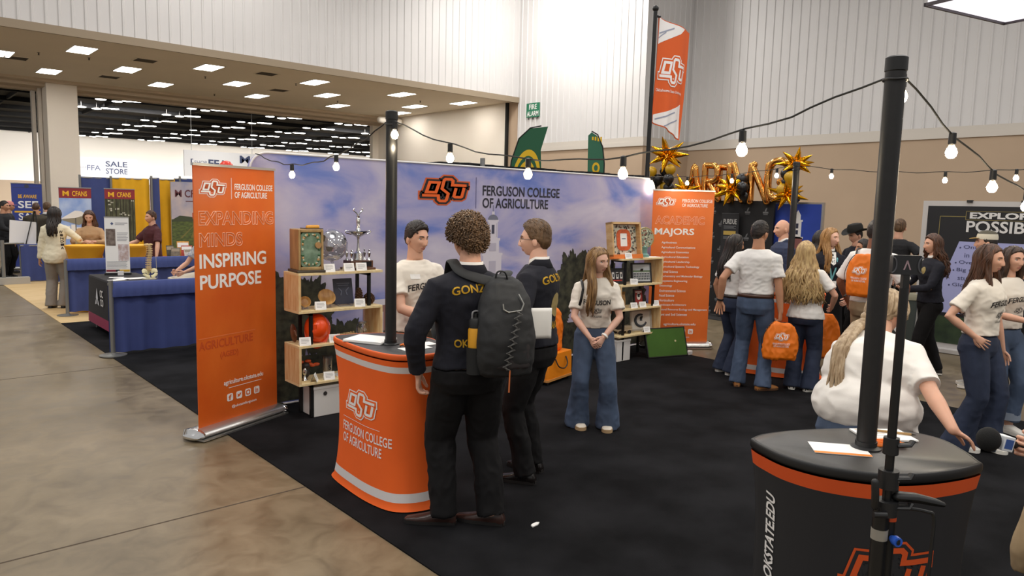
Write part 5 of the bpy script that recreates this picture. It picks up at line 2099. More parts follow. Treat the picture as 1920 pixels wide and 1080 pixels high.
        if stl in ('long', 'pony'):
            rr = random.Random(int(sd * 10))
            n_l = hair.get('n', 110)
            L = hair.get('len', 0.42)
            wv = hair.get('wave', 0.012)
            for k in range(n_l):
                a = (-1 if k % 2 else 1) * (hair.get('a0', 62) + (180 - hair.get('a0', 62)) * ((k + 0.5) / n_l) ** hair.get('pw', 0.8))
                ar = R(a)
                z0 = rr.uniform(0.62, 0.93)
                pts, rad = [], []
                lay = rr.uniform(0.004, 0.016)
                zend = rr.uniform(-0.40, -0.15)
                for j in range(5):
                    dz = z0 + (zend - z0) * j / 4
                    q = math.sqrt(max(0, 1 - dz * dz))
                    aj = ar * (0.55 + 0.45 * j / 4) if abs(a) < 110 else ar
                    d = V((q * math.sin(aj), q * math.cos(aj), dz))
                    n = V((d.x / 0.0755, d.y / 0.097, d.z / 0.118)).normalized()
                    pts.append(head_pt(d if d.y < 0.3 else V((d.x, 0.3, d.z)).normalized()) + n * (lay + 0.004 + 0.006 * j / 4))
                    rad.append(0.006 + 0.010 * j / 4)
                p = pts[-1].copy()
                if stl == 'pony':
                    tie = V(hair.get('tie', (0, -0.105, -0.03)))
                    pts = pts[:4] + [pts[3].lerp(tie, 0.55) + V((0, -0.004, 0)), tie]
                    rad = [0.006, 0.009, 0.011, 0.011, 0.010, 0.007]
                    hg.tube(pts, [(r_, r_ * 0.5) for r_ in rad], 7)
                    continue
                Lk = L * rr.uniform(0.82, 1.05) * (hair.get('flen', 1.0) if abs(a) < 100 else 1.0)
                ph, fr = rr.uniform(0, 6.28), rr.uniform(0.8, 1.2)
                fr_y = hair.get('front', 0.0) if abs(a) < hair.get('fa', 105) else 0.0
                M_ = 9
                sp = hair.get('spread', 0.25)
                for j in range(1, M_ + 1):
                    u = j / M_
                    w_ = wv * math.sin(ph + u * hair.get('turns', 9.0) * fr) * sstep(0, 0.4, u)
                    out = V((p.x, 0, 0)) * (sp * u)
                    back = hair.get('back', -0.075) * sstep(0.1, 0.7, u)
                    yv = (fr_y * sstep(0.0, 0.5, u) + 0.03 * fr_y) if fr_y else back * (0.4 + 0.6 * abs(a) / 180)
                    pts.append(p + out + V((w_ * 0.8 + 0.004 * math.sin(3 * u + k), yv + w_ * 0.6, -Lk * u)))
                    rad.append(0.0165 * (1 - 0.72 * u ** 2.2))
                hg.tube(pts, [(r_, r_ * 0.62) for r_ in rad], 8)
            if stl == 'pony':
                tie = V(hair.get('tie', (0, -0.105, -0.03)))
                for k in range(hair.get('pn', 26)):
                    ph = rr.uniform(0, 6.28)
                    ox, oy = 0.016 * math.cos(k * 2.4), 0.014 * math.sin(k * 2.4)
                    pts, rad = [tie], [0.006]
                    for j in range(1, 10):
                        u = j / 9
                        w_ = wv * math.sin(ph + u * 8)
                        pts.append(tie + V((ox * (1 + 1.2 * u) + w_ + hair.get('px', 0.0) * u, oy * (1 + u) - 0.035 * math.sin(u * 2.2) - 0.02 * u + hair.get('py', 0.0) * min(1.0, 2.4 * u), 0.01 * math.sin(u * 3) - L * u * rr.uniform(0.92, 1.0))))
                        rad.append(0.013 * (1 - 0.75 * u ** 2))
                    hg.tube(pts, [(r_, r_ * 0.7) for r_ in rad], 7)
                hg.ball(tie, (0.026, 0.02, 0.026), 10, 8)
        hg.xf(SM @ HM)
        hg.build('hair', HAIR[hcol], root, True, 180)
    # ---- top garment
    info = dict(root=root, arms=arms, s=s, U=U, HM=SM @ HM, lg=lg, blendU=blendU, az=az)
    if top:
        g = G()
        gr = top.get('grow', 0.012)
        z0 = top.get('hem', 0.86)
        torso(g, (z0, 1.475), gr)
        for c_, r_ in top.get('bulk', ()):
            g.ball(U(*c_) * s, tuple(k * s for k in r_), 20, 14)
        for nm in 'LR':
            a = arms[nm]
            S0, E_, Wr = a['S'], a['E'], a['W']
            k = 0.55 + 0.45 * b
            kf = 0.9 if fem else 1.0
            if top.get('sleeve', 'short') == 'short':
                e = S0.lerp(E_, top.get('sl', 0.66))
                g.tube([p * s for p in (S0 + (U(0, 0, 1.41) - S0) * 0.35, S0, S0.lerp(e, .5), e)], [r * k * kf * s for r in (.062, .064, .067, .072)], 18, 0)
            else:
                e = E_.lerp(Wr, top.get('sl', 0.93))
                g.tube([p * s for p in (S0 + (U(0, 0, 1.41) - S0) * 0.35, S0, S0.lerp(E_, .5), S0.lerp(E_, .9), E_.lerp(Wr, .12), E_.lerp(Wr, .5), e)],
                       [r * k * kf * s for r in (.066, .069, .065, .060, .059, .050, top.get('cuff', .043))], 18, 0)
        if fem and bust is not False:
            for sx in (-1, 1):
                g.ball(U(sx * 0.068, 0.075 * b ** 0.5, 1.27) * s, 0.066 * s * (0.6 + 0.4 * b), 14, 10)
        me = remesh(g, vox, 4)
        folds(me, top.get('fold', 0.012), top.get('freq', (8, 8, 11)), seed=len(label) * 0.7, fn=lambda c: 1 - 0.5 * sstep(1.25 * s, 1.42 * s, c.z))
        so = link(top.get('name', 'shirt'), me, top['mat'], root, True, 180)
        info['top'] = so
        if top.get('collar'):
            cg = G()
            cm = top['collar']
            for kz, rr_, zz in ((0, 0, 0),):
                ring1, ring2, ring3 = [], [], []
                for k in range(28):
                    an = 2 * math.pi * k / 28
                    fx, fy = math.sin(an), math.cos(an)
                    if fy > 0.90 and top.get('open', True):
                        fy = 0.90
                    ring1.append(U(0.076 * fx, 0.070 * fy - 0.004, 1.455 - 0.02 * max(0, fy)) * s)
                    ring2.append(U(0.076 * fx, 0.070 * fy - 0.010, 1.508 - 0.050 * max(0, fy)) * s)
                    ring3.append(U(0.104 * fx, 0.094 * fy - 0.010, 1.455 - 0.055 * max(0, fy)) * s)
                cg.rings([ring1, ring2, ring3], 0, caps=False)
            sol = cg.build('collar', cm, root, True, 60)
            md = sol.modifiers.new('thick', 'SOLIDIFY')
            md.thickness = 0.006
        if top.get('under'):
            cg = G()
            r1, r2 = [], []
            for k in range(24):
                an = 2 * math.pi * k / 24
                r1.append(U(0.068 * math.sin(an), 0.064 * math.cos(an) - 0.006, 1.46) * s)
                r2.append(U(0.064 * math.sin(an), 0.062 * math.cos(an) - 0.012, 1.524 - 0.030 * max(0, math.cos(an))) * s)
            cg.rings([r1, r2], 0, caps=False)
            sol = cg.build('shirt_collar', top['under'], root, True, 60)
            md = sol.modifiers.new('thick', 'SOLIDIFY')
            md.thickness = 0.005
    # ---- trousers
    if legs:
        g = G()
        gr = legs.get('grow', 0.008)
        torso(g, (0.80, legs.get('waist', 1.0)), gr, 1.0)
        kb = 0.6 + 0.4 * b
        R5 = legs.get('r', (.098, .090, .072, .070, .075))
        for hip, kn, an, fd, fz in lg:
            e = an + V((0, 0, legs.get('hem', -0.045)))
            if legs.get('short'):
                e = kn.lerp(an, legs['short'])
            cal = kn.lerp(e, .45) + V((0, -0.012, 0)) if not legs.get('short') else kn.lerp(e, .5)
            g.tube([p * s for p in (hip + V((0, 0, 0.02)), hip.lerp(kn, .5), kn, cal, e)], [r * s * kb for r in R5], 20, 0)
        me = remesh(g, vox, 3)
        folds(me, legs.get('fold', 0.011), legs.get('freq', (9, 9, 7)), seed=len(label) * 0.31 + 5, fn=lambda c: 0.45 + 0.55 * sstep(0.75 * s, 0.25 * s, c.z))
        info['legs'] = link(legs.get('name', 'trousers'), me, legs['mat'], root, True, 180)
        if legs.get('belt'):
            bg = G()
            zz = legs.get('waist', 1.0) - 0.012
            rows = []
            k2 = b
            for dz in (-0.018, 0.018):
                z = zz + dz
                rx, ry = (.158 if not fem else .146), (.112 if not fem else .100)
                q = sstep(0.93, 1.0, z)
                rx, ry = rx + .014 * (1 - q) + 0.018, ry + .008 * (1 - q) + 0.018
                rows.append([(blendU(z, rx * k2 * math.cos(t), ry * k2 * math.sin(t))) * s for t in [2 * math.pi * i / 32 for i in range(32)]])
            bo = bg.rings(rows, 0, caps=False) and bg.build('belt', legs['belt'], root, True, 60)
            md = bo.modifiers.new('thick', 'SOLIDIFY')
            md.thickness = 0.006
    if shoes:
        for hip, kn, an, fd, fz in lg:
            A = V((an.x, an.y, fz)) * s
            shoe_geo(A, fd, shoes.get('len', 0.275) * s * (0.92 if fem else 1.0), shoes.get('w', 1.0), shoes.get('high', 0.0), shoes.get('sole', 0.022), shoes.get('toe', 0.0)).build('shoe', [shoes['mat'], shoes.get('sole_mat', SOLE_D)], root, True, 50)
    return info


def chest_print(info, g, x0, z0, w, h, mat, back=False, name='print', tilt=0.0, arch=0.0):
    """lettering pressed on to the front (or back) of the top garment; x0,z0,w,h in the person's upright frame"""
    s, U = info['s'], info['U']
    big = max(abs(v.x) for v in g.v) > 50
    lay = None
    g = subdivide(g, 5 if big else 3, 40 if big else 0.05)
    g.lay = [max(0.0, v.z / 0.72) for v in g.v] if big else None
    xs = [v.x for v in g.v]
    ys = [v.y for v in g.v]
    a, b_, c, d = min(xs), max(xs), min(ys), max(ys)
    sg = 1 if back else -1
    bv = bvh_of(info['top'].data)
    dirw = (U(0, 1, 1.3) - U(0, 0, 1.3)) * (1 if back else -1)
    for v in g.v:
        fx = (v.x - a) / (b_ - a)
        x = x0 + fx * w
        z = z0 + (v.y - c) / (d - c) * h + arch * (1 - (2 * fx - 1) ** 2)
        p = U(sg * x, (-0.5 if back else 0.5), z) * s
        v.x, v.y, v.z = p
    drape_on(g, bv, None, dirw, 0.003)
    return g.build(name, mat, info['root'], smooth=False)
# ------------------------------------------------------------------ who stands where
def w2l(pos, face, p, h):
    """world point -> a person's own frame, in 1.75 m units"""
    az = math.degrees(math.atan2(pos[1], pos[0])) + 180 + face
    q = Matrix.Rotation(-R(az - 90), 3, 'Z') @ V((p[0] - pos[0], p[1] - pos[1], p[2] - 0.009))
    return tuple(q * (1.75 / h))


def l2w(info, p):
    return info['root'].matrix_basis @ (V(p) * info['s'])


def local_part(info, g, name, mats, **k):
    """geometry given in the person's upright units, fixed to the body"""
    for v in g.v:
        q = V((v.x, v.y, v.z)) * info['s']
        v.x, v.y, v.z = q
    return g.build(name, mats, info['root'], **k)


WHITE_SN = dict(mat=M('sneaker_white', '#e6e2db', 0.5), sole_mat=SOLE, sole=0.03)
DRESS = dict(mat=LEATHER_B, sole_mat=SOLE_D, w=0.95, toe=0.02)
WATCH = M('watch_band', '#e9e6e0', 0.4)


def wrist_band(info, nm, mat, name='watch', w=0.018, r=0.034):
    a = info['arms'][nm]
    d = (a['W'] - a['E']).normalized()
    p = a['W'] - d * 0.015
    g = G()
    g.tube([p - d * w / 2, p + d * w / 2], [r, r], 18, 0)
    local_part(info, g, name, mat)


def badge(info, x, z, w, h, mats, name='badge', y0=0.5):
    g = G()
    g.add([(0, 0, 0), (1, 0, 0), (1, 1, 0), (0, 1, 0)], [(0, 1, 2, 3)])
    return chest_print(info, g, x, z, w, h, mats, name=name)


INK = M('shirt_ink', '#3a3637', 0.8)


def tee_print(info, big='FERGUSON', x=-0.13, logo=True, w=0.26, arch=0.02):
    chest_print(info, text_geo(big, 0.02), x, 1.235, w, 0.05, INK, name='shirt_lettering', arch=arch)
    if logo:
        chest_print(info, logo_geo([(104, 0), (76, 1), (34, 0)]), x + w / 2 - 0.05, 1.145, 0.10, 0.06, [INK, TEE], name='shirt_logo')
        chest_print(info, text_geo('COLLEGE', 0.01), x + w / 2 - 0.05, 1.11, 0.10, 0.018, INK, name='shirt_lettering')


# man in white shirt behind the orange counter
ps = (3.14, 4.66)
A = person('man in cream lettered t-shirt standing behind the orange counter, talking', ps, 30, 1.745, 1.0, False, 'light', dict(style='short', col='dark', top=0.022, side=0.008, seed=1, comb=(0.5, 0.3, 0.2), n=200),
           dict(mat=TEE, hem=0.88, sleeve='short', grow=0.018, fold=0.014), dict(mat=M('khaki_dark', '#4a4034', 0.85), waist=1.0), dict(mat=LEATHER_BR, sole_mat=SOLE),
           armR=dict(to=(0.05, 0.34, 1.06), elbow=(0.6, -0.5, -0.3), dir=(-0.6, 0.7, 0.1), palm=(-0.3, -0.4, -0.8), thumb=(0, 0.3, 1), curl=0.7),
           armL=dict(to=(-0.16, 0.33, 1.04), elbow=(-0.6, -0.5, -0.3), dir=(0.5, 0.8, 0.1), palm=(0.3, -0.3, -0.8), thumb=(0, 0.3, 1), curl=0.7), yaw=12, pitch=-4, vox=0.009)
tee_print(A, w=0.27, x=-0.12)
badge(A, -0.105, 1.335, 0.075, 0.034, paper_m, 'name_tag')

# tall curly-haired man with the backpack
pc = (2.61, 3.31)
NAVJ = dict(mat=NAVY, hem=0.90, sleeve='long', grow=0.022, fold=0.013, name='jacket', collar=NAVY, under=TEEW, freq=(7, 7, 9), cuff=0.050)
B_ = person('tall curly-haired man in navy corduroy jacket carrying a backpack, seen from behind', pc, -158, 1.80, 1.16, False, 'light', dict(style='curly', col='lightbrown', top=0.050, side=0.032, rough=0.006, seed=2.0, n=1100, line=0.02),
            NAVJ, dict(mat=SLACK, waist=0.98, grow=0.018, r=(.112, .106, .086, .080, .078), hem=-0.02, fold=0.02), dict(mat=LEATHER_BR, sole_mat=SOLE_D, w=0.95, toe=0.03),
            armL=dict(to=(-0.27, 0.08, 0.885), elbow=(-0.8, -0.4, 0), dir=(0.03, 0.12, -1), palm=(0.9, -0.5, 0), thumb=(0.3, 1, 0), curl=0.75), armR=dict(to=(0.20, 0.32, 1.0), elbow=(0.8, -0.5, -0.2), dir=(-.6, .7, .1), curl=0.8),
            feet=[(-0.13, 0.05, -62), (0.13, -0.06, -50)], yaw=6, pitch=-14, neckfwd=0.02, vox=0.009)
chest_print(B_, text_geo('GONZALES', 0.02), -0.15, 1.345, 0.31, 0.045, GOLD, back=True, name='back_lettering', arch=0.02)
chest_print(B_, text_geo('OKLAHOMA', 0.02), -0.13, 1.06, 0.28, 0.045, GOLD, back=True, name='back_lettering')

# man with glasses
pg = (3.42, 3.60)
GLM = person('smiling man with glasses in navy corduroy jacket holding a white paper', pg, -112, 1.785, 1.05, False, 'pale', dict(style='short', col='lightbrown', top=0.026, side=0.010, seed=4, comb=(0.2, 0.6, 0.5), n=220),
             NAVJ, dict(mat=SLACK, waist=0.98, grow=0.012, r=(.102, .096, .078, .072, .070), hem=-0.015, fold=0.018), DRESS,
             armL=dict(to=(-0.25, 0.20, 1.08), elbow=(-0.5, -1, 0), dir=(0.1, 0.9, 0.0), palm=(0.8, 0, -0.5), thumb=(0, 0.2, 1), curl=0.9), armR=dict(to=(0.24, 0.18, 0.9), elbow=(0.6, -0.6, 0)),
             feet=[(-0.12, 0.02, -6), (0.12, 0.06, 10)], yaw=12, smile=1.0, vox=0.009)
chest_print(GLM, text_geo('GOLTRY', 0.02), -0.15, 1.345, 0.30, 0.05, GOLD, back=True, name='back_lettering', arch=0.02)
g = G()
for k in range(28):
    a = 2 * math.pi * k / 28
    g.add([(0, 0, 0), (0.09 * math.cos(a), 0.10 * math.sin(a), 0), (0.09 * math.cos(a + .2244), 0.10 * math.sin(a + .2244), 0)], [(0, 1, 2)])
chest_print(GLM, g, -0.07, 1.13, 0.14, 0.16, M('emblem_gold', '#9c8a58', 0.6), back=True, name='back_emblem')
chest_print(GLM, text_geo('OKLAHOMA', 0.02), -0.14, 1.05, 0.28, 0.05, GOLD, back=True, name='back_lettering')


def glasses(info, col=blk_plastic):
    g = G()
    HM = info['HM']
    for sx in (-1, 1):
        pts = [(sx * 0.032 + 0.021 * math.cos(a), 0.094, 0.001 + 0.017 * math.sin(a)) for a in [2 * math.pi * k / 16 for k in range(17)]]
        g.tube(pts, 0.0017, 6)
        g.tube([(sx * 0.053, 0.092, 0.006), (sx * 0.072, 0.07, 0.006), (sx * 0.083, 0.0, 0.004), (sx * 0.08, -0.015, -0.006)], 0.0018, 6)
    g.tube([(-0.011, 0.097, 0.004), (0.011, 0.097, 0.004)], 0.0017, 6)
    g.xf(HM)
    g.build('glasses', col, info['root'])


glasses(GLM, M('glasses_rim', '#4b4038', 0.3))
t = thing('paper', 'white sheet of paper held against the side of the man with glasses', 'paper', (3.235, 3.365, 1.15), R(-38))
g = G()
vs = []
for j in range(9):
    for i in range(7):
        u, v_ = i / 6 - 0.5, j / 8 - 0.5
        vs.append((0.15 * u, 0.012 * math.sin(u * 3) + 0.02 * v_ * v_, 0.20 * v_))
g.add(vs, [(j * 7 + i, j * 7 + i + 1, (j + 1) * 7 + i + 1, (j + 1) * 7 + i) for j in range(8) for i in range(6)])
sheet = g.build('sheet', paper_m, t)
md = sheet.modifiers.new('thick', 'SOLIDIFY')
md.thickness = 0.0015

# backpack on the curly man's back
bm_ = B_['root'].matrix_basis
bp_loc = bm_ @ V((0.115 * 1.07, -0.185 * 1.07, 0.88 * 1.07))
t = thing('backpack', 'dark gray backpack with cord lacing hanging on the curly-haired man', 'backpack', bp_loc, B_['root'].rotation_euler.z + R(-14))
g = G()
rows = []
for z, hw, dp, yo in ((0.0, .12, .07, 0), (0.02, .155, .10, 0), (0.10, .165, .115, -.01), (0.22, .165, .12, -.012), (0.34, .155, .11, -.005), (0.44, .135, .09, .005), (0.52, .10, .06, .02), (0.555, .05, .03, .03)):
    r = []
    for k in range(28):
        a = 2 * math.pi * k / 28
        c, s_ = math.cos(a), math.sin(a)
        r.append(V((hw * (abs(c) ** 0.6) * (1 if c > 0 else -1), -dp * 0.55 + yo + dp * (abs(s_) ** 0.65) * (1 if s_ > 0 else -1), z)))
    rows.append(r)
g.rings(rows)
me = remesh(g, 0.012, 2)
folds(me, 0.010, (12, 12, 10), 3.3)
pack_m = M('pack_gray', '#232426', 0.75, var=0.15, vscale=6, bump=0.1, bscale=300)
link('main_bag', me, pack_m, t, True, 180)
g = G()
rows = []
for z, hw, yy in ((0.04, .10, -.165), (0.07, .125, -.195), (0.18, .13, -.205), (0.27, .12, -.20), (0.32, .08, -.175)):
    rows.append([V((hw * (abs(math.cos(a)) ** 0.6) * (1 if math.cos(a) > 0 else -1) + 0.01, yy + 0.07 + 0.055 * (abs(math.sin(a)) ** 0.6) * (1 if math.sin(a) > 0 else -1), z)) for a in [2 * math.pi * k / 24 for k in range(24)]])
g.rings(rows)
me = remesh(g, 0.010, 2)
folds(me, 0.007, (12, 12, 10), 1.3)
link('front_pocket', me, M('pocket_gray', '#2f2b2d', 0.75, var=0.1, vscale=8), t, True, 180)
g = G()
rows = []
for z, hw, yy in ((0.33, .08, -.145), (0.36, .10, -.16), (0.44, .095, -.145), (0.50, .06, -.10)):
    rows.append([V((hw * math.cos(a) + 0.02, yy + 0.06 + 0.035 * math.sin(a), z)) for a in [2 * math.pi * k / 20 for k in range(20)]])
g.rings(rows)
link('top_pocket', remesh(g, 0.010, 3), M('pocket_brown', '#453c3b', 0.7), t, True, 180)
cord = M('cord_gray', '#5d5c5a', 0.6)
pts = [(0.055 - 0.004 * k + (0.009 if k % 2 else -0.009), -0.205 + 0.016 * abs(k - 9) / 9, 0.385 - 0.019 * k) for k in range(18)]
g = G()
g.tube(pts, 0.0055, 6)
g.tube([(p[0] + (0.012 if i % 2 else -0.012), p[1] - 0.006, p[2]) for i, p in enumerate(pts)], 0.004, 6)
g.build('cord_lacing', cord, t)
g = G()
g.tube([(-0.03, -0.158, 0.42), (-0.028, -0.165, 0.39), (0.0, -0.168, 0.375), (0.07, -0.165, 0.385)], 0.0045, 8)
g.tube([(0.07, -0.165, 0.385), (0.085, -0.155, 0.42), (0.06, -0.13, 0.47)], 0.0045, 8)
g.build('zipper', M('zipper_gray', '#8b8b88', 0.4, 0.6), t)
g = G()
g.tube(spline([(0.02, -0.02, 0.53), (0.0, -0.03, 0.58), (-0.04, -0.02, 0.58), (-0.05, -0.01, 0.53)], 6), [(0.012, 0.005)] * 19, 8, side=(0, 1, 0))
g.build('grab_handle', M('strap_black', '#17181a', 0.7), t)
for sx in (-1, 1):
    pts = spline([(sx * 0.06, 0.03, 0.52), (sx * 0.115 - 0.11, 0.06, 0.55 - 0.02 * sx), (sx * 0.155 - 0.11, 0.14, 0.59 - 0.03 * sx), (sx * 0.16 - 0.11, 0.24, 0.58 - 0.03 * sx), (sx * 0.17 - 0.11, 0.325, 0.45), (sx * 0.19 - 0.11, 0.34, 0.32), (sx * 0.235 - 0.11, 0.22, 0.18), (sx * 0.16 - 0.03, 0.06, 0.10)], 6)
    g = G()
    g.tube(pts, [(0.034, 0.008)] * (len(pts) - 8) + [(0.034 - 0.003 * k, 0.007) for k in range(8)], 10, side=(1, 0.2, 0.1))
    g.build('shoulder_strap', M('strap_black'), t)
g = G()
g.tube(spline([(-0.14, 0.0, 0.10), (-0.22, 0.08, 0.14), (-0.30, 0.18, 0.2)], 6), [(0.012, 0.003)] * 13, 8, side=(0, 0, 1))
g.build('loose_strap', M('strap_black'), t)
g = G()
rows = []
for z, k in ((0.02, 1), (0.17, 1.05)):
    rows.append([V((-0.165 + 0.046 * k * math.cos(a), -0.07 + 0.046 * k * math.sin(a), z)) for a in [2 * math.pi * i / 20 for i in range(20)]])
g.rings(rows, 0, caps=False)
g.build('mesh_pocket', M('mesh_dark', '#1a1b1c', 0.8), t)
g = G()
g.tube([(0.01, -0.19, 0.06), (0.005, -0.20, -0.06)], 0.004, 6)
g.build('orange_cord', M('cord_orange', '#d0703a', 0.6), t)
bt_loc = t.matrix_basis @ V((-0.165, -0.07, 0.03))
t2 = thing('water_bottle', 'yellow-orange water bottle with black cap in the side pocket of the gray backpack', 'bottle', bt_loc, 0)
g = G()
g.lathe([(0.0, 0), (0.038, 0), (0.041, 0.005), (0.041, 0.235), (0.034, 0.25), (0, 0.25)], seg=24)
g.build('body', M('bottle_yellow', '#d99a1e', 0.35), t2)
g = G()
g.lathe([(0.037, 0.248), (0.038, 0.285), (0.03, 0.30), (0.012, 0.305), (0.012, 0.325), (0, 0.327)], seg=20)
g.build('cap', blk_plastic, t2)
g = G()
g.tube(spline([(-0.025, 0, 0.30), (-0.02, 0, 0.335), (0.02, 0, 0.335), (0.025, 0, 0.30)], 5), 0.005, 8)
g.build('cap_loop', M('loop_gray', '#77777a', 0.4), t2)

# woman leaning forward with folded hands
pw = (4.62, 4.14)
W = person('woman with long blonde hair in cream t-shirt and blue jeans, hands folded', pw, 6, 1.575, 1.0, True, 'pale', dict(style='long', col='dirty', top=0.012, side=0.008, seed=6, len=0.44, wave=0.010, n=120, front=0.055, fa=125, spread=0.55, a0=66, flen=1.0, back=-0.03),
           dict(mat=TEE, hem=0.97, sleeve='short', grow=0.024, fold=0.016, sl=0.75), dict(mat=DENIM, waist=1.02, grow=0.008, r=(.104, .098, .082, .094, .122), hem=-0.055, fold=0.012), dict(mat=M('shoe_cream', '#d9cfc0', 0.7), sole_mat=M('sole_tan', '#b89a74', 0.7), sole=0.03),
           armR=dict(to=(0.06, 0.26, 0.915), elbow=(1.0, -0.3, 0), dir=(-0.55, 0.3, -0.75), palm=(-0.4, -0.8, 0.1), thumb=(-0.3, 0.2, 0.9), curl=0.6),
           armL=dict(to=(-0.06, 0.27, 0.93), elbow=(-1.0, -0.3, 0), dir=(0.55, 0.3, -0.75), palm=(0.4, -0.8, 0), thumb=(0.3, 0.2, 0.9), curl=0.7),
           lean=9, yaw=38, pitch=-6, roll=4, feet=[(-0.16, 0.02, 8), (0.13, -0.03, -14)], neckfwd=0.02, vox=0.009)
tee_print(W, w=0.25, x=-0.125, arch=0.0)
wrist_band(W, 'L', WATCH)
badge_g = G()
badge_g.tube(spline([(0.135, 0.19, 1.36), (0.145, 0.13, 1.425), (0.15, 0.02, 1.40), (0.16, -0.10, 1.2), (0.19, -0.05, 1.06), (0.185, 0.08, 1.10), (0.155, 0.19, 1.24), (0.135, 0.19, 1.36)], 6), [(0.012, 0.004)] * 43, 8, side=(1, 0, 0))
local_part(W, badge_g, 'bag_strap', blk_plastic)

# orange drawstring bag and orange case behind her
t = thing('storage_case', 'orange case with black handle standing on small casters behind the blonde woman', 'case', (5.55, 5.62, 0.009), R(14))
g = G()
g.rings([[V((x, y, z)) for x, y in rrect(-0.26 * s_, 0.26 * s_, -0.15, 0.15, 0.03)] for z, s_ in ((0.05, 1.0), (0.28, 0.98), (0.32, 0.94))])
g.build('body', M('case_orange', '#ef8a14', 0.45), t)
g = G()
g.rings([[V((x, y, z)) for x, y in rrect(-0.265, 0.265, -0.155, 0.155, 0.03)] for z in (0.035, 0.06)])
g.build('base', M('case_tan', '#c58a4a', 0.5), t)
g = G()
g.tube(spline([(-0.12, -0.155, 0.27), (-0.10, -0.19, 0.19), (0.0, -0.2, 0.16), (0.08, -0.19, 0.2), (0.1, -0.155, 0.27)], 6), 0.007, 8)
g.build('handle', blk_plastic, t)
for wx in (-0.22, 0.22):
    for wy in (-0.12, 0.12):
        g = G()
        g.cyl((wx, wy - 0.012, 0.022), (wx, wy + 0.012, 0.022), 0.022, seg=14)
        g.build('caster', blk_plastic, t)


def drawstring(label, loc, rz, h=0.42, w=0.34, d=0.10, fat=0.015, mark=True, top_pinch=0.35, seed=1.0):
    t = thing('drawstring_bag', label, 'bag', loc, rz)
    g = G()
    rows = []
    for z, k, dk in ((0, .86, .5), (0.03, .97, .9), (0.12, 1.0, 1.0), (0.25, .98, .9), (0.34, .86, .7), (0.39, .60, .55), (0.42, top_pinch, .35)):
        rows.append([V((w / 2 * k * (abs(math.cos(a)) ** 0.7) * (1 if math.cos(a) > 0 else -1), d / 2 * dk * math.sin(a), z / 0.42 * h)) for a in [2 * math.pi * i / 28 for i in range(28)]])
    g.rings(rows)
    me = remesh(g, 0.009, 1)
    folds(me, fat, (10, 10, 6), seed)
    bo = link('pouch', me, M('bag_orange', '#f27a0f', 0.55, bump=0.05, bscale=300), t, True, 180)
    bv = bvh_of(me)
    if mark:
        for fn, x0, z0, ww, hh in ((lambda: logo_geo([(104, 0), (76, 1), (34, 0)]), -0.075, 0.215, 0.15, 0.09), (lambda: text_geo('FERGUSON COLLEGE', 0.01), -0.085, 0.175, 0.17, 0.02), (lambda: text_geo('OF AGRICULTURE', 0.01), -0.075, 0.148, 0.15, 0.02)):
            g = fit(subdivide(fn(), 2), x0, z0 * h / 0.42, ww, hh, -0.3)
            drape_on(g, bv, None, (0, 1, 0), 0.003)
            g.build('print', [white_print, M('bag_orange')], t, smooth=False)
    g = G()
    for sx in (-1, 1):
        g.tube(spline([(sx * w * 0.42, 0, 0.03), (sx * w * 0.53, -0.02, h * 0.5), (sx * w * 0.30, -0.01, h * 0.93), (0, 0, h * 0.99)], 6), 0.004, 6)
    g.build('cord', blk_plastic, t)
    return t


drawstring('orange drawstring bag resting on the orange case behind the blonde woman', (5.56, 5.68, 0.335), R(-40), 0.50, 0.36, 0.16, 0.02, False, 0.5, 2.0)

# three people chatting by the far orange counter
p5 = (7.50, 4.62)
P5 = person('dark-haired woman in white t-shirt and dark flared jeans, leftmost of the chatting group', p5, 128, 1.62, 0.98, True, 'tan', dict(style='long', col='dark', top=0.012, side=0.008, seed=8, len=0.40, wave=0.006, n=100, back=-0.06, spread=0.15, a0=70),
            dict(mat=TEEW, hem=0.94, grow=0.018), dict(mat=DENIMD, waist=1.0, r=(.100, .094, .076, .086, .112), hem=-0.05, belt=M('belt_dark', '#2a201b', 0.4)), WHITE_SN,
            armL=dict(to=(-0.24, 0.02, 0.86)), armR=dict(to=(0.14, 0.22, 1.08), elbow=(0.7, -0.6, 0)), yaw=-10, pitch=-6)
p6 = (7.08, 4.07)
P6 = person('tall man in white t-shirt and blue jeans seen from behind, holding an orange bag', p6, 168, 1.785, 1.03, False, 'tan', dict(style='short', col='dark', top=0.018, side=0.010, seed=9, n=160, comb=(0.1, -0.9, 0.1)),
            dict(mat=TEEW, hem=0.965, grow=0.020, fold=0.014), dict(mat=DENIM, waist=1.0, grow=0.010, r=(.100, .094, .078, .074, .084), hem=-0.04, fold=0.014, belt=M('belt_brown', '#4a2f22', 0.4)), dict(mat=M('boot_tan', '#a9703a', 0.6), sole_mat=M('boot_sole', '#5a3a22', 0.7), high=0.03),
            armL=dict(to=(-0.34, -0.10, 0.91), elbow=(-0.5, -1, 0.0), dir=(-0.15, 0.1, -1), palm=(0.3, -0.9, 0), thumb=(0.9, 0.2, 0), curl=0.5, spread=0.25),
            armR=dict(to=(0.265, -0.02, 0.81), elbow=(0.4, -0.8, 0), dir=(0.0, 0.05, -1), palm=(-0.9, 0.2, 0), thumb=(0, 1, 0), curl=1.25), feet=[(-0.14, 0.03, -14), (0.13, -0.02, 40)], yaw=-22, pitch=-4, vox=0.009)
wrist_band(P6, 'L', blk_plastic, 'bracelet')
h6 = l2w(P6, P6['arms']['R']['W'] + V((0, 0.0, -0.09)))
drawstring('orange drawstring bag with white logo hanging from the hand of the man in blue jeans', (h6.x - 0.06, h6.y - 0.05, h6.z - 0.40), R(-50), 0.40, 0.36, 0.12, 0.022, True, 0.3, 4.0)
p7 = (7.45, 3.69)
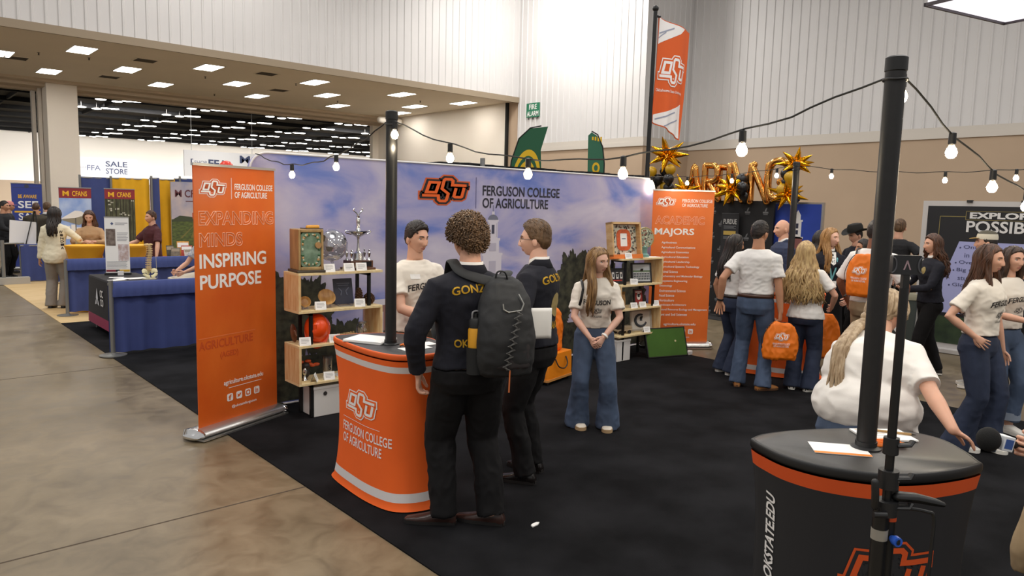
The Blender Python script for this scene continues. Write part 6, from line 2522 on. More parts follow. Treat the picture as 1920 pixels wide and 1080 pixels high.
P7 = person('woman with long wavy blonde hair in white t-shirt, seen from behind', p7, 170, 1.585, 1.06, True, 'light', dict(style='long', col='blonde', top=0.020, side=0.014, seed=11, len=0.54, wave=0.028, n=210, back=-0.10, spread=1.7, a0=70, pw=0.75, turns=12),
            dict(mat=TEEW, hem=0.86, grow=0.024, sl=0.75), dict(mat=DENIMD, waist=0.99, r=(.104, .098, .084, .088, .100), hem=-0.05), dict(mat=blk_plastic, sole_mat=SOLE, sole=0.03),
            armL=dict(to=(-0.2, 0.2, 1.0)), armR=dict(to=(0.25, 0.16, 0.98), elbow=(0.6, -0.6, 0), dir=(-0.2, 0.9, -0.3)), feet=[(-0.10, 0.02, -10), (0.10, 0.0, 40)], tilt=-4, vox=0.010)
drawstring('plump orange drawstring bag hanging at the right side of the far orange counter', (7.90, 3.66, 0.30), R(-35), 0.50, 0.30, 0.17, 0.02, False, 0.35, 6.0)

# people behind them
p8 = (9.0, 4.83)
person('bald man in dark blue suit behind the far black pole', p8, -70, 1.79, 1.12, False, 'light', dict(style='bald', col='gray'), dict(mat=M('suit_blue', '#2b3550', 0.85), hem=0.84, sleeve='long', grow=0.02, collar=M('suit_blue'), under=TEEW, name='suit_jacket'),
       dict(mat=M('suit_trousers', '#232a40', 0.85)), DRESS, yaw=8)
p9 = (9.58, 4.62)
person('person with dark wavy hair standing behind the blonde woman with lanyard', p9, 170, 1.65, 1.0, True, 'tan', dict(style='long', col='dark', top=0.02, side=0.016, seed=14, len=0.30, wave=0.02, n=90), dict(mat=M('coat_dark', '#222127', 0.85), hem=0.84, sleeve='long'), dict(mat=SLACK), dict(mat=LEATHER_B))
p10 = (8.76, 4.10)
P10 = person('blonde woman in open navy jacket with teal lanyard and black skirt', p10, 24, 1.71, 1.0, True, 'pale', dict(style='long', col='ginger', top=0.013, side=0.010, seed=16, len=0.40, wave=0.012, n=110, front=0.05, fa=130, spread=0.5, a0=66),
             dict(mat=NAVY, hem=0.86, sleeve='long', grow=0.024, name='jacket', collar=NAVY, under=TEEW), None, dict(mat=LEATHER_B, high=0.06),
             armR=dict(to=(0.22, 0.24, 0.93), elbow=(0.7, -0.6, 0), dir=(0.3, 0.5, -0.6), palm=(-0.5, -0.5, 0)), armL=dict(to=(-0.16, 0.26, 0.90), elbow=(-0.8, -0.5, 0), dir=(0.6, 0.4, -0.4), palm=(0.3, -0.9, 0)), yaw=34)
sg = G()
U_, s_ = P10['U'], P10['s']
rows = []
for z, rx, ry in ((1.0, .165, .125), (0.9, .19, .14), (0.75, .20, .15), (0.55, .215, .165), (0.46, .22, .17)):
    rows.append([V((rx * math.cos(t_) * (1 + .015 * math.sin(t_ * 9)), ry * math.sin(t_) * (1 + .015 * math.sin(t_ * 9)), z)) * s_ for t_ in [2 * math.pi * k / 40 for k in range(40)]])
sg.rings(rows)
sg.build('skirt', SLACK, P10['root'], True, 60)
teal = M('lanyard_teal', '#6fb0b8', 0.6)
for sx in (-1, 1):
    g = G()
    xs = [sx * 0.066, sx * 0.055, sx * 0.03, 0.0]
    zs = [1.47, 1.38, 1.25, 1.12]
    bv = bvh_of(P10['top'].data)
    pts = []
    for x, z in zip(xs, zs):
        hit = bv.ray_cast(U_(x, 0.6, z) * s_, V((0, -1, 0)), 1.0)
        pts.append((hit[0] + V((0, 0.008, 0))) if hit[0] else U_(x, 0.11, z) * s_)
    g.tube(pts, [(0.010, 0.0025)] * 4, 8, side=(1, 0, 0))
    g.build('lanyard', teal, P10['root'])
bd_ = pts[-1]
g = G()
g.bx(bd_.x - 0.055, bd_.x + 0.055, bd_.y + 0.004, bd_.y + 0.01, bd_.z - 0.10, bd_.z - 0.01)
g.build('name_badge', paper_m, P10['root'], smooth=False)
g = G()
g.add([(0, 1, 0), (1, 1, 0), (0.75, 0.15, 0), (0.5, 0, 0), (0.25, 0.15, 0)], [(0, 1, 2, 3, 4)])
chest_print(P10, g, -0.055, 1.30, 0.11, 0.16, paper_m, name='shirt_front')
g = G()
g.add([(0.2, 1, 0), (0.8, 1, 0), (0.95, 0.2, 0), (0.5, 0, 0), (0.05, 0.2, 0)], [(0, 1, 2, 3, 4)])
chest_print(P10, g, -0.022, 1.24, 0.044, 0.2, M('tie_navy', '#1b1f30', 0.6), name='tie')

ph = (10.7, 4.62)
PH = person('man in black cowboy hat and dark jacket looking down, far behind the group', ph, -55, 1.70, 1.0, False, 'light', dict(style='short', col='dark', top=0.012, side=0.008), dict(mat=NAVY, hem=0.86, sleeve='long', collar=NAVY, name='jacket'), dict(mat=SLACK), dict(mat=LEATHER_B), pitch=-16, armR=dict(to=(0.1, 0.3, 1.1)), armL=dict(to=(-0.1, 0.3, 1.1)))


def cowboy_hat(info, mat):
    g = G()
    g.lathe([(0.098, 0.0), (0.10, 0.02), (0.096, 0.08), (0.082, 0.115), (0.045, 0.125), (0.0, 0.112)], seg=28, sy=1.18)
    n0 = 36
    r1, r2 = [], []
    for k in range(n0):
        a = 2 * math.pi * k / n0
        r1.append(V((0.097 * math.cos(a), 0.115 * math.sin(a), 0.004)))
        r2.append(V((0.175 * math.cos(a), 0.20 * math.sin(a), 0.055 * abs(math.cos(a)) ** 2 - 0.012 * abs(math.sin(a)))))
    g.rings([r1, [a.lerp(b, .5) - V((0, 0, .006)) for a, b in zip(r1, r2)], r2, [p - V((0, 0, .005)) for p in r2], [p - V((0, 0, .006)) for p in r1]], caps=False)
    g.xf(info['HM'] @ Matrix.Translation((0, -0.008, 0.052)) @ Matrix.Rotation(R(4), 4, 'X'))
    g.build('cowboy_hat', mat, info['root'])


cowboy_hat(PH, M('felt_black', '#15130f', 0.8))
person('small dark-haired woman whose face shows beside the thick front pole', (9.48, 3.98), -66, 1.57, 0.95, True, 'tan', dict(style='long', col='dark', seed=19, len=0.3, n=80), dict(mat=M('coat_gray', '#4b4a50', 0.85), hem=0.84, sleeve='long'), dict(mat=SLACK), dict(mat=LEATHER_B))
p13 = (7.85, 3.20)
P13 = person('man in white t-shirt and khaki trousers wearing an orange drawstring bag on his back', p13, 152, 1.83, 1.1, False, 'brown', dict(style='short', col='dark', top=0.014, side=0.009, seed=21), dict(mat=TEEW, hem=0.90, grow=0.02, sl=0.85), dict(mat=M('khaki', '#a58d6f', 0.85, var=0.1, vscale=8), waist=1.0, grow=0.012, r=(.104, .1, .085, .082, .085)), dict(mat=M('shoe_gray', '#8d8780', 0.6), sole_mat=SOLE),
             armL=dict(to=(-0.3, 0.12, 0.9), elbow=(-0.6, -0.6, 0)), armR=dict(to=(0.24, 0.2, 1.0)))
b13 = l2w(P13, (0, -0.20, 1.0))
drawstring('orange drawstring bag worn on the back of the man in khaki trousers', (b13.x, b13.y, b13.z), P13['root'].rotation_euler.z, 0.44, 0.33, 0.12, 0.016, True, 0.5, 8.0)
for sx in (-1, 1):
    g = G()
    g.tube(spline([(sx * 0.10, -0.15, 1.40), (sx * 0.13, -0.06, 1.465), (sx * 0.135, 0.09, 1.42), (sx * 0.17, 0.13, 1.25), (sx * 0.21, 0.0, 1.05), (sx * 0.18, -0.17, 0.98)], 6), [(0.010, 0.006)] * 31, 8, side=(1, 0, 0))
    local_part(P13, g, 'bag_cord', blk_plastic)
p14 = (11.75, 4.45)
P14 = person('man with short light hair in black t-shirt with hand on hip, far at the back', p14, 158, 1.82, 1.02, False, 'light', dict(style='short', col='lightbrown', top=0.018, side=0.008, seed=23), dict(mat=M('tee_black', '#1d1d20', 0.85), hem=0.88), dict(mat=SLACK), dict(mat=LEATHER_B),
             armR=dict(to=(0.22, -0.02, 1.04), elbow=(1, -0.2, 0.2), dir=(-0.8, 0.4, -0.2), palm=(0, 0.6, 0.4)), armL=dict(to=(-0.1, 0.3, 1.15)), yaw=14)
p15 = (9.36, 3.14)
P15 = person('woman with curly brown hair in navy jacket and black trousers walking left with a phone', p15, -64, 1.67, 1.03, True, 'light', dict(style='long', col='chestnut', top=0.022, side=0.018, seed=25, len=0.36, wave=0.03, n=130, back=-0.08, spread=0.6, a0=72, turns=13),
             dict(mat=NAVY, hem=0.88, sleeve='long', grow=0.022, name='jacket', collar=NAVY, under=TEEW), dict(mat=SLACK, waist=0.98, r=(.102, .095, .078, .072, .07), hem=-0.01), dict(mat=M('flat_black', '#1f1a1a', 0.4), sole_mat=SOLE, len=0.25),
             armR=dict(to=(0.12, 0.36, 1.10), elbow=(0.5, -0.7, 0), dir=(-0.4, 0.9, 0.3), palm=(-0.3, -0.2, 0.9), thumb=(0.3, 0.3, 0.8), curl=0.9), armL=dict(to=(-0.10, 0.34, 1.08), elbow=(-0.5, -0.7, 0), dir=(0.3, 0.9, 0.2), palm=(0.3, -0.2, 0.9), curl=0.8), feet=[(-0.09, 0.24, 0), (0.09, -0.18, 0)], yaw=6)
g = G()
for k in range(24):
    a = 2 * math.pi * k / 24
    g.add([(0, 0, 0), (0.5 * math.cos(a), 0.5 * math.sin(a), 0), (0.5 * math.cos(a + .262), 0.5 * math.sin(a + .262), 0)], [(0, 1, 2)])
chest_print(P15, g, 0.03, 1.27, 0.07, 0.09, M('emblem_gold'), name='jacket_emblem')
h15 = l2w(P15, P15['arms']['R']['W'] + P15['arms']['R']['D'].normalized() * 0.10 + V((0, 0, 0.03)))
t = thing('smartphone', 'smartphone held up by the curly-haired woman in the navy jacket', 'phone', h15, P15['root'].rotation_euler.z)
G().bx(-0.037, 0.037, -0.005, 0.005, -0.04, 0.11).build('case', M('phone_pale', '#cfc6c6', 0.4), t, smooth=False, bevel=0.004)
G().bx(-0.033, 0.033, -0.0062, -0.0052, -0.036, 0.106).build('screen', M('phone_screen', '#23222a', 0.15), t, smooth=False)

# women at the right
p16 = (6.72, 1.86)
P16 = person('dark-haired woman in cream t-shirt and dark flared jeans with hand on hip', p16, 66, 1.67, 1.06, True, 'light', dict(style='long', col='chestnut', top=0.014, side=0.010, seed=27, len=0.44, wave=0.006, n=120, back=-0.05, spread=0.2, front=0.04, fa=88, a0=66),
             dict(mat=TEE, hem=0.965, sleeve='short', grow=0.024, fold=0.016, sl=0.72), dict(mat=DENIMD, waist=1.02, grow=0.008, r=(.110, .102, .080, .094, .128), hem=-0.055), WHITE_SN,
             armR=dict(to=(0.22, 0.06, 1.0), elbow=(0.9, -0.9, 0.1), dir=(-0.30, 0.75, -0.55), palm=(-0.9, -0.2, -0.2), thumb=(0.1, -0.6, -0.6), curl=0.35, spread=0.3), armL=dict(to=(-0.25, 0.08, 0.84)), yaw=6, pitch=-3, smile=1.0, feet=[(-0.10, 0.10, 5), (0.10, -0.04, -8)], vox=0.009, roll=0)
tee_print(P16, w=0.26, x=-0.12)
g = G()
g.bx(0.14, 0.18, -0.1, -0.05, 0.97, 1.05)
g = G()
g.ball((0.0795, 0.0, -0.055), 0.006, 8, 6)
g.xf(P16['HM'])
g.build('earring', M('pearl', '#e8e2da', 0.3), P16['root'])
p17 = (7.44, 1.88)
P17 = person('woman in cream t-shirt and cuffed blue jeans behind the one with hand on hip', p17, 52, 1.64, 1.0, True, 'light', dict(style='long', col='brown', top=0.013, side=0.009, seed=29, len=0.3, wave=0.006, n=100, back=-0.06),
             dict(mat=TEE, hem=0.97, sleeve='short', grow=0.022), dict(mat=DENIM, waist=1.02, r=(.104, .096, .08, .082, .09), hem=0.05), WHITE_SN,
             armR=dict(to=(0.10, 0.33, 1.10), elbow=(0.8, -0.5, -0.2), dir=(-0.2, 0.9, 0.2), palm=(-0.4, -0.2, 0.9), curl=0.8), armL=dict(to=(-0.08, 0.34, 1.08), elbow=(-0.8, -0.5, -0.2), dir=(0.2, 0.9, 0.2), palm=(0.4, -0.2, 0.9), curl=0.8), smile=1.0, feet=[(-0.09, 0.08, 0), (0.11, -0.05, 6)], yaw=-10)
tee_print(P17, w=0.25, x=-0.12)
wrist_band(P17, 'R', WATCH)
for sx_, (hip, kn, an, fd, fz) in zip((-1, 1), P17['lg']):
    g = G()
    c = an + V((0, 0, 0.06))
    g.tube([c, c + V((0, 0, 0.07))], [0.098, 0.097], 24)
    local_part(P17, g, 'jean_cuff', M('denim_pale', '#8993a3', 0.85))
p18 = (9.2, 2.55)
P18 = person('person in gold and white baseball cap behind the two women at the right', p18, -84, 1.73, 1.0, False, 'light', dict(style='short', col='dark'), dict(mat=M('hoodie_dark', '#2c2a2e', 0.85), hem=0.84, sleeve='long'), dict(mat=SLACK), dict(mat=M('sneaker_gray', '#a9a59f', 0.6), sole_mat=SOLE, sole=0.03))
g = G()
rows = []
for z, k in ((0.0, 1.0), (0.03, 1.0), (0.06, .93), (0.085, .72), (0.098, .35), (0.10, .02)):
    rows.append([V((0.084 * k * math.cos(a), 0.104 * k * math.sin(a), z)) for a in [2 * math.pi * i / 28 for i in range(28)]])
g.rings(rows[:3], 0, caps=False)
g.rings(rows[2:], 1)
pk = [(0.07 * math.cos(R(a)), 0.085 + 0.085 * math.sin(R(a)) * 1.0, 0.004 + 0.006 * math.cos(R(a * 2))) for a in range(0, 181, 15)]
g.rings([[V((p[0], p[1], p[2])) for p in pk], [V((p[0], p[1], p[2] + 0.006)) for p in pk]], 2)
g.xf(P18['HM'] @ Matrix.Translation((0, -0.006, 0.036)))
g.build('cap', [M('cap_white', '#d8d2bf', 0.7), M('cap_olive', '#4a4636', 0.7), M('cap_gold', '#a9873a', 0.6)], P18['root'])
P18b = person('person in navy jacket with gold emblem at the far right, behind the women', (9.0, 2.16), -25, 1.50, 1.0, True, 'light', dict(style='long', col='dark', seed=33, len=0.3, n=80), dict(mat=NAVY, hem=0.86, sleeve='long', name='jacket', collar=NAVY), dict(mat=SLACK), dict(mat=LEATHER_B), armR=dict(to=(0.1, 0.3, 1.0)))
g = G()
for k in range(24):
    a = 2 * math.pi * k / 24
    g.add([(0, 0, 0), (0.5 * math.cos(a), 0.5 * math.sin(a), 0), (0.5 * math.cos(a + .262), 0.5 * math.sin(a + .262), 0)], [(0, 1, 2)])
chest_print(P18b, g, -0.10, 1.20, 0.09, 0.13, M('emblem_gold'), name='jacket_emblem')

# heavy-set woman at the black counter
p19 = (3.74, 1.51)
P19 = person('large woman in white t-shirt with ash-blonde ponytail, seen from behind at the black counter', p19, 158, 1.56, 1.46, True, 'light',
             dict(style='pony', col='ashen', top=0.014, side=0.012, seed=35, len=0.50, wave=0.010, n=130, tie=(-0.055, -0.10, -0.05), px=0.05, pn=44, py=-0.16, a0=20), dict(mat=TEEW, hem=0.90, grow=0.03, sl=0.85, fold=0.018, freq=(5, 5, 8), bulk=(((0, -0.05, 1.22), (.27, .18, .21)), ((0, -0.02, 1.05), (.30, .24, .20)))),
             dict(mat=DENIM, waist=0.98, grow=0.01, r=(.105, .1, .08, .075, .075)), WHITE_SN, armR=dict(to=w2l(p19, 158, (3.62, 1.06, 0.93), 1.56), elbow=(0.3, -0.8, -0.6), dir=(0.7, 0.3, -0.4), palm=(0, -0.2, -1), thumb=(-1, 0.2, 0), curl=0.4),
             armL=dict(to=(-0.12, 0.36, 0.98), elbow=(-0.35, -0.6, -1)), tilt=-5, lean=26, pitch=-14, yaw=-8, belly=0.12, vox=0.009, neckfwd=0.015, head_s=1.1)
chest_print(P19, text_geo('FERGUSON', 0.02), -0.13, 1.22, 0.26, 0.05, INK, name='shirt_lettering')

# reporter reaching in at the right edge
p20 = (3.56, 0.575)
f20 = -70
P20 = person('person at the right edge in khaki shorts holding a microphone low', p20, f20, 1.74, 1.05, False, 'light', dict(style='short', col='brown', seed=37), dict(mat=M('shirt_tan', '#b8987c', 0.85), hem=0.86, sleeve='long', sl=0.25, name='shirt'),
             dict(mat=M('khaki_shorts', '#b29a78', 0.85, var=0.08, vscale=8), waist=1.0, grow=0.014, r=(.108, .106, .098, .098, .10), short=0.1, name='shorts'), dict(mat=blk_plastic, sole_mat=SOLE),
             armR=dict(to=w2l(p20, f20, (3.32, 0.675, 1.015), 1.74), elbow=(0.6, -0.6, -0.2), dir=(-0.1, 0.9, 0.2), palm=(-0.9, 0.2, 0.2), thumb=(0, 0.3, 1), curl=1.3), armL=dict(to=(-0.28, -0.05, 0.82)), yaw=-5, vox=0.009)
wrist_band(P20, 'R', M('watch_gray', '#5b5a58', 0.4), 'watch', 0.03, 0.036)
a = P20['arms']['R']
hp = l2w(P20, a['W'] + a['D'].normalized() * 0.085 + a['N'] * 0.02)
t = thing('microphone', 'black foam microphone with white logo cube held at the right edge', 'microphone', hp, R(150))
ax = V((1.0, 0.0, 0.22)).normalized()
g = G()
g.tube([ax * -0.10, ax * 0.10], [0.013, 0.015], 14)
g.build('handle', blk_plastic, t)
g = G()
rotc = ax.to_track_quat('X', 'Z').to_matrix()
g.box(ax * 0.075, (0.05, 0.056, 0.056), 0, rotc)
g.build('logo_cube', M('cube_white', '#e8ecf0', 0.5), t, smooth=False, bevel=0.003)
for sgn in (-1, 1):
    g = G()
    g.box(ax * 0.075 + rotc @ V((0, sgn * 0.0285, 0)), (0.036, 0.0015, 0.036), 0, rotc)
    g.build('logo_mark', M('mark_blue', '#3d5c9c', 0.5), t, smooth=False)
g = G()
g.ball(ax * 0.142, (0.042, 0.042, 0.046), 20, 14)
g.build('foam_windscreen', M('foam_black', '#161616', 0.95, bump=0.3, bscale=400), t)
# ------------------------------------------------------------------ neighbouring booths on the left
blue_cloth = M('drape_blue', '#3d497f', 0.85, var=0.06, vscale=3)
yel_cloth = M('drape_yellow', '#e0a818', 0.85, var=0.05, vscale=3)


def curtain(name, label, cat, x0, y0, x1, y1, z0, z1, mat, pleat=0.045, freq=26, cover=0.0, pole_m=gray_pole, posts=(), seed=0.0, group=None):
    """pleated cloth on a rail between two floor points"""
    L = math.hypot(x1 - x0, y1 - y0)
    t = thing(name, label, cat, (x0, y0, 0.009), math.atan2(y1 - y0, x1 - x0), group)
    g = G()
    n = max(24, int(L * 60))
    zs = [z0 + (z1 - z0) * k / 10 for k in range(11)]
    vs = []
    for z in zs:
        u = (z1 - z) / (z1 - z0)
        for i in range(n + 1):
            x = L * i / n
            am = pleat * (0.25 + 0.75 * u)
            y = am * (math.sin(x * freq + seed + 0.9 * math.sin(x * 3.1)) * 0.6 + 0.5 * math.sin(x * freq * 0.43 + seed * 2 + u * 0.7))
            vs.append((x + 0.012 * math.sin(x * 9) * u, y, z - (0.01 * math.sin(x * 2.7) if u == 1 else 0)))
    w = n + 1
    fs = [(j * w + i, j * w + i + 1, (j + 1) * w + i + 1, (j + 1) * w + i) for j in range(10) for i in range(n)]
    g.add(vs, fs)
    g.add([(a, b + 0.006, c) for a, b, c in vs], fs)
    g.build('cloth', mat, t, True, 180)
    if cover:
        g = G()
        vs = []
        for z in (z1 - cover, z1 - cover * 0.5, z1, z1 + 0.012, z1):
            for i in range(n + 1):
                x = L * i / n
                y = (-0.03 - pleat * 0.5 + 0.007 * math.sin(x * 70 + seed)) if z < z1 else (-0.02 if z == z1 and len(vs) < 3 * w else 0.0)
                vs.append((x, y - 0.01, z))
        g.add(vs, [(j * w + i, j * w + i + 1, (j + 1) * w + i + 1, (j + 1) * w + i) for j in range(4) for i in range(n)])
        g.build('header_band', mat, t, True, 180)
    g = G()
    g.cyl((0, 0.012, z1 - 0.02), (L, 0.012, z1 - 0.02), 0.018, seg=10)
    g.build('rail', pole_m, t)
    for px, hh in posts:
        g = G()
        g.cyl((px, -0.04, 0.0), (px, -0.04, hh), 0.026, seg=14)
        g.lathe([(0.0, 0.0), (0.15, 0.0), (0.15, 0.008), (0.05, 0.016), (0.028, 0.03)], (px, -0.04, 0.0), 24)
        g.build('post', pole_m, t)
    return t


curtain('drape_divider', 'low blue pleated drape on a rail ending at a round-based gray post', 'drape', 2.13, 9.62, 7.6, 9.66, 0.03, 0.87, blue_cloth, cover=0.17, posts=((0.02, 0.90), (3.0, 0.90)), seed=1.0)
curtain('drape_divider', 'low blue drape behind the black-covered table, in front of the gold tables', 'drape', 2.34, 13.25, 7.6, 13.25, 0.05, 0.88, blue_cloth, cover=0.17, posts=((0.0, 0.88), (2.6, 0.88)), seed=2.0)
curtain('drape_wall', 'tall blue drape left of the yellow drape behind the gold tables', 'drape', 3.77, 19.3, 4.42, 19.3, 0.03, 2.32, blue_cloth, posts=((0.0, 2.36), (0.64, 2.36)), seed=3.0, pleat=0.035)
curtain('drape_wall', 'wide tall yellow drape behind the man in the maroon shirt', 'drape', 4.42, 19.32, 5.26, 19.32, 0.03, 2.33, yel_cloth, seed=4.0, pleat=0.07)
curtain('drape_wall', 'narrow tall blue drape between the two yellow drapes', 'drape', 5.26, 19.28, 5.48, 19.28, 0.03, 2.36, blue_cloth, seed=5.0, posts=((0.03, 2.40),), pleat=0.03)
curtain('drape_wall', 'narrow tall yellow drape beside the field photo backdrop', 'drape', 5.48, 19.3, 5.85, 19.3, 0.03, 2.34, yel_cloth, seed=6.0, pleat=0.06)
curtain('drape_wall', 'tall blue drape above and behind the field photo backdrop', 'drape', 5.85, 19.34, 9.0, 19.34, 0.03, 2.37, blue_cloth, seed=7.0, posts=((0.12, 2.42), (3.0, 2.42)))
curtain('table_skirt', 'blue pleated table skirt far down the aisle behind the woman in the cream jacket', 'table skirt', 2.5, 18.78, 3.75, 18.78, 0.02, 0.80, blue_cloth, seed=8.0, pleat=0.03)
t = thing('table', 'long table top behind the blue skirt far down the aisle', 'table', (3.12, 19.1, 0.009))
G().bx(-0.62, 0.64, -0.3, 0.3, 0.77, 0.80).build('table_top', blue_cloth, t, smooth=False)
for sx in (-0.55, 0.55):
    for sy in (-0.25, 0.25):
        G().cyl((sx, sy, 0), (sx, sy, 0.77), 0.015).build('leg', gray_pole, t)

# easel with white board on the far table
t = thing('easel_board', 'white board on a black tripod easel standing on the far blue-skirted table', 'easel', (2.72, 19.0, 0.812), R(6))
g = G()
rot = Matrix.Rotation(R(-12), 3, 'X')
g.box(rot @ V((-0.12, 0, 0.26)), (0.5, 0.012, 0.5), 0, rot @ Matrix.Rotation(R(6), 3, 'Y'))
g.build('board', M('board_white', '#d9d5d2', 0.6), t, smooth=False)
for a, b in (((-0.1, -0.04, 0.0), (0.1, 0.05, 0.72)), ((0.16, -0.04, 0.0), (0.13, 0.05, 0.72)), ((0.05, 0.24, 0.0), (0.12, 0.06, 0.72))):
    G().cyl(a, b, 0.011, seg=8).build('leg', blk_metal, t)

# black covered table with brochures, table-top banner and spine model
t = thing('covered_table', 'table under a black cloth with a magenta hem and white logo', 'table', (2.70, 11.28, 0.009))
g = G()
g.bx(-0.29, 0.29, -0.58, 0.58, 0.72, 0.75)
g.build('table_top', M('table_gray', '#4b4a4a', 0.7), t, smooth=False)
for sx in (-0.25, 0.25):
    for sy in (-0.52, 0.52):
        G().cyl((sx, sy, 0), (sx, sy, 0.72), 0.015).build('leg', gray_pole, t)


def cloth_box(t, mats, hx, hy, z1, z0, hem=None, flare=0.03):
    def ringc(z, k):
        out = []
        for x, y in rrect(-hx - k, hx + k, -hy - k, hy + k, 0.02 + k, 4):
            out.append(V((x, y, z)))
        return out
    g = G()
    levels = [(z1, 0.0), (z1 - 0.02, 0.008), (z1 - 0.3, flare * 0.6)] + ([(hem, flare * 0.9)] if hem else []) + [(z0, flare)]
    for i in range(len(levels) - 1):
        g.rings([ringc(*levels[i]), ringc(*levels[i + 1])], 1 if (hem and i == len(levels) - 2) else 0, caps=False)
    o = len(g.v)
    top = ringc(z1, 0.0)
    g.add(top, [tuple(range(len(top)))], 0)
    return g.build('tablecloth', mats, t, True, 50)


cloth_box(t, [M('cloth_black', '#222023', 0.8), M('cloth_magenta', '#8e2f4d', 0.8)], 0.31, 0.6, 0.762, 0.10, 0.24)
g = G()
for pts in ([(0, 0.10), (0.06, 0.16), (0.0, 0.3), (-0.06, 0.16)], [(-0.12, 0.06), (-0.02, 0.08), (-0.06, 0.14)], [(0.12, 0.06), (0.02, 0.08), (0.06, 0.14)]):
    g.add([(-0.345, -y, 0.33 + z) for y, z in pts], [tuple(range(len(pts)))])
g.build('cloth_logo', M('logo_pale', '#cfd0d6', 0.6), t, smooth=False)
g = text_geo('CO', 0.02)
fit(g, 0, 0, 0.16, 0.10, 0)
for v in g.v:
    v.x, v.y, v.z = -0.348 + v.y * 0.01, -0.2 - v.x, 0.40 + v.z
g.build('cloth_lettering', white_print, t, smooth=False)
g = text_geo('CC', 0.02)
fit(g, 0, 0, 0.16, 0.10, 0)
for v in g.v:
    v.x, v.y, v.z = -0.346 + v.y * 0.01, -0.18 - v.x, 0.52 + v.z
g.build('cloth_lettering', white_print, t, smooth=False)
t['label'] = 'table under a black cloth with magenta hem beside the low blue drape'
for k, (x, y, rz, w_, h_) in enumerate(((2.52, 10.88, 12, .2, .13), (2.60, 11.25, -20, .18, .12), (2.80, 11.02, 8, .26, .18), (2.62, 11.0, 30, .2, .14))):
    o = G().box((0, 0, 0.002), (w_, h_, 0.003)).build('brochure', paper_m, None, smooth=False)
    o.location = (x, y, 0.7725)
    o.rotation_euler = (0, 0, R(rz))
    tag(o, ('white brochure on the black-covered table, near the aisle edge', 'white brochure lying far back on the black-covered table', 'largest white brochure on the black-covered table', 'white brochure in the middle of the black-covered table')[k], 'brochure', 'brochures on the black table')
    if k == 3:
        o.location.z = 0.776
tb_ = thing('tabletop_banner', 'small white roll-up banner with photos standing on the black-covered table', 'banner', (2.72, 11.65, 0.772), R(-12))
tb_.rotation_euler = (0, 0, R(-18))
g = G()
g.bx(-0.17, 0.17, -0.05, 0.05, 0, 0.03)
g.build('base', blk_plastic, tb_, smooth=False)
g = G()
g.bx(-0.155, 0.155, -0.002, 0.002, 0.03, 0.83)
g.build('print_sheet', paper_m, tb_, smooth=False)
g = G()
g.bx(-0.157, 0.157, -0.006, 0.006, 0.82, 0.835)
g.build('top_rail', alu, tb_, smooth=False)
for nm, x0, x1, z0, z1, mt in (('printed_photo', -.14, -.02, .42, .66, M('photo_man', '#5a4a44', 0.5, col2='#8f8278', vscale=18)), ('printed_photo', 0.01, .145, .20, .44, M('photo_ball', '#b79a92', 0.5, col2='#d9d0d2', vscale=22)),
                               ('printed_stripe', -.15, -.03, .045, .075, M('stripe_maroon', '#8a2f3c', 0.6)), ('printed_stripe', -.03, .02, .045, .075, blk_plastic), ('printed_stripe', .02, .15, .045, .075, M('stripe_gold', '#d9a92c', 0.6))):
    G().bx(x0, x1, -0.004, -0.002, z0, z1).build(nm, mt, tb_, smooth=False)
g = G()
for k in range(6):
    g.bx(0.0, 0.14 - 0.01 * (k % 3), -0.0035, -0.002, 0.60 - 0.022 * k, 0.607 - 0.022 * k)
    g.bx(-.14, 0.12 - 0.012 * (k % 2), -0.0035, -0.002, 0.185 - 0.018 * k, 0.191 - 0.018 * k)
g.bx(-0.02, 0.14, -0.0035, -0.002, 0.74, 0.75)
g.bx(-0.02, 0.10, -0.0035, -0.002, 0.72, 0.728)
g.build('printed_text', M('text_gray2', '#8f8f96', 0.7), tb_, smooth=False)
g = G()
g.plate([(-0.08, 0.735), (-0.06, 0.715), (-0.04, 0.735), (-0.06, 0.76)], -0.0035, -0.002)
g.build('printed_mark', M('mark_blue2', '#4d5a80', 0.7), tb_, smooth=False)
g = G()
g.bx(0.0, 0.075, -0.09, -0.05, 0.0, 0.06)
o = g.build('card_holder', M('card_white', '#e6e4e2', 0.6), tb_, smooth=False)

t = thing('spine_model', 'beige model of a spine and pelvis standing at the corner of the black-covered table', 'model', (2.92, 10.86, 0.772), R(10))
bone = M('bone', '#d9bb84', 0.5, var=0.1, vscale=14)
g = G()
for k in range(15):
    u = k / 14
    p = V((0.02 * math.sin(u * 3.4), 0.03 * math.sin(u * 5.2), 0.12 + 0.34 * u))
    r_ = 0.032 - 0.012 * u
    g.tube([p, p + V((0, 0, 0.017))], [r_, r_ * 0.95], 12)
    g.ball(p + V((0, 0.03, 0.006)), (0.008, 0.02, 0.008), 8, 6)
    for s in (-1, 1):
        g.ball(p + V((s * 0.03, 0.012, 0.008)), (0.016, 0.007, 0.006), 8, 6)
g.build('vertebrae', bone, t)
g = G()
for s in (-1, 1):
    g.tube(spline([(s * 0.02, 0.0, 0.10), (s * 0.07, -0.01, 0.12), (s * 0.085, -0.03, 0.08), (s * 0.05, -0.04, 0.045), (s * 0.012, -0.045, 0.035)], 5), [(0.03, 0.010)] * 8 + [(0.022, 0.012)] * 13, 10, side=(0, 0.4, 1))
g.tube([(0, 0.02, 0.12), (0, 0.035, 0.05)], [0.03, 0.012], 10)
g.build('pelvis', M('bone_pale', '#e6dcae', 0.5), t)
g = G()
g.cyl((0, 0.03, 0), (0, 0.03, 0.12), 0.006)
g.cyl((0, 0.0, 0), (0, 0.0, 0.012), 0.09, seg=24)
g.cyl((0.11, 0.0, 0.0), (0.11, 0.02, 0.32), 0.003, seg=6)
g.build('stand', M('stand_pale', '#c9c2ae', 0.4), t)
g = G()
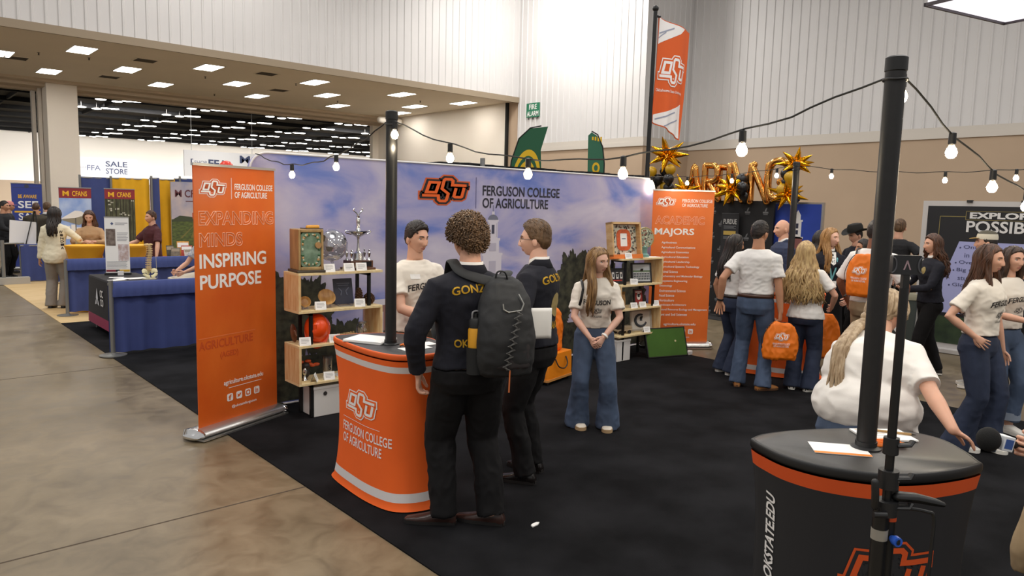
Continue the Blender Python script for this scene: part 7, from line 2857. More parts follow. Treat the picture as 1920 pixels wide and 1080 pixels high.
for k in range(4):
    g.ball((0.03 * math.cos(k * 1.6), 0.03 * math.sin(k * 1.6), 0.475), (0.034, 0.016, 0.016), 10, 7)
g.build('top_vertebra', bone, t)


# cocktail tables in gold stretch covers
def cocktail(label, loc):
    t = thing('cocktail_table', label, 'table', loc, 0, 'gold covered cocktail tables')
    g = G()
    prof = [(0.06, 0.0), (0.30, 0.005), (0.30, 0.02), (0.20, 0.25), (0.165, 0.45), (0.18, 0.62), (0.22, 0.83), (0.285, 1.03), (0.298, 1.06), (0.295, 1.072), (0.0, 1.075)]
    rows = []
    for r_, z in prof:
        rows.append([V(((r_ + 0.018 * math.cos(a * 4) * (1 if 0.1 < z < 1.0 else 0)) * math.cos(a), (r_ + 0.018 * math.cos(a * 4) * (1 if 0.1 < z < 1.0 else 0)) * math.sin(a), z)) for a in [2 * math.pi * i / 48 for i in range(48)]])
    g.rings(rows)
    g.build('stretch_cover', M('cover_gold', '#dd9a17', 0.75, var=0.04, vscale=4, bump=0.06, bscale=40), t, True, 40)
    g = G()
    g.lathe([(0.288, 1.073), (0.288, 1.0755), (0.0, 1.0762)], seg=40)
    g.build('top_cap', M('cap_yellow', '#efb52c', 0.7), t)


cocktail('round gold-covered cocktail table in front of the woman in the tan shirt', (2.72, 13.72, 0.009))
cocktail('round cocktail table in a gold stretch cover behind the small white banner', (3.36, 13.62, 0.009))

# booth banners and field backdrop
sky2 = M('banner_sky', '#6d92d8', 0.6, col2='#b7c9ea', vscale=2.5, detail=6)
forest = M('banner_forest', '#5d5f45', 0.6, col2='#2e3222', vscale=7, stretch=(3, 1, 0.7), detail=8)
maroon_m = M('banner_maroon', '#8d2b33', 0.6)
gold_print = M('gold_print', '#f0b92e', 0.6)
for lab, loc, mt, kind in (('roll-up banner with maroon heading over a blue sky and white tent', (3.45, 18.15, 0.009), sky2, 0), ('roll-up banner with maroon heading over a forest photo', (4.30, 18.05, 0.009), forest, 1)):
    b = banner(lab, loc, R(4), 0.62, 2.06, mt)
    G().bx(-0.31, 0.31, -0.0065, -0.004, 1.83, 2.045).build('heading_band', maroon_m, b, smooth=False)
    words(b, 'lettering', 'CFANS', -0.06, 1.87, 0.29, 0.11, gold_print, y=-0.008, bold=0.02)
    words(b, 'lettering', 'M', -0.24, 1.87, 0.12, 0.11, gold_print, y=-0.008, bold=0.02)
    g = G()
    if kind == 0:
        g.plate([(-0.30, 1.38), (-0.02, 1.56), (0.10, 1.55), (0.30, 1.40), (0.1, 1.44), (-0.02, 1.40)], -0.008, -0.004, 0)
        g.plate([(-0.28, 1.36), (-0.02, 1.50), (0.06, 1.5), (0.28, 1.37), (0.05, 1.25)], -0.0075, -0.004, 1)
        g.bx(-0.02, 0.0, -0.0085, -0.004, 1.0, 1.4, 2)
        for k in range(6):
            g.bx(-0.3 + 0.1 * k, -0.22 + 0.1 * k, -0.007, -0.004, 0.95, 1.2 + 0.03 * (k % 3), 0)
        g.build('printed_scene', [M('tent_white', '#e9e6e2', 0.6), M('tent_under', '#8d8672', 0.6), M('tent_pole', '#5d5b58', 0.6)], b, smooth=False)
    else:
        rq = random.Random(12)
        for k in range(9):
            x = -0.29 + 0.07 * k + rq.uniform(-.02, .02)
            g.bx(x, x + rq.uniform(.008, .02), -0.0075, -0.004, 0.9, 1.83, 0)
        for k in range(12):
            x, z = rq.uniform(-.28, .24), rq.uniform(1.45, 1.8)
            g.bx(x, x + 0.05, -0.007, -0.004, z, z + 0.03, 1)
        g.bx(-0.31, 0.31, -0.0078, -0.004, 0.1, 0.75, 2)
        g.build('printed_scene', [M('trunk_print', '#2f2a20', 0.6), M('light_print', '#c3c3b4', 0.6), gold_print], b, smooth=False)
t = thing('field_backdrop', 'photo backdrop of a crop field with a red barn under a hazy sky', 'backdrop', (5.68, 19.1, 0.009))
G().bx(0, 2.4, 0.0, 0.05, 0.02, 2.28).build('frame', alu, t, smooth=False)
G().bx(0.01, 2.39, -0.006, 0.0, 1.36, 2.27).build('printed_sky', M('field_sky', '#c3b3b0', 0.6, col2='#8f93ae', vscale=1.8, detail=6), t, smooth=False)
G().bx(0.01, 2.39, -0.008, 0.0, 0.05, 1.36).build('printed_field', M('field_green', '#5c6b35', 0.7, col2='#39452a', vscale=5, stretch=(2, 1, 6)), t, smooth=False)
g = G()
g.plate([(0.01, 1.34), (0.2, 1.45), (0.5, 1.42), (0.55, 1.5), (0.7, 1.43), (1.0, 1.5), (1.4, 1.42), (1.9, 1.5), (2.39, 1.4), (2.39, 1.33), (0.01, 1.30)], -0.010, -0.006, 0)
g.plate([(0.5, 1.38), (0.72, 1.38), (0.72, 1.55), (0.66, 1.6), (0.6, 1.55), (0.5, 1.52)], -0.011, -0.006, 1)
for k in range(9):
    x = 0.6 + 0.0 * k
    g.add([(x, -0.0095, 1.28), (x + 0.01, -0.0095, 1.28), (-0.3 + 0.25 * k + 0.06, -0.0095, 0.9), (-0.3 + 0.25 * k, -0.0095, 0.9)] if 0.0 <= -0.3 + 0.25 * k <= 2.3 else [(x, -0.0095, 1.28), (x + 0.01, -0.0095, 1.28), (x + 0.01, -0.0095, 1.27), (x, -0.0095, 1.27)], [(0, 1, 2, 3)], 2)
g.build('printed_trees', [M('tree_line', '#3d4632', 0.7), M('barn_red', '#a8503f', 0.7), M('furrow', '#6f6a3a', 0.7)], t, smooth=False)
words(t, 'lettering', 'CFANS', 0.33, 1.90, 0.62, 0.19, M('print_maroon', '#5d3038', 0.6), y=-0.009, bold=0.02)
words(t, 'lettering', 'M', 0.1, 1.91, 0.16, 0.17, M('print_maroon'), y=-0.009, bold=0.02)
g = G()
g.bx(0.35, 0.95, -0.009, -0.006, 1.80, 1.815)
g.build('printed_rule', M('print_maroon'), t, smooth=False)

# red covered display table with books
t = thing('covered_table', 'table under a red cloth with book displays behind the low blue drape', 'table', (5.0, 15.0, 0.009))
G().bx(-0.75, 0.75, -0.3, 0.3, 0.70, 0.73).build('table_top', M('table_gray'), t, smooth=False)
for sx in (-0.7, 0.7):
    for sy in (-0.25, 0.25):
        G().cyl((sx, sy, 0), (sx, sy, 0.70), 0.015).build('leg', gray_pole, t)
cloth_box(t, [M('cloth_red', '#9a2f30', 0.8)], 0.78, 0.33, 0.742, 0.05)
G().bx(-0.76, 0.76, -0.16, -0.02, 0.7425, 0.7455).build('runner', M('runner_gold', '#cf8b24', 0.8), t, smooth=False)
bks = [('yellow and white book standing on the red table', 4.70, 15.10, 0.22, 0.30, '#d99a3c', 0), ('red and white book standing beside the yellow one on the red table', 4.73, 14.98, 0.2, 0.22, '#b9463a', 1), ('dark photo brochure in the left wire rack on the red table', 4.46, 15.08, 0.14, 0.22, '#4f4d42', 2),
       ('gray photo brochure leaning at the left of the red table', 4.50, 14.94, 0.16, 0.18, '#7a7568', 2), ('white leaflet standing low before the books on the red table', 4.74, 14.84, 0.2, 0.16, '#dfdad2', 2), ('dark green brochure in the right wire rack on the red table', 5.02, 15.08, 0.18, 0.26, '#4b5644', 2), ('blue-gray brochure at the right of the red table', 5.10, 14.92, 0.16, 0.2, '#5b6070', 2)]
for lab, x, y, w_, h_, c_, k in bks:
    t = thing('brochure', lab, 'brochure', (x, y, 0.755), R(-12 + 20 * (k == 2) * math.sin(x * 40)), 'brochures on the red table')
    rot = Matrix.Rotation(R(-15), 3, 'X')
    g = G()
    g.box(rot @ V((0, 0, h_ / 2)), (w_, 0.012, h_), 0, rot)
    g.build('cover', M('cover_%s' % c_[1:], c_, 0.5, var=0.25, vscale=18), t, smooth=False)
    g = G()
    g.box(rot @ V((0, -0.0065, h_ * 0.75)), (w_ * 0.9, 0.002, h_ * 0.3), 0, rot)
    g.build('cover_title', paper_m if k < 2 else M('title_tan', '#a79b86', 0.6), t, smooth=False)
for k, x in enumerate((4.80, 4.87, 4.94)):
    t = thing('water_bottle', 'small clear water bottle with blue label on the red table, %s from the left' % ('first', 'second', 'third')[k], 'bottle', (x, 14.80, 0.747), 0, 'water bottles on the red table')
    G().lathe([(0, 0), (0.03, 0), (0.03, 0.13), (0.012, 0.17), (0.012, 0.185), (0, 0.185)], seg=14).build('body', M('pet', '#dfe6ee', 0.1, trans=0.7), t)
    G().lathe([(0.031, 0.05), (0.031, 0.10)], seg=14).build('label_wrap', M('label_blue', '#4a6fb0', 0.5), t)
    G().cyl((0, 0, 0.185), (0, 0, 0.2), 0.013, seg=12).build('cap', paper_m, t)

# safety banner, barriers and far signs
t = banner('tall blue banner reading BE AWARE SEE SAY at the end of the aisle', (3.12, 22.0, 0.005), R(4), 0.66, 2.17, M('banner_blue', '#2f3f8c', 0.6))
words(t, 'lettering', 'BE AWARE', -0.19, 1.79, 0.40, 0.09, gold_print, y=-0.006, bold=0.02)
words(t, 'lettering', 'SEE', -0.2, 1.54, 0.44, 0.18, white_print, y=-0.006, bold=0.02)
words(t, 'lettering', 'SAY', -0.2, 1.24, 0.44, 0.18, white_print, y=-0.006, bold=0.02)
G().bx(-0.28, 0.28, -0.006, -0.004, 1.43, 1.47).build('rule', gold_print, t, smooth=False)
g = G()
g.plate([(0.05 * math.cos(a), 2.09 + 0.05 * math.sin(a)) for a in [k * 0.3927 for k in range(16)]], -0.006, -0.004)
g.bx(-0.29, 0.29, -0.0055, -0.004, 2.05, 2.06)
g.build('badge_mark', M('badge_gray', '#3a3f52', 0.6), t, smooth=False)
t = thing('barrier_post', 'gray steel post with rail at the far left end of the tan floor', 'barrier', (2.14, 18.45, 0.009))
G().cyl((0, 0, 0), (0, 0, 0.92), 0.035, seg=14).build('post', gray_pole, t)
G().bx(-0.12, 0.45, -0.1, 0.1, 0, 0.14).build('base_block', M('block_gray', '#a9a49b', 0.7), t, smooth=False)
G().cyl((0, 0, 0.85), (0.4, 0.15, 0.85), 0.018).build('rail', gray_pole, t)
t = thing('crowd_barrier', 'gray steel crowd barrier behind the far tables', 'barrier', (1.95, 20.45, 0.005), 0)
for z in (0.15, 1.05):
    G().cyl((0, 0, z), (0.9, 0, z), 0.02).build('rail', gray_pole, t)
for k in range(7):
    G().cyl((0.15 * k, 0, 0.0 if k in (0, 6) else 0.15), (0.15 * k, 0, 1.05), 0.012 if k not in (0, 6) else 0.02, seg=8).build('bar', gray_pole, t)
t = thing('door_stop', 'small red and white bottle standing on the tan floor by the blue skirt', 'bottle', (2.86, 17.5, 0.02))
G().lathe([(0, 0), (0.05, 0), (0.05, 0.02), (0.03, 0.05), (0.03, 0.12), (0, 0.13)], seg=14).build('body', M('bottle_brown', '#6b3b2e', 0.5), t)
G().lathe([(0.025, 0.13), (0.025, 0.2), (0, 0.21)], seg=12).build('cap', paper_m, t)
t = thing('sale_store_sign', 'white sign with navy block letters on the far white wall', 'sign', (19.4, 101.87, 4.2))
G().bx(0, 7.0, 0, 0.12, 0, 2.35).build('panel', M('sign_far', '#f1efee', 0.7), t, smooth=False)
navy_s = M('sign_navy', '#3b4668', 0.6)
gray_s = M('sign_gray', '#6f7791', 0.6)
words(t, 'lettering', 'SALE', 3.4, 1.30, 2.45, 0.68, navy_s, y=-0.02, bold=0.02)
words(t, 'lettering', 'STORE', 3.4, 0.42, 2.45, 0.68, navy_s, y=-0.02, bold=0.02)
words(t, 'lettering', 'FFA', 1.35, 0.78, 1.5, 0.62, gray_s, y=-0.02, bold=0.02)
words(t, 'lettering', '[', 0.4, 0.72, 0.18, 0.85, gray_s, y=-0.02)
words(t, 'lettering', 'SHOP', 0.62, 1.0, 0.7, 0.2, gray_s, y=-0.02)
t = thing('shop_sign', 'white sign with navy letters hanging in the next hall above the field backdrop', 'sign', (18.9, 60.0, 3.6))
G().bx(0, 6.0, 0, 0.1, 0, 2.0).build('panel', M('sign_far'), t, smooth=False)
words(t, 'lettering', '[', 0.5, 0.85, 0.18, 0.5, navy_s, y=-0.02, bold=0.02)
words(t, 'lettering', 'SHOP', 0.78, 0.95, 0.95, 0.28, gray_s, y=-0.02)
words(t, 'lettering', 'FFA', 1.85, 0.75, 1.5, 0.62, navy_s, y=-0.02, bold=0.03)
words(t, 'lettering', 'M', 4.35, 1.2, 0.85, 0.62, navy_s, y=-0.02, bold=0.02)
for wx in (0.6, 5.4):
    G().cyl((wx, 0.05, 2.0), (wx, 0.05, 5.3), 0.02, seg=6).build('hanging_wire', gray_pole, t)
for lab, p, r_ in (('red balloon beside the top corner of the EXPANDING MINDS banner', (5.0, 14.9, 2.44), 0.14), ('red balloon showing just above the EXPANDING MINDS banner', (5.5, 14.9, 2.52), 0.14)):
    t = thing('balloon', lab, 'balloon', p, 0, 'red balloons over the next booth')
    g = G()
    g.lathe([(0.01, -r_ * 1.25), (r_ * 0.3, -r_ * 1.0), (r_ * 0.8, -r_ * 0.45), (r_, 0.0), (r_ * 0.93, r_ * 0.4), (r_ * 0.55, r_ * 0.85), (0, r_)], seg=24)
    g.build('balloon_skin', M('balloon_red', '#e2402f', 0.25), t, True, 180)
    g = G()
    g.lathe([(0.022, -r_ * 1.32), (0.008, -r_ * 1.25)], seg=10)
    g.build('knot', M('balloon_red'), t)
    G().cyl((0, 0, -r_ * 1.3), (0.02, 0.02, 0.75 - p[2]), 0.002, seg=5).build('string', paper_m, t)

# people of the left booths
PL1 = person('woman in cream jacket with long dark ponytail and gray trousers, seen from behind', (2.38, 14.2), 160, 1.69, 1.0, True, 'tan', dict(style='long', col='dark', top=0.012, side=0.010, seed=41, len=0.34, wave=0.012, n=90, back=-0.09, spread=-0.1, a0=80, pw=0.6),
             dict(mat=M('jacket_cream', '#e6dcc0', 0.85), hem=0.80, sleeve='long', grow=0.028, name='jacket'), dict(mat=M('trousers_gray', '#8a8279', 0.85), r=(.104, .1, .09, .09, .095)), dict(mat=LEATHER_B),
             armR=dict(to=(0.26, 0.24, 1.08), elbow=(0.8, -0.6, 0)), vox=0.012)
rows_ = [(0.155, 0.0, 1.36), (0.185, 0.02, 1.29), (0.20, 0.03, 1.22), (0.215, 0.04, 1.14), (0.22, 0.05, 1.06)]
chest_print(PL1, text_geo('W', 0.03), 0.10, 1.30, 0.05, 0.05, M('patch_dark', '#4a4038', 0.7), back=True, name='back_lettering')
for k, ch in enumerate('INDIANA'[:5]):
    chest_print(PL1, text_geo(ch, 0.03), 0.115, 1.25 - 0.055 * k, 0.035, 0.04, M('patch_dark'), back=True, name='back_lettering')
person('woman with brown hair in tan shirt standing behind the first gold table', (2.93, 14.35), -8, 1.63, 1.05, True, 'light', dict(style='long', col='chestnut', top=0.016, side=0.014, seed=43, len=0.26, wave=0.015, n=90, a0=64, spread=0.3, front=0.03, fa=100),
       dict(mat=M('shirt_camel', '#b4906a', 0.85), hem=0.86, sleeve='long', sl=0.7, grow=0.02), dict(mat=SLACK), dict(mat=LEATHER_B),
       armR=dict(to=(0.03, 0.26, 1.18), elbow=(0.9, -0.3, -0.1), dir=(-0.9, 0.3, 0.1)), armL=dict(to=(-0.05, 0.25, 1.19), elbow=(-0.9, -0.3, -0.1), dir=(0.9, 0.3, 0.1)), pitch=-16, vox=0.012)
PL3 = person('man in maroon polo shirt leaning beside the second gold table', (3.88, 14.15), -62, 1.64, 1.08, False, 'light', dict(style='short', col='chestnut', top=0.018, side=0.010, seed=45), dict(mat=M('polo_maroon', '#4a1f25', 0.85), hem=0.86, sleeve='short', grow=0.02, sl=0.85, collar=M('polo_maroon')), dict(mat=M('khaki')), dict(mat=LEATHER_B),
             armR=dict(to=(0.14, 0.42, 1.12), elbow=(0.5, -0.6, -0.3), dir=(-0.2, 1, 0)), armL=dict(to=(-0.42, 0.16, 0.90), elbow=(-0.7, -0.3, 0.2), dir=(-0.4, 0.2, -0.7)), vox=0.012)
person('man in brown jacket seen from behind at the end of the aisle', (3.0, 20.0), 170, 1.70, 1.25, False, 'tan', dict(style='short', col='chestnut', top=0.006, side=0.004, n=20), dict(mat=M('jacket_brown', '#3d362a', 0.85), hem=0.84, sleeve='long', grow=0.025), dict(mat=SLACK), dict(mat=LEATHER_B), vox=0.014)
person('person in black jacket standing before the column', (3.36, 20.9), 165, 1.70, 1.0, False, 'light', dict(style='short', col='lightbrown', top=0.02, side=0.012), dict(mat=M('jacket_black', '#17181b', 0.85), hem=0.84, sleeve='long', collar=TEEW), dict(mat=SLACK), dict(mat=LEATHER_B), vox=0.014)
person('person in black jacket at the far left edge of the view', (2.38, 20.0), 60, 1.72, 1.1, False, 'tan', dict(style='short', col='dark'), dict(mat=M('jacket_black'), hem=0.84, sleeve='long'), dict(mat=SLACK), dict(mat=LEATHER_B), armR=dict(to=(0.15, 0.32, 1.05), elbow=(0.7, -0.5, 0)), vox=0.014)
PLc = person('person in pale red cap and dark jacket at the far left', (2.62, 21.2), 90, 1.70, 1.0, False, 'tan', dict(style='short', col='dark'), dict(mat=M('jacket_dark2', '#22242c', 0.85), hem=0.84, sleeve='long'), dict(mat=SLACK), dict(mat=LEATHER_B), vox=0.014)
g = G()
g.lathe([(0.086, 0.0), (0.087, 0.03), (0.075, 0.075), (0.03, 0.098), (0, 0.1)], seg=24, sy=1.2)
pk = [(0.07 * math.cos(R(a)), 0.085 + 0.085 * math.sin(R(a)), 0.0) for a in range(0, 181, 15)]
g.rings([[V(p) for p in pk], [V((p[0], p[1], 0.006)) for p in pk]])
g.xf(PLc['HM'] @ Matrix.Translation((0, -0.006, 0.036)))
g.build('cap', M('cap_coral', '#d98d86', 0.7), PLc['root'])
PS = person('seated person in cream trousers partly hidden by the EXPANDING MINDS banner', (3.62, 10.75), -62, 1.68, 1.0, True, 'light', dict(style='long', col='brown', n=80, seed=48, len=0.3), dict(mat=M('shirt_pattern', '#8c93a8', 0.85, col2='#d6d3cf', vscale=30), hem=0.86, sleeve='short'), dict(mat=M('trousers_cream', '#d9d0bf', 0.85), waist=0.98), dict(mat=WHITE_SN['mat'], sole_mat=SOLE),
            pelvis=0.80, feet=[(-0.12, 0.36, 0, 0.28, (0, 0.6, 1)), (0.12, 0.36, 0, 0.28, (0, 0.6, 1))], armL=dict(to=(-0.12, 0.36, 0.90), elbow=(-0.6, -0.5, -0.3)), armR=dict(to=(0.12, 0.36, 0.90), elbow=(0.6, -0.5, -0.3)), vox=0.012)
t = thing('bar_stool', 'black bar stool under the seated person behind the low blue drape', 'stool', (3.62, 10.75, 0.009), PS['root'].rotation_euler.z)
G().lathe([(0, 0.62), (0.17, 0.62), (0.18, 0.64), (0.17, 0.665), (0, 0.67)], seg=24).build('seat', blk_plastic, t)
for k in range(4):
    a = R(45 + 90 * k)
    G().cyl((0.2 * math.cos(a), 0.2 * math.sin(a), 0), (0.12 * math.cos(a), 0.12 * math.sin(a), 0.62), 0.014, seg=8).build('leg', gray_pole, t)
g = G()
g.tube([(0.185 * math.cos(2 * math.pi * k / 24), 0.185 * math.sin(2 * math.pi * k / 24), 0.25) for k in range(25)], 0.010, 8)
g.build('footrest', gray_pole, t)
# ------------------------------------------------------------------ booths across the aisle on the right
# step-and-repeat backdrop in black
t = thing('photo_backdrop', 'black backdrop with repeated gray logos under the gold letter balloons', 'backdrop', (11.5, 7.65, 0.009), R(-90))
G().bx(0, 1.28, 0, 0.05, 0.02, 2.07).build('panel', M('panel_black', '#161618', 0.7), t, smooth=False)
g = G()
for r_ in range(9):
    for c_ in range(4):
        x, z = 0.06 + 0.34 * c_ + 0.17 * (r_ % 2), 1.86 - 0.225 * r_
        if x > 1.16 or 0.28 < x < 0.6 and z > 1.3:
            continue
        g.bx(x, x + 0.10, -0.004, 0, z, z + 0.030)
        g.bx(x + 0.01, x + 0.09, -0.004, 0, z - 0.022, z - 0.012)
        g.add([(x + 0.03, -0.003, z + 0.035), (x + 0.06, -0.003, z + 0.035), (x + 0.08, -0.003, z + 0.10), (x + 0.05, -0.003, z + 0.085)], [(0, 1, 2, 3)])
g.build('logo_pattern', M('logo_gray', '#6d6e70', 0.7), t, smooth=False)
t = thing('photo_backdrop', 'dark narrow banner with gray lettering and gold bar on the black backdrop', 'banner', (11.40, 7.30, 0.009), R(-90))
G().bx(0, 0.34, 0, 0.02, 0.02, 1.85).build('panel', M('panel_dark2', '#222225', 0.7), t, smooth=False)
words(t, 'lettering', 'PURDUE', 0.04, 1.66, 0.26, 0.09, M('letter_gray', '#b9b8b5', 0.6), y=-0.004, bold=0.02)
g = G()
g.bx(0.05, 0.29, -0.004, 0, 1.47, 1.54)
g.build('gold_bar', M('bar_gold', '#b79a4a', 0.6), t, smooth=False)
g = G()
for k in range(3):
    g.bx(0.05, 0.29 - 0.04 * (k % 2), -0.004, 0, 1.58 + 0.02 * k, 1.59 + 0.02 * k)
    g.bx(0.05, 0.29, -0.004, 0, 1.40 + 0.018 * k, 1.41 + 0.018 * k)
g.bx(-0.0, 0.34, -0.004, 0, 1.845, 1.85)
g.build('small_lines', M('logo_gray'), t, smooth=False)
foil = M('foil_gold', '#e2a21c', 0.13, 1.0, bump=0.12, bscale=18)
foil_r = M('foil_rose', '#d99a52', 0.16, 1.0, bump=0.15, bscale=22)


def foil_letter(ch, loc, label, rz=R(-90), h=0.80):
    """inflated letter balloon: thick rounded strokes"""
    st = {'A': [[(0, 0), (.2, .5), (.3, .95), (.4, .5), (.6, 0)], [(.14, .3), (.46, .3)]], 'R': [[(.08, 0), (.08, .5), (.08, .93)], [(.08, .93), (.4, .9), (.48, .7), (.4, .52), (.1, .48)], [(.22, .46), (.38, .22), (.54, 0)]],
          'I': [[(.15, 0), (.15, .5), (.15, .95)]], 'V': [[(0, .95), (.2, .4), (.3, 0), (.4, .4), (.6, .95)]], 'N': [[(.06, 0), (.06, .5), (.06, .95)], [(.06, .95), (.3, .5), (.54, 0)], [(.54, 0), (.54, .5), (.54, .95)]],
          'G': [[(.58, .78), (.42, .95), (.15, .88), (.04, .5), (.15, .08), (.42, 0), (.58, .12), (.58, .4), (.36, .42)]]}[ch]
    t = thing('letter_balloon', label, 'balloon', loc, rz, 'gold foil letter balloons')
    g = G()
    for s in st:
        pts = spline([(x * h, 0, z * h) for x, z in s], 5)
        n = len(pts)
        rad = [(0.062 * (0.72 + 0.35 * math.sin(math.pi * (k + .5) / n)) * (1 + 0.05 * math.sin(k * 2.5)), 0.06) for k in range(n)]
        g.tube(pts, rad, 12, 0, side=(0, 1, 0), rnd=True)
    g.build('foil', foil_r, t, True, 180)
    return t


for ch, yy, zz, lab in (('A', 8.05, 2.07, 'gold foil letter A balloon, first letter of the row'), ('R', 7.68, 2.09, 'gold foil letter R balloon, second letter of the row'), ('R', 7.45, 2.06, 'gold foil letter R balloon, third letter of the row, behind the second'), ('I', 7.22, 2.07, 'gold foil letter I balloon, middle of the row'), ('V', 7.05, 2.08, 'gold foil letter V balloon behind the gold starburst'),
                        ('N', 6.74, 2.06, 'gold foil letter N balloon, next to last of the row'), ('G', 6.42, 2.12, 'gold foil letter G balloon at the right end of the row')):
    foil_letter(ch, (11.45 + (0.10 if 'third' in lab else 0.0), yy + 0.1, zz), lab, h=0.66)


def starburst(label, loc, r_=0.42, n=13, seed=0):
    t = thing('star_balloon', label, 'balloon', loc, 0, 'gold starburst balloons')
    g = G()
    rs = random.Random(seed)
    for k in range(n):
        z = 1 - 2 * (k + 0.5) / n
        a = k * 2.39996 + seed
        q = math.sqrt(1 - z * z)
        d = V((q * math.cos(a), q * math.sin(a), z * 0.85)).normalized()
        L = r_ * rs.uniform(0.8, 1.1)
        g.tube([d * 0.02, d * L * 0.28, d * L * 0.62, d * L], [0.05, 0.072 * r_ / 0.42, 0.045 * r_ / 0.42, 0.003], 8)
    g.ball((0, 0, 0), 0.09, 12, 8)
    g.build('foil', foil, t, True, 50)


starburst('gold starburst balloon on top of the balloon column beside the orange flag', (11.4, 8.55, 2.92), 0.40, 15, 1)
starburst('gold starburst balloon low in front of the first letter balloon', (11.2, 7.98, 2.25), 0.30, 13, 2)
starburst('gold starburst balloon in front of the middle letter balloons', (11.2, 7.02, 2.28), 0.35, 14, 3)
starburst('gold starburst balloon at the top of the right balloon column', (11.4, 5.98, 2.70), 0.32, 14, 4)
starburst('gold starburst balloon at the foot of the right balloon column', (11.3, 6.05, 2.20), 0.32, 13, 5)
bl0 = None
bk_b, gd_b = M('balloon_black', '#1c1c1f', 0.3), M('balloon_gold', '#c59a1e', 0.35)
clus = [(8.62, 2.62, 0), (8.42, 2.64, 1), (8.78, 2.60, 1), (8.52, 2.48, 1), (8.70, 2.46, 0), (8.38, 2.46, 0), (8.60, 2.32, 1), (8.44, 2.30, 0), (8.76, 2.30, 0), (8.56, 2.17, 0), (8.72, 2.14, 1), (8.40, 2.14, 1),
        (7.86, 2.14, 0), (6.92, 2.44, 0), (6.84, 2.30, 0), (6.90, 2.16, 0), (6.10, 2.52, 0), (5.98, 2.46, 1), (6.14, 2.38, 0), (6.00, 2.34, 1), (6.10, 2.26, 1), (6.0, 2.14, 0)]
for i, (yy, zz, c_) in enumerate(clus):
    col = ('black', 'gold')[c_]
    where = 'in the balloon column beside the orange flag' if i < 12 else ('between the letter balloons' if i < 16 else 'in the right balloon column')
    t = thing('balloon', '%s round balloon %s' % (col, where), 'balloon', (11.45 - 0.1 * (i % 3), yy, zz), 0, '%s round balloons %s' % (col, where))
    g = G()
    r_ = 0.105
    g.lathe([(0.012, -r_ * 1.2), (r_ * 0.4, -r_ * 0.95), (r_ * 0.85, -r_ * 0.45), (r_, 0.0), (r_ * 0.92, r_ * 0.42), (r_ * 0.55, r_ * 0.83), (0, r_)], seg=20)
    g.build('balloon_skin', (bk_b, gd_b)[c_], t, True, 180)
    g = G()
    g.lathe([(0.02, -r_ * 1.28), (0.008, -r_ * 1.18)], seg=8)
    g.build('knot', (bk_b, gd_b)[c_], t)
for yy, lab in ((8.58, 'black support stand of the left balloon column'), (6.05, 'black support stand of the right balloon column')):
    t = thing('balloon_stand', lab, 'stand', (11.52, yy, 0.009))
    G().cyl((0, 0, 0), (0, 0, 2.75), 0.02).build('pole', blk_metal, t)
    G().cyl((0, 0, 0), (0, 0, 0.03), 0.22, seg=24).build('base', blk_metal, t)

# blue tower display
t = thing('tower_poster', 'blue display panel with a white and red-brick bell tower', 'display panel', (11.62, 6.46, 0.009), R(-90))
G().bx(0, 0.88, 0, 0.06, 0.0, 2.06).build('frame', alu, t, smooth=False)
G().bx(0.03, 0.85, -0.006, 0, 0.05, 2.03).build('printed_sky', M('tower_blue', '#2b48b0', 0.6, col2='#23409c', vscale=2), t, smooth=False)
g = G()
for a in ((0.39, 0.53, 1.48, 1.74, 0), (0.37, 0.55, 1.74, 1.77, 0), (0.41, 0.51, 1.77, 1.84, 0), (0.36, 0.56, 0.3, 1.48, 1), (0.44, 0.48, 1.63, 1.71, 2), (0.44, 0.48, 1.53, 1.6, 2), (0.35, 0.57, 1.46, 1.49, 0)):
    g.bx(a[0], a[1], -0.010 - 0.002 * (a[4] == 2), -0.006, a[2], a[3], a[4])
g.plate([(0.405, 1.84), (0.515, 1.84), (0.46, 1.93)], -0.01, -0.006, 0)
g.build('printed_tower', [paper_m, M('tower_brick', '#8d5a56', 0.7), M('clock_dark', '#2c3048', 0.7)], t, smooth=False)

# big information board
t = thing('information_board', 'large framed black board reading EXPLORE POSSIBILITIES', 'board', (11.3, 3.98, 0.009), R(-90))
G().bx(0, 3.6, 0.0, 0.12, 0.0, 2.10).build('frame', M('board_frame', '#c3bfbc', 0.5), t, smooth=False)
G().bx(0.07, 3.53, -0.006, 0.0, 0.12, 2.03).build('printed_panel', M('board_black', '#17181c', 0.6), t, smooth=False)
words(t, 'lettering', 'EXPLORE', 0.60, 1.865, 0.78, 0.085, M('board_white2', '#dcdad8', 0.6), y=-0.010, bold=0.04)
words(t, 'lettering', 'POSSIBILITIES', 0.57, 1.68, 1.30, 0.155, M('board_white2'), y=-0.010, bold=0.02)
g = G()
for a in ((0.23, 0.55, 1.885, 1.892), (0.23, 0.236, 1.5, 1.892), (0.55, 1.5, 1.845, 1.85), (0.55, 1.5, 1.96, 1.965), (0.55, 0.555, 1.845, 1.965)):
    g.bx(a[0], a[1], -0.009, -0.006, a[2], a[3])
g.build('gold_line', M('line_gold', '#9a8a50', 0.6), t, smooth=False)
g = G()
g.plate([(0.50, 1.55), (3.2, 1.55), (3.2, 0.55), (0.18, 0.55)], -0.009, -0.006)
g.build('lavender_panel', M('panel_lavender', '#a5a8d6', 0.6), t, smooth=False)
lines = ['One of the largest colleges', 'in the Midwest with more', 'Over 40 majors and options', 'Big ten campus with active', 'student clubs and teams', 'Global study in more countries']
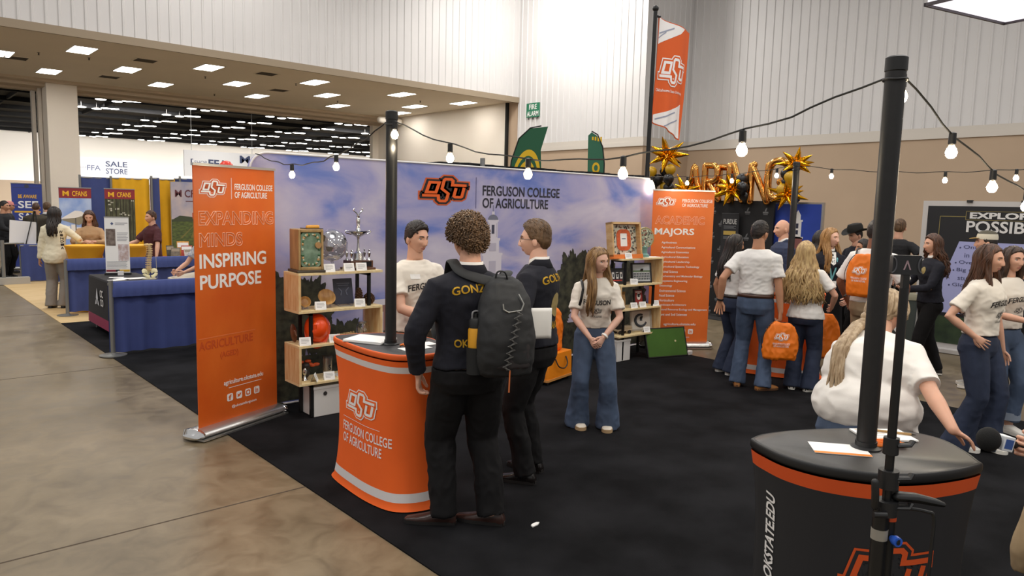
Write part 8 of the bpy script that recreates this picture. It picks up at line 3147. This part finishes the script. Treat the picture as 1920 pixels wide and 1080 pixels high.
for k, s in enumerate(lines):
    words(t, 'lettering', s, 0.56 - 0.02 * k + (0.04 if k in (1, 4) else 0), 1.44 - 0.105 * k, 0.042 * len(s), 0.062, M('board_ink', '#3c4068', 0.6), y=-0.0105)
    if k not in (1, 4):
        g = G()
        g.plate([(0.52 - 0.02 * k + 0.012 * math.cos(a), 1.465 - 0.105 * k + 0.012 * math.sin(a)) for a in [i * 0.785 for i in range(8)]], -0.0105, -0.008)
        g.build('bullet', M('board_ink'), t, smooth=False)
g = G()
for x in (0.55, 1.18, 1.35, 2.4):
    g.bx(x, x + 0.07, -0.02, 0.02, 2.08, 2.115)
g.build('clip', blk_plastic, t, smooth=False)
g = G()
g.bx(0.10, 3.5, -0.0085, -0.006, 0.12, 0.5)
g.build('printed_field', M('board_green', '#33442a', 0.7, col2='#20301f', vscale=6), t, smooth=False)
G().bx(-0.03, 3.63, -0.14, 0.26, 0.0, 0.05).build('foot', M('board_frame'), t, smooth=False)
t = thing('trash_bin', 'gray-green bin standing left of the information board', 'bin', (10.9, 4.05, 0.009), R(-60))
g = G()
g.rings([[V((x * k, y * k, z)) for x, y in rrect(-0.22, 0.22, -0.15, 0.15, 0.05)] for z, k in ((0, .85), (0.05, .88), (0.72, 1.0))])
g.build('bucket', M('bin_gray', '#3f4642', 0.6), t)
g = G()
g.rings([[V((x * k, y * k, z)) for x, y in rrect(-0.23, 0.23, -0.16, 0.16, 0.05)] for z, k in ((0.72, 1.0), (0.76, 1.0), (0.80, .9))])
g.build('rim', M('bin_tan', '#8f8973', 0.6), t)
g = G()
g.plate([(0.06 * math.cos(a), 0.3 + 0.045 * math.sin(a)) for a in [k * 0.3927 for k in range(16)]], -0.148, -0.135)
g.build('emblem', paper_m, t, smooth=False)

# feather flags beyond the black drape
def feather(label, loc, pts, mats, rz, pole_pts, extra):
    t = thing('feather_flag', label, 'flag', loc, rz)
    g = G()
    g.plate(pts, -0.004, 0.004)
    fo = g.build('flag_cloth', mats[0], t, smooth=False)
    g = G()
    g.tube(pole_pts, 0.012, 8)
    g.build('pole', blk_metal, t)
    G().lathe([(0, 0), (0.2, 0), (0.2, 0.02), (0.02, 0.05)], seg=20).build('base', blk_metal, t)
    extra(t)


def ex1(t):
    g = G()
    def band(k0, k1, mi, y):
        o = [(-0.02 - 0.0, 1.8)]
        outer = [(0.13 - 0.27 * k0 * math.cos(a), 2.30 + 0.62 * k0 * math.sin(a)) for a in [math.pi * i / 20 for i in range(21)]]
        outer = [(x + 0.10 * max(0, (z - 2.3)) , z) for x, z in outer] + [(0.13 + 0.27 * k0, 1.2), (0.13 - 0.27 * k0, 1.2)]
        g.plate(outer, -0.004 - y, -0.004 - y + 0.002, mi)
    band(0.98, 0, 0, 0.002)
    band(0.80, 0, 1, 0.004)
    band(0.66, 0, 0, 0.006)
    band(0.46, 0, 1, 0.008)
    g.build('bands', [M('flag_yellow', '#e2b81f', 0.7), M('flag_green', '#1f5a3c', 0.7)], t, smooth=False)
    g = text_geo('BISON', 0.04)
    fit(g, 0, 0, 0.62, 0.15, 0)
    for v in g.v:
        x, z = v.x, v.z
        v.x, v.y, v.z = 0.19 - z, -0.016 + v.y, 1.95 + x
    g.build('lettering', M('flag_yellow'), t, smooth=False)


feather('green and yellow banded feather flag above the backdrop edge', (8.95, 10.0, 0.005), [(-0.16, 1.2), (0.42, 1.2), (0.42, 2.5), (0.40, 2.9), (0.52, 3.32), (0.2, 3.28), (0.0, 3.1), (-0.12, 2.7), (-0.16, 2.3)], [M('flag_green', '#1f5a3c', 0.7)], R(-48), [(-0.17, 0, 0), (-0.17, 0, 2.3), (-0.13, 0, 2.7), (0.0, 0, 3.1), (0.2, 0, 3.29), (0.4, 0, 3.33)], ex1)


def ex2(t):
    g = G()
    g.plate([(0.16 + 0.07 * math.cos(a), 2.62 + 0.10 * math.sin(a)) for a in [k * 0.3927 for k in range(16)]], -0.008, -0.004, 0)
    g.plate([(0.16 + 0.035 * math.cos(a), 2.62 + 0.055 * math.sin(a)) for a in [k * 0.3927 for k in range(16)]], -0.011, -0.008, 1)
    for k in range(4):
        g.bx(0.07 + 0.05 * k, 0.10 + 0.05 * k, -0.008, -0.004, 3.12 - 0.01 * k, 3.18, 0)
    g.build('emblem', [M('flag_yellow'), M('flag_green2', '#2f6a50', 0.7)], t, smooth=False)


feather('dark green feather flag with a gold round emblem left of the flag pole', (10.02, 9.3, 0.005), [(0.03, 1.2), (0.30, 1.2), (0.30, 2.7), (0.26, 3.0), (0.16, 3.2), (0.06, 3.26), (0.0, 3.2)], [M('flag_green2', '#2f6a50', 0.7)], R(-48), [(0.31, 0, 0), (0.31, 0, 2.7), (0.27, 0, 3.0), (0.17, 0, 3.22), (0.06, 0, 3.28)], ex2)

# ------------------------------------------------------------------ camera stand in the foreground
t = thing('tripod_stand', 'black telescopic stand with clamps, a handle and a blue knob in the foreground', 'stand', (2.035, 0.757, 0.009), R(-42))
SX, SY = 0.0, 0.0
g = G()
g.cyl((0, 0, 0.02), (0, 0, 1.10), 0.021, seg=16)
g.build('lower_tube', M('carbon_black', '#141415', 0.35), t)
g = G()
g.cyl((0.030, 0.01, 0.25), (0.030, 0.01, 1.17), 0.016, seg=14)
g.build('side_tube', blk_metal, t)
g = G()
g.cyl((0.012, 0, 1.0), (0.012, 0, 1.70), 0.0115, 0.0115, seg=14)
g.build('upper_tube', M('carbon_black'), t)
for z, r_, h_ in ((1.25, 0.020, 0.045), (1.155, 0.026, 0.05), (1.08, 0.030, 0.04)):
    g = G()
    x = 0.012
    g.cyl((x, 0, z), (x, 0, z + h_), r_, seg=18)
    g.tube([(x + r_ * 0.6, -0.01, z + h_ * .6), (x + r_ + 0.02, -0.02, z + h_ * .7), (x + r_ + 0.028, -0.015, z + h_ * .9)], [(0.012, 0.006)] * 3, 8)
    g.build('clamp', blk_plastic, t)
g = G()
g.tube([(-0.028, -0.02, 1.11), (-0.035, -0.03, 1.15), (-0.038, -0.03, 1.18)], 0.010, 10, rnd=True)
g.tube([(-0.035, -0.03, 1.09), (0.0, -0.03, 1.09)], 0.008, 10)
g.build('knob_lever', blk_plastic, t)
g = G()
g.tube([(0.035, 0, 1.132), (0.09, 0.0, 1.128), (0.14, 0, 1.118), (0.165, 0, 1.112)], [(0.02, 0.013), (0.018, 0.013), (0.015, 0.011), (0.010, 0.007)], 12, side=(0, 1, 0), rnd=True)
g.build('handle_bar', blk_metal, t)
g = G()
g.tube(spline([(0.06, 0.012, 1.095), (0.13, 0.012, 1.085), (0.152, 0.012, 1.065), (0.152, 0.012, 0.95), (0.148, 0.012, 0.45)], 6), 0.005, 8)
g.build('cable', M('cable_gray', '#1c1d1e', 0.4), t)
g = G()
g.cyl((0.030, 0.01, 1.06), (0.030, 0.01, 1.074), 0.0172, seg=16)
g.build('orange_ring', M('ring_orange', '#d9501d', 0.5), t)
g = G()
g.tube([(0.03, -0.006, 1.015), (0.034, -0.02, 1.015), (0.036, -0.033, 1.015)], [0.008, 0.014, 0.013], 16)
g.build('blue_knob', M('knob_blue', '#2f5fc9', 0.35), t)
g = G()
g.cyl((0.0365, -0.0335, 1.015), (0.037, -0.0345, 1.015), 0.008, seg=8)
g.build('knob_center', blk_plastic, t)
g = G()
g.cyl((0, 0, 1.01), (0, 0, 1.04), 0.0215, seg=16)
g.build('label_band', M('label_pale', '#8f8a80', 0.5), t)
for k in range(3):
    a = R(20 + 120 * k)
    g = G()
    g.tube([(0.03 * math.cos(a), 0.03 * math.sin(a), 0.62), (0.35 * math.cos(a), 0.35 * math.sin(a), 0.02)], [0.012, 0.010], 10)
    lg_ = g.build('leg', blk_metal, t)
    g = G()
    g.ball((0.355 * math.cos(a), 0.355 * math.sin(a), 0.018), 0.016, 10, 8)
    g.build('rubber_foot', blk_plastic, lg_)
g = G()
g.lathe([(0.03, 0.60), (0.034, 0.61), (0.034, 0.65), (0.022, 0.66)], seg=18)
g.build('spider', blk_plastic, t)
g = text_geo('B A D', 0.0)
fit(g, -0.02, 0.76, 0.04, 0.008, -0.0225)
g.build('lettering', M('tiny_white', '#b9b9b9', 0.6), t, smooth=False)
ma = t.matrix_basis
top_p = ma @ V((0.012, 0.0, 1.70))
t2 = thing('field_monitor', 'small black monitor case with a pale chevron logo on top of the stand', 'monitor', top_p, R(-42))
t2.scale = (0.72, 0.72, 0.72)
g = G()
g.bx(-0.012, 0.012, -0.01, 0.01, 0.0, 0.05)
g.build('mount', blk_plastic, t2, smooth=False)
g = G()
g.plate(rrect(-0.055, 0.05, 0.05, 0.12, 0.006), -0.012, 0.012)
g.build('body', M('case_black', '#202124', 0.45), t2)
g = G()
for pts in ([(-0.016, 0.068), (-0.011, 0.068), (-0.0015, 0.096), (-0.005, 0.102)], [(0.007, 0.068), (0.012, 0.068), (-0.0015, 0.102), (-0.005, 0.098)]):
    g.plate(pts, -0.0135, -0.012)
g.build('chevron_logo', M('chevron', '#a98f96', 0.5), t2, smooth=False)
for sx in (-1, 1):
    g = G()
    pts = [(sx * 0.055 - 0.0025 - sx * 0.022 * math.cos(a) * 0.7, -0.0135, 0.085 + 0.028 * math.sin(a)) for a in [math.pi * (k / 12 - 0.5) for k in range(13)]]
    g.tube(pts, 0.003, 6)
    g.build('speaker_arc', M('arc_gray', '#4a4b50', 0.5), t2)


bpy.data.scenes.remove(WORK)
